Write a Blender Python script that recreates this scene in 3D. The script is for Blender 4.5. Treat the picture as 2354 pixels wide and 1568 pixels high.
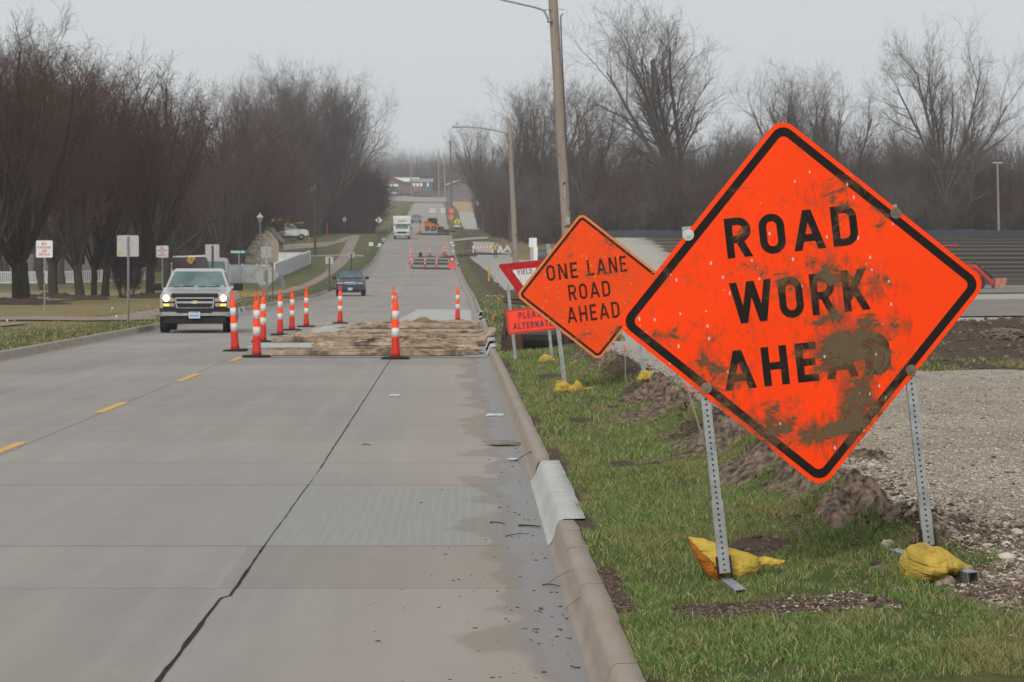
import bpy, math, random
import numpy as np
from mathutils import Vector, Matrix
R = math.radians
random.seed(7)
rng = np.random.default_rng(7)
for o in list(bpy.data.objects): bpy.data.objects.remove(o)
scene = bpy.context.scene
COL = scene.collection

# ------------------------------------------------------------------ camera, sky, sun, exposure
FPX, CW, CH, HOR, CAMZ = 7500.0, 2354.0, 1568.0, 608.0, 1.65
PITCH = math.atan((CH/2-HOR)/FPX)
cam = bpy.data.cameras.new('camera'); camo = bpy.data.objects.new('camera', cam); COL.objects.link(camo)
cam.sensor_width = 36; cam.lens = FPX/CW*36
cam.clip_start = 0.5; cam.clip_end = 6000
camo.location = (0, 0, CAMZ); camo.rotation_euler = (R(90)-PITCH, 0, 0)
cam.dof.use_dof = True; cam.dof.focus_distance = 15.6; cam.dof.aperture_fstop = 20
scene.camera = camo
SUN_EL, SUN_AZ = 29, 195      # azimuth clockwise from +Y: behind the camera, a little to the left
world = bpy.data.worlds.new('World'); scene.world = world; world.use_nodes = True
wn = world.node_tree; bg = wn.nodes['Background']
sky = wn.nodes.new('ShaderNodeTexSky'); sky.sky_type = 'NISHITA'; sky.sun_disc = False
sky.sun_elevation = R(SUN_EL); sky.sun_rotation = R(SUN_AZ); sky.air_density = 1.0; sky.dust_density = 4.0
mx = wn.nodes.new('ShaderNodeMix'); mx.data_type = 'RGBA'; mx.inputs[0].default_value = 0.93   # closed cloud deck
mx.inputs[7].default_value = (6.75, 7.05, 7.3, 1)
cn_ = wn.nodes.new('ShaderNodeTexNoise'); cn_.inputs['Scale'].default_value = 2.2; cn_.inputs['Detail'].default_value = 4; tcw = wn.nodes.new('ShaderNodeTexCoord'); mpw = wn.nodes.new('ShaderNodeMapping'); mpw.inputs[3].default_value = (1, 1, 5)
wn.links.new(tcw.outputs['Generated'], mpw.inputs[0]); wn.links.new(mpw.outputs[0], cn_.inputs['Vector']); cr_ = wn.nodes.new('ShaderNodeMix'); cr_.data_type = 'RGBA'; cr_.inputs[6].default_value = (6.35, 6.65, 6.95, 1); cr_.inputs[7].default_value = (7.1, 7.4, 7.6, 1)
wn.links.new(cn_.outputs[0], cr_.inputs[0]); wn.links.new(cr_.outputs[2], mx.inputs[7])
wn.links.new(sky.outputs[0], mx.inputs[6]); wn.links.new(mx.outputs[2], bg.inputs[0]); bg.inputs[1].default_value = 0.1
sun = bpy.data.lights.new('sun', 'SUN'); suno = bpy.data.objects.new('sun', sun); COL.objects.link(suno)
sun.energy = 1.95; sun.angle = R(22); sun.color = (1, .95, .87)
sd = Vector((math.sin(R(SUN_AZ))*math.cos(R(SUN_EL)), math.cos(R(SUN_AZ))*math.cos(R(SUN_EL)), math.sin(R(SUN_EL))))
suno.rotation_euler = sd.to_track_quat('Z', 'Y').to_euler(); suno.location = (0, -20, 40)
scene.view_settings.view_transform = 'Standard'; scene.view_settings.look = 'None'
scene.view_settings.exposure = 0.0; scene.view_settings.gamma = 1
scene.cycles.max_bounces = 6; scene.cycles.diffuse_bounces = 3; scene.cycles.glossy_bounces = 3
scene.cycles.transparent_max_bounces = 8; scene.cycles.volume_bounces = 3

# ------------------------------------------------------------------ naming helpers
def tag(o, label=None, cat=None, group=None, kind=None):
    if label: o['label'] = label
    if cat: o['category'] = cat
    if group: o['group'] = group
    if kind: o['kind'] = kind
    return o
def thing(name, label, cat, loc=(0,0,0), rot=(0,0,0), group=None):
    o = bpy.data.objects.new(name, None); COL.objects.link(o); o.empty_display_size = .2
    o.location = loc; o.rotation_euler = rot
    return tag(o, label, cat, group)
def kids(o): return [c for c in list(COL.objects) if c.parent == o]
def dup(root, loc, rot=None, scale=None, label=None, group=None, tree=None):
    r = root.copy(); COL.objects.link(r); r.location = loc
    if rot is not None: r.rotation_euler = rot
    if scale is not None: r.scale = scale if hasattr(scale, '__len__') else (scale,)*3
    if label: r['label'] = label
    if group: r['group'] = group
    for ch in (tree if tree is not None else kids(root)):
        c = ch.copy(); COL.objects.link(c); c.parent = r
        if tree is None:
            for g in kids(ch):
                d = g.copy(); COL.objects.link(d); d.parent = c
    return r
def np_mesh(name, V, F, uv=None, smooth=False):
    """F: list of int arrays (n,3) or (n,4)"""
    me = bpy.data.meshes.new(name); V = np.asarray(V, dtype=np.float32).reshape(-1, 3)
    F = [np.asarray(f, dtype=np.int32) for f in F if len(f)]
    me.vertices.add(len(V)); me.vertices.foreach_set('co', V.ravel())
    nl = sum(f.size for f in F); npol = sum(len(f) for f in F)
    me.loops.add(nl); me.polygons.add(npol)
    me.loops.foreach_set('vertex_index', np.concatenate([f.ravel() for f in F]))
    tot = np.concatenate([np.full(len(f), f.shape[1], dtype=np.int32) for f in F])
    st = np.concatenate([[0], np.cumsum(tot)[:-1]]).astype(np.int32)
    me.polygons.foreach_set('loop_start', st); me.polygons.foreach_set('loop_total', tot)
    if smooth: me.polygons.foreach_set('use_smooth', np.ones(npol, dtype=bool))
    if uv is not None:
        l = me.uv_layers.new(name='UVMap'); idx = np.concatenate([f.ravel() for f in F])
        l.data.foreach_set('uv', np.asarray(uv, dtype=np.float32)[idx].ravel())
    me.update(calc_edges=True); return me
def link(name, me, m=None, parent=None, loc=None):
    o = bpy.data.objects.new(name, me); COL.objects.link(o)
    if m is not None: me.materials.clear(); me.materials.append(m)
    if parent is not None: o.parent = parent
    if loc is not None: o.location = loc
    return o
class MB:
    """collects shapes and links them as ONE mesh object"""
    def __init__(s): s.v = []; s.f = []
    def add(s, vs, fs):
        n = len(s.v); s.v += [tuple(v) for v in vs]; s.f += [tuple(i+n for i in f) for f in fs]; return s
    def box(s, c, d, rot=None, taper=1.0):
        x, y, z = d[0]/2, d[1]/2, d[2]/2
        vs = [Vector((i*x*(taper if k > 0 else 1), j*y*(taper if k > 0 else 1), k*z)) for k in (-1, 1) for i, j in ((-1,-1),(1,-1),(1,1),(-1,1))]
        if rot is not None: vs = [rot @ v for v in vs]
        vs = [v+Vector(c) for v in vs]
        return s.add(vs, [(0,3,2,1),(4,5,6,7),(0,1,5,4),(1,2,6,5),(2,3,7,6),(3,0,4,7)])
    def bbox(s, x0, x1, y0, y1, z0, z1): return s.box(((x0+x1)/2,(y0+y1)/2,(z0+z1)/2), (x1-x0,y1-y0,z1-z0))
    def tube(s, pts, rad, n=8, caps=True, squash=None):
        pts = [Vector(p) for p in pts]
        if not hasattr(rad, '__len__'): rad = [rad]*len(pts)
        base = len(s.v); up = None
        for i, p in enumerate(pts):
            t = (pts[min(i+1, len(pts)-1)]-pts[max(i-1, 0)]).normalized()
            if up is None:
                a = Vector((0,0,1)) if abs(t.z) < .9 else Vector((1,0,0)); up = a.cross(t).normalized()
            else: up = (up-t*up.dot(t)).normalized()
            w = t.cross(up)
            for k in range(n):
                a = 2*math.pi*k/n
                s.v.append(tuple(p+(up*math.cos(a)+w*math.sin(a)*(squash or 1))*rad[i]))
        for i in range(len(pts)-1):
            for k in range(n):
                a = base+i*n+k; b = base+i*n+(k+1) % n
                s.f.append((a, b, b+n, a+n))
        if caps:
            s.f.append(tuple(base+k for k in reversed(range(n)))); s.f.append(tuple(base+(len(pts)-1)*n+k for k in range(n)))
        return s
    def lathe(s, prof, n=16, axis='z', c=(0,0,0)):
        base = len(s.v)
        for r, h in prof:
            for k in range(n):
                a = 2*math.pi*k/n; x, y = r*math.cos(a), r*math.sin(a)
                p = (x, y, h) if axis == 'z' else ((h, x, y) if axis == 'x' else (x, h, y))
                s.v.append((p[0]+c[0], p[1]+c[1], p[2]+c[2]))
        for i in range(len(prof)-1):
            for k in range(n):
                a = base+i*n+k; b = base+i*n+(k+1) % n; s.f.append((a, b, b+n, a+n))
        s.f.append(tuple(base+k for k in reversed(range(n)))); s.f.append(tuple(base+(len(prof)-1)*n+k for k in range(n)))
        return s
    def prism(s, poly, y0, y1):      # poly in xz, extruded along y
        n = len(poly)
        vs = [(x, y0, z) for x, z in poly]+[(x, y1, z) for x, z in poly]
        return s.add(vs, [tuple(range(n)), tuple(reversed(range(n, 2*n)))]+[(i, i+n, (i+1) % n+n, (i+1) % n) for i in range(n)])
    def prismx(s, poly, x0, x1):     # poly in yz, extruded along x
        n = len(poly)
        vs = [(x0, y, z) for y, z in poly]+[(x1, y, z) for y, z in poly]
        return s.add(vs, [tuple(reversed(range(n))), tuple(range(n, 2*n))]+[(i, (i+1) % n, (i+1) % n+n, i+n) for i in range(n)])
    def loft(s, rings, cap=True):
        n = len(rings[0]); base = len(s.v)
        for r in rings: s.v += [tuple(p) for p in r]
        for i in range(len(rings)-1):
            for k in range(n):
                a = base+i*n+k; b = base+i*n+(k+1) % n; s.f.append((a, b, b+n, a+n))
        if cap: s.f.append(tuple(base+k for k in reversed(range(n)))); s.f.append(tuple(base+(len(rings)-1)*n+k for k in range(n)))
        return s
    def build(s, name, m, parent=None, loc=None, smooth=False, bevel=0, bseg=2):
        me = bpy.data.meshes.new(name); me.from_pydata(s.v, [], s.f)
        if smooth: me.polygons.foreach_set('use_smooth', [True]*len(me.polygons))
        me.update(); o = link(name, me, m, parent, loc)
        if bevel:
            b = o.modifiers.new('bevel', 'BEVEL'); b.width = bevel; b.segments = bseg; b.limit_method = 'ANGLE'; b.angle_limit = R(35)
        return o

# ------------------------------------------------------------------ numpy noise
_tab = rng.random((256, 256)).astype(np.float32)
def vnoise(x, y):
    xi = np.floor(x).astype(int); yi = np.floor(y).astype(int); fx = x-xi; fy = y-yi
    fx = fx*fx*(3-2*fx); fy = fy*fy*(3-2*fy)
    a = _tab[xi & 255, yi & 255]; b = _tab[(xi+1) & 255, yi & 255]; c = _tab[xi & 255, (yi+1) & 255]; d = _tab[(xi+1) & 255, (yi+1) & 255]
    return a*(1-fx)*(1-fy)+b*fx*(1-fy)+c*(1-fx)*fy+d*fx*fy
def fbm(x, y, o=4):
    s = 0; a = .5; t = 0
    for i in range(o): s = s+a*vnoise(x*2**i+17.3*i, y*2**i-9.1*i); t += a; a *= .5
    return s/t
def sstep(a, b, x): t = np.clip((x-a)/(b-a), 0, 1); return t*t*(3-2*t)
def smooth_table(pts, sig=6.0):
    xs = np.arange(-20, 1400, 1.0); P = np.array(pts, dtype=float)
    ys = np.interp(xs, P[:, 0], P[:, 1])
    k = np.exp(-.5*(np.arange(-30, 31)/sig)**2); k /= k.sum()
    yp = np.pad(ys, 30, mode='edge'); ys2 = np.convolve(yp, k, 'valid')
    w = sstep(40, 90, xs); ys = ys*(1-w)+ys2*w
    return lambda q: np.interp(q, xs, ys)

# ------------------------------------------------------------------ lie of the land
roadz = smooth_table([(-20,0),(55,0),(64,-.04),(82,-.13),(100,-.19),(150,-.28),(205,-.40),(250,-.1),(300,.62),(357,1.8),(415,4.85),(500,6.7),(650,9.9),(940,19.2),(975,20.6),(1060,25.6),(1100,26.6),(1400,30)], 9)
XRt = smooth_table([(-20,.8),(0,.5),(13,.31),(19,.22),(26,.13),(32,.03),(49,-.27),(57,-.42),(103,-1.0),(153,-1.75),(200,-2.4),(227,-3.0),(288,-4.4),(325,-5.3),(357,-6.1),(410,-7.6),(625,-12.5),(940,-19.6),(1400,-30)], 9)
XLt = smooth_table([(-20,-8.2),(28,-8.4),(56,-8.75),(95,-10.0),(153,-11.3),(227,-12.7),(325,-14.6),(410,-16.0),(625,-20.8),(940,-28.5),(1400,-40)], 9)
zRt = smooth_table([(-20,.1),(100,.05),(150,0),(180,.3),(230,1.3),(310,4.0),(400,5.0),(600,8),(940,18.7),(975,20.4),(1060,25.6),(1400,30)], 9)
zLt = smooth_table([(-20,.05),(100,-.1),(205,-.38),(290,-.3),(340,.5),(420,3.4),(650,9),(940,18.7),(975,20.4),(1060,25.6),(1400,30)], 9)
def ubf(Y): return np.interp(Y, [10,15,19,29,39,60,400], [2.05,1.95,1.72,1.55,1.6,1.55,1.9])
def ground_z(X, Y):
    X = np.asarray(X, dtype=float); Y = np.asarray(Y, dtype=float)
    zr = roadz(Y); u = X-XRt(Y); v = XLt(Y)-X
    # right side
    kf = sstep(180, 260, Y); w = np.clip((u-(8-4*kf))/(22-11*kf), 0, 1); w = w*w*(3-2*w)
    r = zr*(1-w)+zRt(Y)*w
    near = 1-sstep(60, 130, Y)
    r = r+.15+.055*np.clip(u-.3, 0, 2.0)
    ub = ubf(Y); n = fbm(X*3.1, Y*1.3)*.7+fbm(X*11, Y*6, 3)*.3
    berm = np.exp(-((u-ub-.25*(fbm(X*0+3.3, Y*.35)-.5))/.26)**2)
    r = r+near*berm*np.clip((n-.36)*.75, 0, .22)*sstep(14.6, 17, Y)
    r = r+near*sstep(.5, 1.0, u)*(fbm(X*9, Y*5, 3)-.5)*.035
    md = sstep(43, 58, Y)*(1-sstep(62, 80, Y))*sstep(4.6, 6.6, X-.9*(fbm(X*0+.5, Y*.2)-.5))
    r = r+md*(.02+.40*fbm(X*.8, Y*.6)+.22*(fbm(X*2.2, Y*1.2, 4)-.3))
    fld = sstep(14, 20, X)*sstep(168, 182, Y)*(1-sstep(306, 316, Y))
    r = r+fld*.03*np.sin(Y*2*math.pi/11)
    # left side
    wl = sstep(9, 26, v)
    l = zr*(1-wl)+zLt(Y)*wl+.15+.05*np.clip(v-.3, 0, 3)
    return np.where(u > 0, r, np.where(v > 0, l, zr))
def gz(X, Y): return float(ground_z(X, Y))
def P(x, y, Y):
    dx = (x-CW/2)/FPX; dy = -(y-CH/2)/FPX; t = Y/(math.cos(PITCH)+dy*math.sin(PITCH))
    return Vector((dx*t, Y, CAMZ+t*(-math.sin(PITCH)+dy*math.cos(PITCH))))
_Ys = np.exp(np.linspace(math.log(9), math.log(1300), 6000))
def G(x, y, road=False):
    """first point of the land seen at a picture point"""
    dx = (x-CW/2)/FPX; dy = -(y-CH/2)/FPX; t = _Ys/(math.cos(PITCH)+dy*math.sin(PITCH))
    X = dx*t; Z = CAMZ+t*(-math.sin(PITCH)+dy*math.cos(PITCH))
    g = roadz(_Ys) if road else ground_z(X, _Ys)
    i = np.argmax(Z <= g)
    if not (Z <= g).any(): i = len(_Ys)-1
    return Vector((X[i], _Ys[i], g[i]))
def S(Y): return FPX/Y          # picture units per metre at that distance
def onground(x, Y, dz=0):
    X = (x-CW/2)/FPX*Y; return Vector((X, Y, gz(X, Y)+dz))
def c3(x, y): return ((850+x/5.227)*.9054, (400+y/5.227)*.9054)
def c8(x, y): return ((940+x/7.84)*.9054, (400+y/7.84)*.9054)
def c2(x, y): return ((550+x/5.227)*.9054, (500+y/5.227)*.9054)

# ------------------------------------------------------------------ materials
class NT:
    def __init__(s, name):
        s.m = bpy.data.materials.new(name); s.m.use_nodes = True; s.t = s.m.node_tree; s.b = s.t.nodes['Principled BSDF']; s.n = s.t.nodes
    def new(s, t, **k):
        n = s.n.new(t)
        for a, b in k.items(): setattr(n, a, b)
        return n
    def put(s, sock, v):
        if isinstance(v, bpy.types.NodeSocket): s.t.links.new(v, sock)
        elif isinstance(v, tuple) and len(v) == 3 and sock.type == 'RGBA': sock.default_value = (*v, 1)
        else: sock.default_value = v
    def mix(s, f, a, b, bt='MIX'):
        n = s.new('ShaderNodeMix', data_type='RGBA', blend_type=bt); s.put(n.inputs[0], f); s.put(n.inputs[6], a); s.put(n.inputs[7], b); return n.outputs[2]
    def math(s, op, a, b=0.0, c=0.0, clamp=False):
        n = s.new('ShaderNodeMath', operation=op, use_clamp=clamp); s.put(n.inputs[0], a); s.put(n.inputs[1], b); s.put(n.inputs[2], c); return n.outputs[0]
    def coord(s, w='Object'): return s.new('ShaderNodeTexCoord').outputs[w]
    def scale(s, v, sc):
        n = s.new('ShaderNodeMapping'); s.put(n.inputs[0], v); n.inputs[3].default_value = sc; return n.outputs[0]
    def noise(s, v, sc, det=4, rough=.55, dist=0):
        n = s.new('ShaderNodeTexNoise'); s.put(n.inputs['Vector'], v); n.inputs['Scale'].default_value = sc; n.inputs['Detail'].default_value = det
        n.inputs['Roughness'].default_value = rough; n.inputs['Distortion'].default_value = dist; return n.outputs[0]
    def ramp(s, f, a, b, va=0.0, vb=1.0):
        n = s.new('ShaderNodeMapRange'); n.clamp = True; s.put(n.inputs[0], f); n.inputs[1].default_value = a; n.inputs[2].default_value = b
        n.inputs[3].default_value = va; n.inputs[4].default_value = vb; return n.outputs[0]
    def bump(s, h, d=.01, st=1.0):
        n = s.new('ShaderNodeBump'); s.put(n.inputs['Height'], h); n.inputs['Distance'].default_value = d; n.inputs['Strength'].default_value = st
        s.t.links.new(n.outputs[0], s.b.inputs['Normal']); return n
    def sep(s, v): n = s.new('ShaderNodeSeparateXYZ'); s.put(n.inputs[0], v); return n.outputs
    def base(s, c, rough=.7, metal=0.0, spec=None):
        s.put(s.b.inputs['Base Color'], c); s.put(s.b.inputs['Roughness'], rough); s.put(s.b.inputs['Metallic'], metal)
        if spec is None and isinstance(rough, (int, float)) and rough >= .8: spec = .06      # rough soil, bark and grass have no sheen
        if spec is not None: s.b.inputs['Specular IOR Level'].default_value = spec
        return s.m
def mat(name, c1, c2=None, sc=8, rough=.7, metal=0.0, bump=0, bsc=None, stretch=(1,1,1), det=4, lo=.35, hi=.65, spec=None, coord='Object'):
    k = NT(name)
    if c2 is None: c2 = tuple(x*.8 for x in c1)
    v = k.scale(k.coord(coord), stretch)
    f = k.ramp(k.noise(v, sc, det), lo, hi)
    if bump: k.bump(k.noise(v, bsc or sc*3, 4), bump)
    return k.base(k.mix(f, c1, c2), rough, metal, spec)
def emis(name, col, st):
    k = NT(name); k.put(k.b.inputs['Emission Color'], col); k.b.inputs['Emission Strength'].default_value = st
    return k.base(col, .3)
M = {}
M['galv'] = mat('galvanised', (.40,.42,.43), (.26,.28,.29), 14, .45, .75, .0006, 60)
M['rust'] = mat('rusty_steel', (.09,.045,.03), (.03,.022,.02), 20, .85, .2, .001, 60)
M['steel'] = mat('grey_steel', (.26,.27,.28), (.18,.19,.2), 10, .5, .5)
M['black'] = mat('black_plastic', (.008,.008,.009), (.014,.014,.015), 6, .5, spec=.25)
M['rubber'] = mat('rubber', (.018,.018,.02), (.04,.038,.035), 9, .8, bump=.001)
M['white'] = mat('white_paint', (.72,.73,.74), (.60,.61,.62), 3, .45)
M['dirtywhite'] = mat('worn_white', (.62,.62,.60), (.42,.41,.38), 4, .6)
M['chrome'] = mat('chrome', (.72,.73,.75), (.6,.61,.63), 4, .25, .45)
M['signback'] = mat('bare_aluminium', (.42,.42,.40), (.34,.34,.33), 5, .5, .3)
M['darksteel'] = mat('dark_post', (.035,.04,.045), (.06,.06,.06), 6, .6)
M['yellow'] = mat('yellow_paint', (.62,.38,.02), (.5,.28,.02), 6, .6)
M['red'] = mat('red_paint', (.5,.035,.02), (.36,.02,.015), 4, .4)
M['orangepaint'] = mat('orange_paint', (.62,.2,.03), (.45,.14,.03), 4, .5)
M['concrete_new'] = mat('fresh_concrete', (.50,.50,.46), (.40,.40,.37), 3, .85, bump=.002, bsc=60)
M['flag_orange'] = mat('orange_flag', (.9,.09,.03), (.7,.07,.03), 6, .6)
M['flag_white'] = mat('white_flag', (.8,.8,.72), (.7,.7,.6), 6, .6)
M['yellowtape'] = mat('yellow_tape', (.75,.5,.04), (.6,.38,.04), 6, .5)

# weathered utility wood
def wood_mat(name, c1, c2, knots=True):
    k = NT(name); co = k.coord(); g = k.noise(k.scale(co, (14,14,.6)), 1.6, 6, .65)
    col = k.mix(k.ramp(g, .3, .7), c1, c2)
    if knots:
        kn = k.noise(k.scale(co, (3,3,2.2)), 2.2, 1); col = k.mix(k.ramp(kn, .70, .74), col, (.05,.035,.028))
    k.bump(g, .01); return k.base(col, .9)
M['polewood'] = wood_mat('weathered_pole', (.33,.28,.235), (.2,.165,.14))
M['bark'] = wood_mat('bark', (.075,.062,.05), (.028,.024,.019), False)
M['bark_grey'] = wood_mat('grey_bark', (.115,.10,.09), (.06,.052,.046), False)
M['twig_dark'] = mat('dark_twigs', (.062,.040,.032), (.11,.072,.058), .5, .9)
M['twig_red'] = mat('reddish_twigs', (.10,.05,.043), (.06,.034,.03), .5, .9)
M['twig_grey'] = mat('grey_twigs', (.14,.112,.094), (.09,.072,.062), .5, .9)
M['twig_tan'] = mat('tan_twigs', (.17,.14,.118), (.105,.087,.075), .5, .9)

# concrete carriageway, features laid out in the road's own frame (u = metres from right kerb, v = metres along)
def road_material():
    k = NT('old_concrete'); uv = k.coord('UV'); s_ = k.sep(uv); u, v = s_[0], s_[1]; co = k.coord()
    big = k.noise(k.scale(uv, (.5,.12,1)), 1.3, 5, .6); mid = k.noise(k.scale(uv, (1.6,.5,1)), 2.2, 5, .62); fine = k.noise(co, 110, 3)
    c = k.mix(k.ramp(big, .36, .64), (.335,.295,.258), (.275,.25,.228))
    c = k.mix(k.ramp(mid, .4, .75, 0, .45), c, (.35,.315,.275))
    c = k.mix(k.ramp(fine, .3, .75, 0, .5), c, (.19,.18,.17)); stk = k.noise(k.scale(uv, (2.6,.07,1)), 1.6, 4, .6); c = k.mix(k.ramp(stk, .45, .7, 0, .35), c, (.37,.34,.31)); spk = k.noise(co, 45, 2); c = k.mix(k.ramp(spk, .68, .74, 0, .5), c, (.12,.105,.095))
    # warm tan wheel side near the gutter
    c = k.mix(k.math('MULTIPLY', k.ramp(u, -1.5, -.6), .5), c, (.36,.30,.245))
    # long bays differ a little in tone
    vor = k.new('ShaderNodeTexWhiteNoise', noise_dimensions='2D'); fl = k.new('ShaderNodeCombineXYZ')
    k.put(fl.inputs[0], k.math('FLOOR', k.math('DIVIDE', k.math('ADD', v, 1.8), 4.6))); k.put(fl.inputs[1], k.math('FLOOR', k.math('DIVIDE', k.math('ADD', u, 20), 4.56)))
    k.put(vor.inputs['Vector'], fl.outputs[0]); c = k.mix(.045, c, vor.outputs['Value'])
    # repaired bay
    wob = k.math('MULTIPLY', k.math('SUBTRACT', k.noise(uv, 3, 3), .5), .06)
    vv = k.math('ADD', v, wob)
    far = k.math('MULTIPLY_ADD', k.math('LESS_THAN', u, -1.78), 2.7, 24.4)
    patch = k.math('MULTIPLY', k.math('GREATER_THAN', vv, 19.1), k.math('LESS_THAN', vv, far))
    w = k.new('ShaderNodeTexWave', wave_type='BANDS', bands_direction='X'); k.put(w.inputs[0], uv); w.inputs['Scale'].default_value = 5; w.inputs['Distortion'].default_value = 3.5
    w.inputs['Detail'].default_value = 5; w.inputs['Detail Scale'].default_value = .35
    st = k.noise(k.scale(uv, (30,1.0,1)), 1, 4, .7, .4)
    pc = k.mix(k.ramp(st, .30, .75), (.315,.305,.275), (.275,.268,.248))
    pc = k.mix(k.math('MULTIPLY', k.ramp(w.outputs[0], .8, 1), k.ramp(u, -2, -1, 0, .16)), pc, (.46,.45,.42))
    pc = k.mix(k.math('MULTIPLY', k.math('LESS_THAN', u, -1.78), .6), pc, c); c = k.mix(patch, c, pc)
    # joints
    def line(x, at, wd): return k.math('LESS_THAN', k.math('ABSOLUTE', k.math('SUBTRACT', x, at)), wd)
    lines = None
    for at, wd in ((19.1,.022),(24.4,.02),(27.1,.018),(16.6,.01),(33.6,.016),(38.2,.016),(42.8,.018),(47.4,.018),(52.0,.02)):
        l = line(vv, at, wd); lines = l if lines is None else k.math('MAXIMUM', lines, l)
    lc = line(k.math('ADD', u, k.math('MULTIPLY', k.noise(k.scale(uv, (1,.4,1)), 2, 3), .03)), -4.5, .009)
    far2 = k.math('LESS_THAN', k.math('FRACT', k.math('DIVIDE', v, 5.2)), .009); far2 = k.math('MULTIPLY', far2, k.math('GREATER_THAN', v, 90))
    lines = k.math('MAXIMUM', k.math('MAXIMUM', lines, lc), far2)
    c = k.mix(k.math('MULTIPLY', lines, .62), c, (.07,.062,.055))
    # damp gutter, its edge wandering
    gn = k.math('MULTIPLY', k.math('SUBTRACT', k.noise(k.scale(uv, (1.1,.5,1)), 1.3, 3, .5, .3), .5), 1.2)
    g = k.ramp(k.math('ADD', u, gn), -.44, -.36); g2 = k.ramp(k.math('ADD', u, k.math('MULTIPLY', gn, .35)), -.30, -.16)
    c = k.mix(k.math('MULTIPLY', g, .40), c, (.185,.155,.12)); c = k.mix(k.math('MULTIPLY', g2, .75), c, (.19,.185,.185))
    # mud beside left kerb and around the works
    lm = k.math('MULTIPLY', k.ramp(k.math('ADD', u, k.math('MULTIPLY', gn, .6)), -8.6, -8.2, 1, 0), .35); c = k.mix(lm, c, (.16,.15,.14))
    cr = k.noise(k.scale(uv, (1.1,.35,1)), 3.1, 6, .75); c = k.mix(k.math('MULTIPLY', k.ramp(cr, .62, .72), .25), c, (.40,.385,.36))
    k.bump(k.noise(co, 90, 4, .7), .004, .5)
    rgh = k.mix(g2, (.85,.85,.85), (.42,.42,.42))
    return k.base(c, rgh, 0.0, .22)
M['road'] = road_material()
def ground_material():
    k = NT('turf_and_soil'); a = k.new('ShaderNodeAttribute', attribute_name='zone'); z = k.sep(a.outputs['Vector']); co = k.coord()
    b1 = k.noise(k.scale(co, (1,.45,1)), .9, 5, .6); b2 = k.noise(co, 7, 5, .7); b3 = k.noise(co, 60, 4, .7)
    gr = k.mix(k.ramp(b1, .38, .62), (.062,.098,.026), (.10,.12,.04)); gr = k.mix(k.ramp(b2, .42, .62, 0, .6), gr, (.17,.135,.07)); gr = k.mix(k.ramp(b3, .35, .7, 0, .6), gr, (.035,.035,.016))
    dry = k.mix(k.ramp(b1, .35, .68), (.30,.225,.115), (.20,.175,.08)); dry = k.mix(k.ramp(b2, .35, .7, 0, .35), dry, (.11,.10,.05))
    c = k.mix(a.outputs['Alpha'], gr, dry)
    dirt = k.mix(k.ramp(b2, .3, .7), (.06,.041,.030), (.145,.105,.078)); dirt = k.mix(k.ramp(b3, .45, .8), dirt, (.03,.022,.018))
    c = k.mix(k.ramp(k.math('ADD', z[0], k.math('MULTIPLY', k.math('SUBTRACT', b2, .5), .5)), .42, .56), c, dirt)
    vo = k.new('ShaderNodeTexVoronoi'); k.put(vo.inputs[0], k.scale(co, (1,1,1))); vo.inputs['Scale'].default_value = 75
    vo2 = k.new('ShaderNodeTexVoronoi'); k.put(vo2.inputs[0], co); vo2.inputs['Scale'].default_value = 24
    sc_ = k.sep(vo.outputs['Color']); gv = k.mix(sc_[0], (.30,.24,.18), (.62,.54,.44))
    gv = k.mix(k.ramp(k.sep(vo2.outputs['Color'])[1], .8, .95), gv, (.55,.52,.46))
    gv = k.mix(k.ramp(b1, .38, .60, 0, .65), gv, (.32,.25,.185)); gv = k.mix(k.ramp(k.noise(k.scale(co, (1.4,.35,1)), 2.5, 5, .7), .56, .68, 0, .5), gv, (.13,.10,.075))
    ysep = k.sep(co); gv = k.mix(k.ramp(ysep[1], 26, 60, 0, .65), gv, (.53,.51,.47))
    c = k.mix(k.ramp(k.math('ADD', z[1], k.math('MULTIPLY', k.math('SUBTRACT', b2, .5), .4)), .42, .58), c, gv)
    wv = k.new('ShaderNodeTexWave', wave_type='BANDS', bands_direction='Y'); k.put(wv.inputs[0], co); wv.inputs['Scale'].default_value = .0286; wv.inputs['Distortion'].default_value = 3.0; wv.inputs['Detail'].default_value = 4
    wv.inputs['Detail Scale'].default_value = .3
    fd = k.mix(k.ramp(wv.outputs[0], .42, .6), (.026,.020,.016), (.135,.105,.075)); fd = k.mix(k.ramp(ysep[1], 215, 180), fd, (.085,.06,.042))
    c = k.mix(z[2], c, fd)
    h = k.math('ADD', k.math('MULTIPLY', b3, .5), k.math('MULTIPLY', k.math('MULTIPLY', vo.outputs['Distance'], -1.2), z[1]))
    k.bump(h, .02, .8)
    return k.base(c, .95)
M['ground'] = ground_material()
def kerb_material(name, c1, c2, stain=(.12,.085,.06)):
    k = NT(name); co = k.coord(); n = k.noise(k.scale(co, (1,.4,1)), 3, 5, .65); f = k.noise(co, 120, 3)
    c = k.mix(k.ramp(n, .35, .65), c1, c2); c = k.mix(k.ramp(f, .35, .75, 0, .4), c, tuple(x*.55 for x in c1))
    c = k.mix(k.math('MULTIPLY', k.ramp(k.noise(k.scale(co, (2,.7,2)), 1.4, 6, .7, .6), .6, .68), .55), c, stain)
    ys_ = k.sep(co)[1]; jt = k.math('LESS_THAN', k.math('FRACT', k.math('DIVIDE', ys_, 3.05)), .005); c = k.mix(k.math('MULTIPLY', jt, .8), c, (.05,.04,.035)); k.bump(f, .003, .6); return k.base(c, .88)
M['kerb'] = kerb_material('old_kerb', (.40,.34,.285), (.33,.275,.225))
M['kerb_new'] = kerb_material('fresh_kerb', (.55,.56,.54), (.47,.47,.44), (.25,.24,.22))
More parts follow.
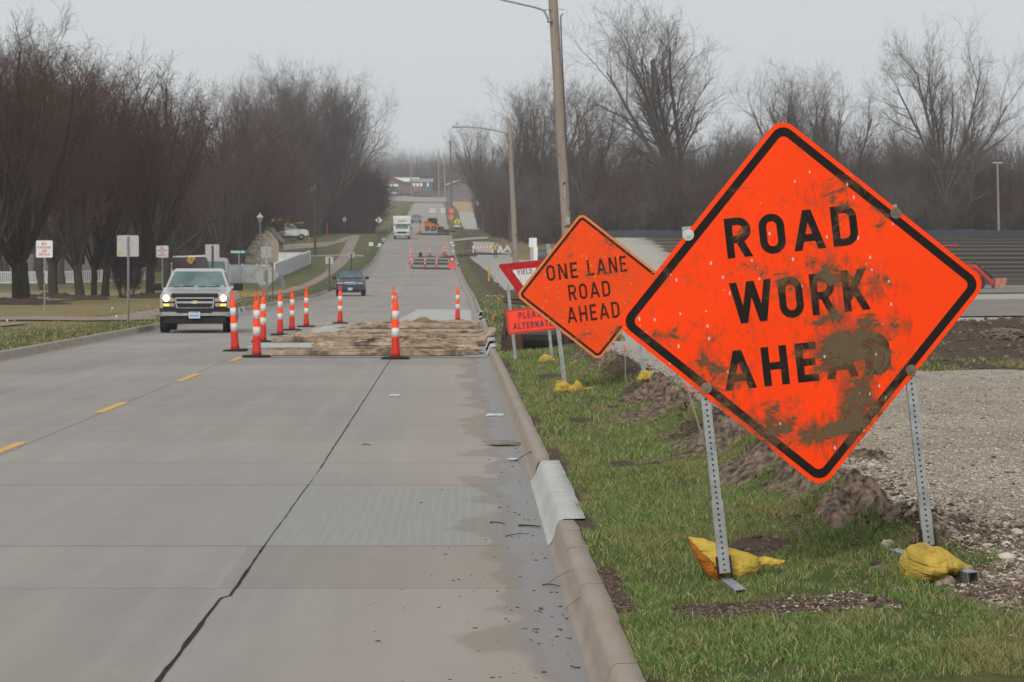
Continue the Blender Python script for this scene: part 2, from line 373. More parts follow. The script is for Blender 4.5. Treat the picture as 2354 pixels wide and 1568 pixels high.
M['path'] = kerb_material('sidewalk_concrete', (.34,.27,.225), (.28,.235,.20), (.2,.17,.14))
M['path_new'] = kerb_material('new_sidewalk', (.44,.42,.385), (.36,.345,.31), (.24,.2,.16))

def rot2(v, th): return (v[0]*math.cos(th)-v[1]*math.sin(th), v[0]*math.sin(th)+v[1]*math.cos(th))
def sheeting(name, base, dirt_blobs, chips=.0, edge=None, mud=(.105,.077,.045), rough=.35, chipcol=(.55,.5,.46), letter=False, seed=0):
    """dirt_blobs: (x, z, rx, rz, weight) in the sign's own frame"""
    k = NT(name); co = k.coord(); sx = k.sep(co); x, z = sx[0], sx[2]
    nb = k.noise(k.scale(co, (1.0,1,1.4)), 6.5, 8, .74, .9); ns = k.noise(k.scale(co, (1,1,.45)), 26, 6, .75)
    c = k.mix(k.ramp(k.noise(co, 2.2, 3), .3, .7, 0, .35), base, tuple(b*.78 for b in base)); scr = k.noise(k.scale(co, (1.5,1,30)), 3, 5, .8, .2); c = k.mix(k.ramp(scr, .66, .72, 0, .35), c, (.95,.22,.10))
    tot = None
    for bx, bz, rx, rz, w in dirt_blobs:
        dx = k.math('DIVIDE', k.math('SUBTRACT', x, bx), rx); dz = k.math('DIVIDE', k.math('SUBTRACT', z, bz), rz)
        d = k.math('SQRT', k.math('ADD', k.math('MULTIPLY', dx, dx), k.math('MULTIPLY', dz, dz)))
        f = k.math('MULTIPLY', k.ramp(d, 0, 1.5, 1, 0), w); tot = f if tot is None else k.math('MAXIMUM', tot, f)
    if tot is not None:
        nc = k.noise(k.scale(co, (1,1,1.25)), 3.2, 3, .5, .3)
        th = k.math('ADD', tot, k.math('ADD', k.math('MULTIPLY', k.math('SUBTRACT', nb, .5), 3.2), k.math('MULTIPLY', k.math('SUBTRACT', nc, .5), 2.2)))
        light = k.math('MULTIPLY', k.ramp(k.math('ADD', k.math('MULTIPLY', tot, 1.2), k.math('ADD', k.math('MULTIPLY', k.math('SUBTRACT', ns, .52), 3.4), k.math('MULTIPLY', k.math('SUBTRACT', nc, .5), 1.5))), .10, .75), k.ramp(tot, .02, .22, 0, .66))
        c = k.mix(light, c, (.12,.06,.03)); heavy = k.ramp(th, .60, .66); hv2 = k.ramp(th, .30, .60, 0, .65); c = k.mix(hv2, c, (.16,.085,.04)); c = k.mix(heavy, c, k.mix(ns, mud, tuple(m_*1.35 for m_ in mud)))
        rgh = k.mix(heavy, (rough,)*3, (.95,)*3); k.put(k.b.inputs['Roughness'], rgh)
        k.bump(heavy, .0015)
    if chips:
        vo = k.new('ShaderNodeTexVoronoi'); k.put(vo.inputs[0], k.scale(co, (1,1,.6))); vo.inputs['Scale'].default_value = 42; vo.inputs['Randomness'].default_value = 1
        sel = k.math('GREATER_THAN', k.sep(vo.outputs['Color'])[0], 1-chips)
        hit = k.math('MULTIPLY', sel, k.ramp(k.math('ADD', vo.outputs['Distance'], k.math('MULTIPLY', k.noise(co, 90, 3), .45)), .40, .46, 1, 0))
        c = k.mix(hit, c, chipcol)
    k.put(k.b.inputs['Base Color'], c)
    if tot is None: k.put(k.b.inputs['Roughness'], rough)
    k.b.inputs['Specular IOR Level'].default_value = .12
    return k.m
# ================================================================== SETTING
def rows():
    y = [3.0]
    while y[-1] < 1400: y.append(y[-1]+(.07 if 12 < y[-1] < 22 else max(.11, y[-1]*.0062)))
    return np.array(y)
YR = rows()
def grid_mesh(name, X, Y, Z, m, uv=None, kind='structure', smooth=True):
    nr, nc = X.shape
    V = np.stack([X, Y, Z], -1).reshape(-1, 3); i = np.arange(nr*nc).reshape(nr, nc)
    F = np.stack([i[:-1,:-1], i[:-1,1:], i[1:,1:], i[1:,:-1]], -1).reshape(-1, 4)
    me = np_mesh(name, V, [F], uv=None if uv is None else uv.reshape(-1, 2), smooth=smooth)
    o = link(name, me, m)
    if kind: o['kind'] = kind
    return o
def zones(X, Y):
    u = X-XRt(Y); v = XLt(Y)-X; ub = ubf(Y)
    n = fbm(X*2.2, Y*.9); n2 = fbm(X*.6+9, Y*.25)
    dirt = np.exp(-((u-ub-.1)/.42)**2)*np.clip(n*2.6-.52, 0, 1.3)*(Y > 14.8)
    dirt = np.where((u > .5) & (u < 1.5) & (Y > 15), np.maximum(dirt, sstep(.66, .72, n)*.8), dirt)
    trk = np.exp(-((Y-14.0+.25*sstep(1.2, 2.2, u)-.2*(n2-.5))/(.34+.35*sstep(1.1, 2.0, u)))**2)*sstep(.25, .5, u)                    # wheel track across the verge
    dirt = np.maximum(dirt, trk*np.clip(n*3.0-.5, .3, 1.2)); 
    dirt = np.maximum(dirt, (1-sstep(.20, .32, u))*(u > 0)*(n > .50)*.8)
    grav = sstep(ub+.15, ub+.5, u+.5*(n2-.5)+.25*(n-.5))*(Y > 14.4)
    grav = np.maximum(grav, sstep(1.7, 2.1, u+.4*(n-.5))*sstep(13.5, 14.2, Y)); grav = np.maximum(grav, trk*.8*sstep(.7, 1.6, u)*sstep(.35, .55, n))
    grav = np.where(Y > 60, sstep(2.2, 2.8, u+.8*(n2-.5)), grav)
    grav = grav*(1-sstep(395, 410, Y))
    md = sstep(42, 44.5, Y+2*(n-.5))*(1-sstep(70, 78, Y))*sstep(4.9, 5.6, X+.8*(n2-.5))
    grav = grav*(1-md); dirt = np.maximum(dirt, md*.95)
    grav = grav*np.where((md > .2) & (md < .7), 0, 1)
    far = sstep(12, 15, X)*sstep(150, 165, Y)
    fld = sstep(11, 14, X+2*(n2-.5))*sstep(166, 174, Y)*(1-sstep(309, 313, Y))
    wood = (sstep(309, 313, Y)*sstep(4, 7, u)*(1-sstep(430, 470, Y)))
    dirt = np.maximum(dirt, np.where((Y > 184) & (Y < 400) & (u > 1.2) & (u < 3.0), np.clip(n*2.2-.35, 0, 1), 0))
    grav = grav*(1-np.maximum(fld, wood)); dry = np.zeros_like(X)
    dry = np.maximum(dry, np.where(v > 0, sstep(.8, 2.2, v+1.6*(n2-.5))*(1-.75*sstep(190, 235, Y)), 0))
    dry = np.maximum(dry, np.where(u > 0, .30*sstep(.45, .7, n2)+.2*(n > .6), 0)); dry = np.maximum(dry, wood*1.0)
    dry = np.maximum(dry, np.where(v > 0, .9*sstep(4, 7, v)*sstep(560, 640, Y), 0)); bk = sstep(1000, 1012, Y); dirt = np.maximum(dirt, bk*np.clip(.35+n, 0, 1)); grav = grav*(1-bk); lw = 0*v
    dirt = np.where(Y > 60, np.maximum(dirt, np.where((u > 0) & (u < .5), .5*n, 0)), dirt)
    # tree mulch rings are meshes of their own
    return dirt, grav, fld, np.clip(dry, 0, 1)
uR = np.concatenate([np.linspace(.145, 3.4, 78), 3.4+np.cumsum(.05*1.085**np.arange(78))])
uL = np.concatenate([np.linspace(.24, 3.0, 18), 3.0+np.cumsum(.2*1.11**np.arange(50))])
YY = YR[:, None]; XRr = XRt(YR)[:, None]; XLr = XLt(YR)[:, None]
X = np.concatenate([XLr-uL[::-1][None, :], XLr-.15, XLr+.2, XRr-.2, XRr+.08, XRr+uR[None, :]], 1)
Yg = np.repeat(YY, X.shape[1], 1)
Z = ground_z(X, Yg)
a0 = len(uL); Z[:, a0:a0+4] = roadz(YR)[:, None]-.12
gro = grid_mesh('ground', X, Yg, Z, M['ground'])
d_, g_, f_, w_ = zones(X, Yg)
ca = gro.data.color_attributes.new('zone', 'FLOAT_COLOR', 'POINT')
ca.data.foreach_set('color', np.stack([d_, g_, f_, w_], -1).astype(np.float32).ravel())

# carriageway
t = np.linspace(0, 1, 15)[None, :]
Xr = XLr*(1-t)+XRr*t; Yr = np.repeat(YY, 15, 1); Zr = np.repeat(roadz(YR)[:, None], 15, 1)
m_ = YR < 985
grid_mesh('road', Xr[m_], Yr[m_], Zr[m_], M['road'], uv=np.stack([Xr[m_]-XRr[m_], Yr[m_]], -1))

def along(name, Ys, prof, side, m, noise=0, kind='structure', smooth=False, amp=None):
    """sweep a (u, z) profile along a road edge; side 1 right, -1 left"""
    Ys = np.array(Ys); e = (XRt(Ys) if side > 0 else XLt(Ys))[:, None]; prof = np.array(prof)
    U = np.repeat(prof[None, :, 0], len(Ys), 0); Zp = np.repeat(prof[None, :, 1], len(Ys), 0)
    if noise:
        k = (fbm(Ys*2.1+side, Ys*.7, 4)-.5)[:, None]*noise; fr = (prof[:, 0]/prof[:, 0].max())[None, :]
        U = U+k*fr**3; Zp = Zp+((fbm(Ys*5, Ys*0+.3, 3)-.5)*(.002 if m.name == 'fresh_kerb' else .005))[:, None]*(fr > .3)
    Xk = e+side*U; Yk = np.repeat(Ys[:, None], len(prof), 1); Zk = roadz(Ys)[:, None]+Zp
    if side < 0: Xk, Yk, Zk = Xk[:, ::-1], Yk[:, ::-1], Zk[:, ::-1]
    return grid_mesh(name, Xk, Yk, Zk, m, kind=kind, smooth=smooth)
KP = [(-.012,-.05),(-.004,.002),(.012,.012),(.026,.05),(.044,.125),(.056,.146),(.072,.154),(.15,.156),(.155,.05)]
YK = YR[(YR > 8) & (YR < 900)]
def span(a, b): q = YK[(YK > a) & (YK < b)]; return np.concatenate([[a], q, [b]])
segs = [(8,19.12),(24.75,59.0),(74.5,99),(122,184),(188,330),(352,900)]
for a, b in segs: along('kerb', span(a, b), KP, 1, M['kerb'], noise=.025)
KN = [(-.012,-.05),(-.006,.004),(.006,.012),(.026,.05),(.052,.12),(.068,.148),(.085,.160),(.215,.163),(.222,.05)]
along('kerb', np.arange(19.08, 24.80, .08), KN, 1, M['kerb_new'], noise=.02)
for a, b in ((59.8,63.2),(66.0,70.0),(72,74.5),(99,101),(118,122),(330,333),(345,352)): along('kerb', np.arange(a, b, .25), KN, 1, M['kerb_new'], noise=.2)
for a, b in ((8,128),(133,226),(240,395),(408,900)): along('kerb', span(a, b), KP, -1, M['kerb'], noise=.04)
for a, b in ((128,130),(131,133),(395,398),(405,408)): along('kerb', np.arange(a, b+.1, .5), KN, -1, M['kerb_new'], noise=.2)

# lane markings, each dash a painted strip 4 mm proud
def cl(Y): return XRt(Y)-np.interp(Y, [0,30,56,125,234,1400], [4.83,4.60,4.42,4.95,5.1,5.0])
mk = MB()
def strip_on_road(mb, Y0, Y1, Xc, w, dz=.004, n=4):
    ys = np.linspace(Y0, Y1, n)
    for i in range(n-1):
        a, b = ys[i], ys[i+1]; xa, xb = Xc(a), Xc(b)
        mb.add([(xa-w/2, a, float(roadz(a))+dz), (xa+w/2, a, float(roadz(a))+dz), (xb+w/2, b, float(roadz(b))+dz), (xb-w/2, b, float(roadz(b))+dz)], [(0,1,2,3)])
for y0, y1 in ((27.4,30.2),(36.2,39.0),(46.0,49.3),(55.9,59.0),(66,68)): strip_on_road(mk, y0, y1, lambda q: cl(q)+0, .105)
yy = 90.0
while yy < 700: strip_on_road(mk, yy, yy+3.6, cl, .11); yy += 11.3
k = NT('worn_yellow_paint'); co = k.coord(); n = k.noise(co, 9, 6, .8)
k.base(k.mix(k.ramp(n, .5, .66), (.66,.38,.05), (.38,.31,.2)), .7); M['lane'] = k.m
mk.build('road_marking', M['lane'])['kind'] = 'structure'
mk = MB()                                                        # opened long joint between lane and parking strip
def crack_x(q): return float(np.interp(q, [10,12.9,16.1,16.15,19,26,56,58], [-1.375,-1.40,-1.44,-1.40,-1.45,-1.545,-2.1,-2.12]))
ys = np.arange(9, 58.6, .09)
for a in ys:
    b = a+.09; j = lambda q: crack_x(q)+.005*(fbm(np.array(q*1.9), np.array(q*.3), 3)-.5)*2
    wd = lambda q: float(np.interp(q, [9,16,18.9,19.2,24,27,56], [.021,.018,.011,.006,.007,.011,.010]))*(.55+.9*float(vnoise(np.array(q*6.1), np.array(3.2))))
    if 24.4 < a < 26.2 and random.random() < .5: continue
    za, zb = float(roadz(a))+.003, float(roadz(b))+.003
    mk.add([(j(a)-wd(a)/2, a, za), (j(a)+wd(a)/2, a, za), (j(b)+wd(b)/2, b, zb), (j(b)-wd(b)/2, b, zb)], [(0,1,2,3)])
M['joint'] = mat('joint_filler', (.022,.019,.017), (.05,.042,.035), 20, .9)
mk.build('road_joint', M['joint'])['kind'] = 'structure'

# sidewalks, cross roads and slabs draped on the land, 30 mm above it
def drape(name, A, B, m, n=24, dz=.03, kind='structure', cols=4):
    """sheet between two picture polylines, laid on the land"""
    def res(pl):
        pts = [G(*p) for p in pl]; d = [0]
        for i in range(1, len(pts)): d.append(d[-1]+(pts[i]-pts[i-1]).length)
        q = np.linspace(0, d[-1], n); return np.stack([np.interp(q, d, [p[i] for p in pts]) for i in range(2)], -1)
    a, b = res(A), res(B); w = np.linspace(0, 1, cols)[None, :, None]
    pt = a[:, None, :]*(1-w)+b[:, None, :]*w
    return grid_mesh(name, pt[..., 0], pt[..., 1], ground_z(pt[..., 0], pt[..., 1])+dz, m, kind=kind)
def drapeXY(name, A, B, m, n=24, dz=.03, kind='structure', cols=6):
    def res(pts):
        d = [0]
        for i in range(1, len(pts)): d.append(d[-1]+math.dist(pts[i], pts[i-1]))
        q = np.linspace(0, d[-1], n); return np.stack([np.interp(q, d, [p[i] for p in pts]) for i in range(2)], -1)
    a, b = res(A), res(B); w = np.linspace(0, 1, cols)[None, :, None]; pt = a[:, None, :]*(1-w)+b[:, None, :]*w
    return grid_mesh(name, pt[..., 0], pt[..., 1], ground_z(pt[..., 0], pt[..., 1])+dz, m, kind=kind)
drape('sidewalk', [(238,732),(330,717),(470,690),c2(270,1320),c2(600,1285),c2(850,1245),c2(1100,1180),c2(1400,1030),c2(1510,900),c2(1680,680),c2(1830,510)],
      [(330,732),(400,722),(500,700),c2(400,1340),c2(650,1318),c2(900,1288),c2(1200,1210),c2(1440,1085),c2(1600,990),c2(1830,680),c2(1925,510)], M['path'], n=80)
drape('path', [(716,588.5),(795,586),(836,588)], [(716,591),(795,588.5),(838,591)], M['path_new'], n=12, dz=.05)
drape('path', [c2(850,650),c2(1250,622),c2(1745,592)], [c2(850,662),c2(1250,634),c2(1740,602)], M['path_new'], n=16, dz=.05)
drape('path', [(0,731.5),(200,731.8),(360,730)], [(0,739),(200,739.5),(360,737)], M['path'], n=20, dz=.034)
drape('path', [(0,745),(60,744.5)], [(0,753),(60,747)], M['path'], n=8, dz=.034)
drape('driveway', [(-40,676),(120,676),(215,678)], [(-40,699),(100,694),(190,690)], mat('tan_driveway', (.33,.27,.225), (.25,.21,.18), .6, .9), n=20, dz=.05)
drape('driveway', [(640,568),(760,561),(815,541)], [(645,578),(750,568),(830,545)], M['path'], n=12, dz=.06)
drape('driveway', [c8(1650,850),c8(1760,1100),c8(1850,1400),c8(1900,1440)], [c8(1840,890),c8(2040,1050),c8(2160,1320),c8(2250,1440)], M['path_new'], n=50, dz=.07)
# concrete lot beside the verge (right), with the cut slab edges
drape('path', [c3(1790,1325),c3(1900,1420),c3(2000,1500),c3(2130,1600),(1162,671)], [c3(2330,1290),c3(2330,1330),(1225,600),(1240,620),(1250,650)], M['path_new'], n=30, dz=.06)
drape('path', [c3(1600,1232),c3(1700,1240)], [c3(2340,1262),c3(2340,1285)], M['path_new'], n=16, dz=.06)
drape('path', [(1040,552),(1120,545)], [(1040,556),(1122,550)], M['path_new'], n=8, dz=.06)
drapeXY('cross_road', [(1.8,165),(14,158),(30,150),(60,142)], [(-.2,215),(14,182),(30,172),(60,166)], mat('grey_side_road', (.24,.235,.225), (.18,.17,.155), .4, .9), n=60, dz=.05)
drapeXY('cross_road', [(7,94),(20,92),(60,90)], [(7,140),(20,134),(60,128)], mat('pale_haul_road', (.27,.245,.21), (.20,.18,.155), .5, .95), n=40, dz=.04)
drapeXY('cross_road', [(-75,962),(-22,948),(30,950)], [(-80,1010),(-22,1000),(30,1000)], mat('far_cross_road', (.34,.31,.27), (.28,.26,.23), .1, .9), n=20, dz=.15)
drapeXY('dry_field', [(-12.5,770),(3,770),(20,775)], [(-18,948),(0,948),(30,948)], mat('straw_field', (.42,.29,.14), (.33,.24,.13), .2, .9), n=20, dz=.1)

along('kerb', np.arange(113.5, 117.6, .25), [(0,.004),(.1,.02),(.25,.10),(.5,.15),(1.2,.17),(3.2,.19),(3.25,.05)], 1, M['kerb_new'], noise=0)
# ------------------------------------------------------------------ grass, stones, chips (nobody could count them)
def blades(name, n, yr, ur, side, hgt, wid, c1, c2, dens=None, seed=1, lay=.5):
    r = np.random.default_rng(seed)
    q = r.random(n); Y = yr[0]*(yr[1]/yr[0])**q if yr[1]/yr[0] < 3 else 1/(1/yr[0]*(1-q)+1/yr[1]*q)
    u = ur[0]+(ur[1]-ur[0])*r.random(n); X = (XRt(Y)+u) if side > 0 else (XLt(Y)-u)
    vis = np.abs(X)/Y < CW/2/FPX*1.12; X, Y, u = X[vis], Y[vis], u[vis]
    keep = r.random(len(X)) < dens(X, Y, u); X, Y = X[keep], Y[keep]; n = len(X)
    cl_ = fbm(X*4, Y*2.2, 3)*.5+fbm(X*14, Y*9, 2)*.5; Z = ground_z(X, Y)-.006
    h = hgt*(.45+.9*r.random(n))*np.clip(cl_*3.2-.7, .25, 2.0); a = r.random(n)*2*np.pi; ln = h*lay*(.2+1.3*r.random(n)); la = r.random(n)*2*np.pi
    w = wid*(.6+.8*r.random(n))*np.maximum(1, Y/26)
    base = np.stack([X, Y, Z], -1); side_ = np.stack([np.cos(a), np.sin(a)*.5, np.zeros(n)], -1)*w[:, None]/2
    lean = np.stack([np.cos(la)*ln, np.sin(la)*ln, np.zeros(n)], -1)
    up = np.stack([np.zeros(n), np.zeros(n), h], -1)
    V = np.stack([base-side_, base+side_, base+lean*.35+up*.6+side_*.8, base+lean*.35+up*.6-side_*.8, base+lean+up*.92], 1).reshape(-1, 3)
    i = np.arange(n)[:, None]*5
    me = np_mesh(name, V, [i+np.array([0,1,2,3]), i+np.array([3,2,4])])
    k = NT(name+'_blades'); co = k.coord(); g = k.new('ShaderNodeNewGeometry').outputs['Random Per Island']
    c = k.mix(k.ramp(g, 0, 1), c1, c2); c = k.mix(k.ramp(g, .76, .86), c, (.36,.30,.16)); c = k.mix(k.ramp(k.noise(k.scale(co, (1,.4,1)), 1.6, 4), .47, .62, 0, .6), c, (.25,.20,.09))
    k.base(c, .6, spec=.25); k.b.inputs['Subsurface Weight'].default_value = 0
    return tag(link(name, me, k.m), kind='stuff')
def dn_bank(X, Y, u):
    d, g, f, w = zones(X, Y); return np.clip(1-1.3*g, 0, 1)*(X > 5)*(1-sstep(45.2, 47.5, Y+1.5*fbm(X, Y*.5)))*(fbm(X*1.3, Y*.6) > .42)
def dn_near(X, Y, u):
    d, g, f, w = zones(X, Y); n = fbm(X*2.6, Y*1.2)
    n2 = fbm(X*9, Y*6, 3); ok = np.clip(1.15-1.6*d, 0, 1)*np.clip(1.1-1.5*g, 0, 1)*(.3+.85*sstep(.3, .52, n))*(.35+.9*sstep(.36, .5, n2))
    return np.where((Y > 19) & (Y < 24.9) & (u < .19), 0, np.where(u < .30, .8*ok, ok))
blades('grass', 230000, (11.4, 24), (.155, 2.6), 1, .036, .0036, (.055,.115,.02), (.18,.27,.06), dn_near, 3, .9)
blades('grass', 120000, (23, 62), (.16, 2.4), 1, .045, .0048, (.06,.12,.022), (.18,.26,.06), dn_near, 4, .8)
blades('grass', 30000, (41, 48), (5.2, 10.5), 1, .06, .006, (.05,.09,.02), (.13,.16,.06), dn_bank, 8, .8)
blades('grass', 50000, (60, 190), (.2, 3.0), 1, .07, .012, (.055,.10,.025), (.11,.16,.045), dn_near, 5, .8)
blades('grass', 26000, (56, 190), (.16, 2.6), -1, .045, .008, (.07,.105,.03), (.13,.15,.055), lambda X, Y, u: np.where(u < 1.4, 1, .25), 6, .8)
def stones(name, n, sampler, size, m, seed=1, flat=.65):
    r = np.random.default_rng(seed); X, Y, s = sampler(r, n); n = len(X)
    s = s*size; Z = ground_z(X, Y)+s*.12
    O = np.array([[1,0,0],[0,1,0],[-1,0,0],[0,-1,0],[0,0,1],[0,0,-1],[.6,.6,.55],[-.6,.6,.5],[-.6,-.6,.55],[.6,-.6,.5]], dtype=float)
    Fc = np.array([[0,6,9],[0,1,6],[1,7,6],[1,2,7],[2,8,7],[2,3,8],[3,9,8],[3,0,9],[6,4,9],[6,7,4],[7,8,4],[8,9,4],[0,5,1],[1,5,2],[2,5,3],[3,5,0]])
    sc = s[:, None, None]*np.stack([.7+.6*r.random(n), .7+.6*r.random(n), flat*(.6+.7*r.random(n))], -1)[:, None, :]
    V = O[None]*sc*(1+.35*(r.random((n, 10, 1))-.5)); a = r.random(n)*2*np.pi; c, q = np.cos(a)[:, None], np.sin(a)[:, None]
    V = np.stack([V[..., 0]*c-V[..., 1]*q, V[..., 0]*q+V[..., 1]*c, V[..., 2]], -1)+np.stack([X, Y, Z], -1)[:, None, :]
    me = np_mesh(name, V.reshape(-1, 3), [(np.arange(n)[:, None, None]*10+Fc[None]).reshape(-1, 3)]); return tag(link(name, me, m), kind='stuff')
k = NT('limestone_chips'); g = k.new('ShaderNodeNewGeometry').outputs['Random Per Island']
k.base(k.mix(k.ramp(g, .1, .95), (.22,.175,.13), (.58,.52,.44)), .9); M['chips'] = k.m
k = NT('soil_crumbs'); g = k.new('ShaderNodeNewGeometry').outputs['Random Per Island']
k.base(k.mix(g, (.06,.042,.032), (.21,.16,.12)), .95); M['crumbs'] = k.m
def smp_grav(r, n):
    q = r.random(n*3); Y = 1/(1/12.5*(1-q)+1/55*q); X = .9+(Y*.165-.9)*r.random(len(Y)); d, g, f, w = zones(X, Y)
    k_ = r.random(len(X)) < g; X, Y = X[k_][:n], Y[k_][:n]; return X, Y, (.35+r.random(len(X))**3*2.2)*np.interp(Y, [12,30,55], [1,1.2,1.6])
stones('gravel', 60000, smp_grav, .0045, M['chips'], 11)
def smp_big(r, n):
    q = r.random(n*4); Y = 1/(1/13.6*(1-q)+1/30*q); X = XRt(Y)+ubf(Y)+.45+(r.random(len(Y))-.5)*.7; d, g, f, w = zones(X, Y)
    k_ = r.random(len(X)) < g*.7; X, Y = X[k_][:n], Y[k_][:n]; return X, Y, .7+r.random(len(X))**4*2.0
stones('gravel', 900, smp_big, .014, M['chips'], 12)
def smp_soil(r, n):
    q = r.random(n*3); Y = 1/(1/13.8*(1-q)+1/60*q); X = XRt(Y)+ubf(Y)+.0+(r.random(len(Y))-.5)*1.5; d, g, f, w = zones(X, Y)
    k_ = r.random(len(X)) < d+.12*(np.abs(X-XRt(Y)-ubf(Y)) < .5); X, Y = X[k_][:n], Y[k_][:n]; return X, Y, .4+r.random(len(X))**4*3.2
stones('soil_crumbs', 20000, smp_soil, .0065, M['crumbs'], 13)
def smp_trk(r, n):
    Y = 12.3+4.5*r.random(n*4); X = XRt(Y)+.15+2.6*r.random(len(Y)); d, g, f, w = zones(X, Y); k_ = r.random(len(X)) < d*1.2-.2; X, Y = X[k_][:n], Y[k_][:n]; return X, Y, .3+r.random(len(X))**4*2.6
stones('soil_crumbs', 12000, smp_trk, .005, M['crumbs'], 17)
def smp_bank(r, n):
    Y = 43+27*r.random(n*3); X = 5+6*r.random(len(Y)); d, g, f, w = zones(X, Y); k_ = r.random(len(X)) < d; X, Y = X[k_][:n], Y[k_][:n]; return X, Y, .4+r.random(len(X))**5*4
stones('soil_crumbs', 9000, smp_bank, .013, M['crumbs'], 18)
def smp_litter(r, n):
    q = r.random(n); Y = 1/(1/12.5*(1-q)+1/60*q); X = XRt(Y)-.02-np.abs(r.normal(0, .2, n)); return X, Y, .25+r.random(n)**4*1.7
def smp_l3(r, n):
    X, Y, s = smp_grav(r, n); return X, Y, .5+r.random(len(X))**4*4
stones('leaf_litter', 900, smp_l3, .006, mat('grey_brown_leaves', (.06,.045,.035), (.12,.09,.07), 40, .9), 16, .3)
o = stones('leaf_litter', 300, smp_litter, .0075, mat('dead_leaves', (.05,.035,.025), (.16,.075,.035), 40, .9), 14, .3)
def smp_l2(r, n):
    q = r.random(n); Y = 1/(1/12.5*(1-q)+1/30*q); X = XRt(Y)-1.0*r.random(n); return X, Y, .3+r.random(n)**4*1.2
stones('leaf_litter', 110, smp_l2, .010, mat('crumbled_leaves', (.07,.05,.035), (.2,.17,.13), 40, .9), 15, .3)

# torn-up sods along the berm, each a lump of its own
M['sod'] = mat('torn_sod', (.27,.20,.145), (.05,.036,.027), 15, .95, bump=.02, bsc=30, det=6)
def lump(name, label, cat, p, d, m, seed, grp=None, rough=.35, tilt=0, parent=None, sub=3):
    r = np.random.default_rng(seed); n1, n2 = 44, 24; V = []; off = r.random(3)*50
    for i in range(n2+1):
        th = math.pi*i/n2
        for j in range(n1):
            ph = 2*math.pi*j/n1; x, y, z = math.sin(th)*math.cos(ph), math.sin(th)*math.sin(ph), math.cos(th)
            f = 1+rough*(float(fbm(np.array(x*1.7+off[0]+z), np.array(y*1.7+off[1]+z*.6), 3))-.5)*2.2+rough*(float(fbm(np.array(x*6+off[2]+z*3), np.array(y*7+off[1]+z*2), 3))-.5)*1.1
            V.append((x*f*d[0]/2, y*f*d[1]/2, max(z*f, -.3)*d[2]))
    F = [(i*n1+j, (i+1)*n1+j, (i+1)*n1+(j+1) % n1, i*n1+(j+1) % n1) for i in range(n2) for j in range(n1)]
    mb = MB().add(V, F); o = mb.build(name, m, parent); o.location = p; o.rotation_euler = (0, tilt, r.random()*.6)
    if label: tag(o, label, cat, grp)
    return o
sods = [((1760,1040),.52,.15,'long torn sod lump lying beneath the left post of the big road work sign'),((1850,1100),.34,.10,'torn sod heaped just under the lower corner of the big road work sign'),
        ((1640,1000),.48,.14,'torn sod heaped left of the big sign\'s left post'),((1500,955),.5,.12,'long low sod lump between the two diamond signs'),((1396,940),.16,.09,'small round clod lying alone on the grass'),
        ((1490,905),.42,.14,'sod pile carrying the far yellow sandbag'),((1540,925),.4,.12,'sod lump just nearer than the far yellow sandbag'),((1385,842),.4,.13,'sod lump below the lower corner of the one lane sign'),
        ((1960,1190),.3,.12,'torn sod lump left of the big sign\'s right post'),((1990,1050),.22,.10,'dark clod right of the big sign\'s lower corner'),((1340,818),.3,.10,'small far sod lump by the posts of the one lane sign')]
def heap(name, label, cat, p, w, dpt, h, m, seed, grp=None):
    r = np.random.default_rng(seed); ox, oy = r.random(2)*60; nx, ny = 64, 48; x = np.linspace(-.62, .62, nx)[None, :]+0*np.linspace(0, 1, ny)[:, None]; y = np.linspace(-.62, .62, ny)[:, None]+0*x
    rr = np.sqrt((x*1.75)**2+(y*1.75)**2)+.75*(fbm(x*3+ox, y*3+oy, 3)-.5)
    z = h*(np.clip(1-rr**2, -.25, .6)*(.2+1.5*fbm(x*6+ox, y*6+oy, 4))+1.5*(fbm(x*15+oy, y*13+ox, 4)-.5)*np.clip(1.15-rr, 0, 1))
    X_, Y_ = x*w+p[0], y*dpt+p[1]; Z_ = ground_z(X_, Y_)+z-.004; i = np.arange(nx*ny).reshape(ny, nx); ok = (z[:-1,:-1] > -.03*h)
    F = np.stack([i[:-1,:-1], i[:-1,1:], i[1:,1:], i[1:,:-1]], -1)[ok]
    me = np_mesh(name, np.stack([X_-p[0], Y_-p[1], Z_-p[2]], -1).reshape(-1, 3), [F], smooth=True); o = link(name, me, m); o.location = p; return tag(o, label, cat, grp)
for i, ((x, y), w, h, lb) in enumerate(sods):
    q = G(x, y); heap('sod_lump', lb, 'sod', q, w*1.45, w*3.4, h*.62, M['sod'], 40+i, 'torn sods along the soil berm'); continue
    lump('sod_lump', lb, 'sod', q, (w*1.0, w*1.5, h*.85), M['sod'], 40+i, 'torn sods along the soil berm', .5, .15*(i % 3-1))
for i, (x, y, w, lb) in enumerate([(2175,1345,.085,'pale rounded rock beside the right yellow sandbag'),(2040,1258,.06,'small stone in the grass left of the right sign foot'),(2215,1200,.07,'brownish rock on the gravel edge right of the right post')]):
    q = G(x, y); lump('rock', lb, 'rock', q, (w*1.2, w, w*.55), M['chips' if i != 2 else 'sod'] if i else mat('pale_rock', (.40,.33,.26), (.3,.24,.19), 30, .9, bump=.004), 80+i, None, .3)

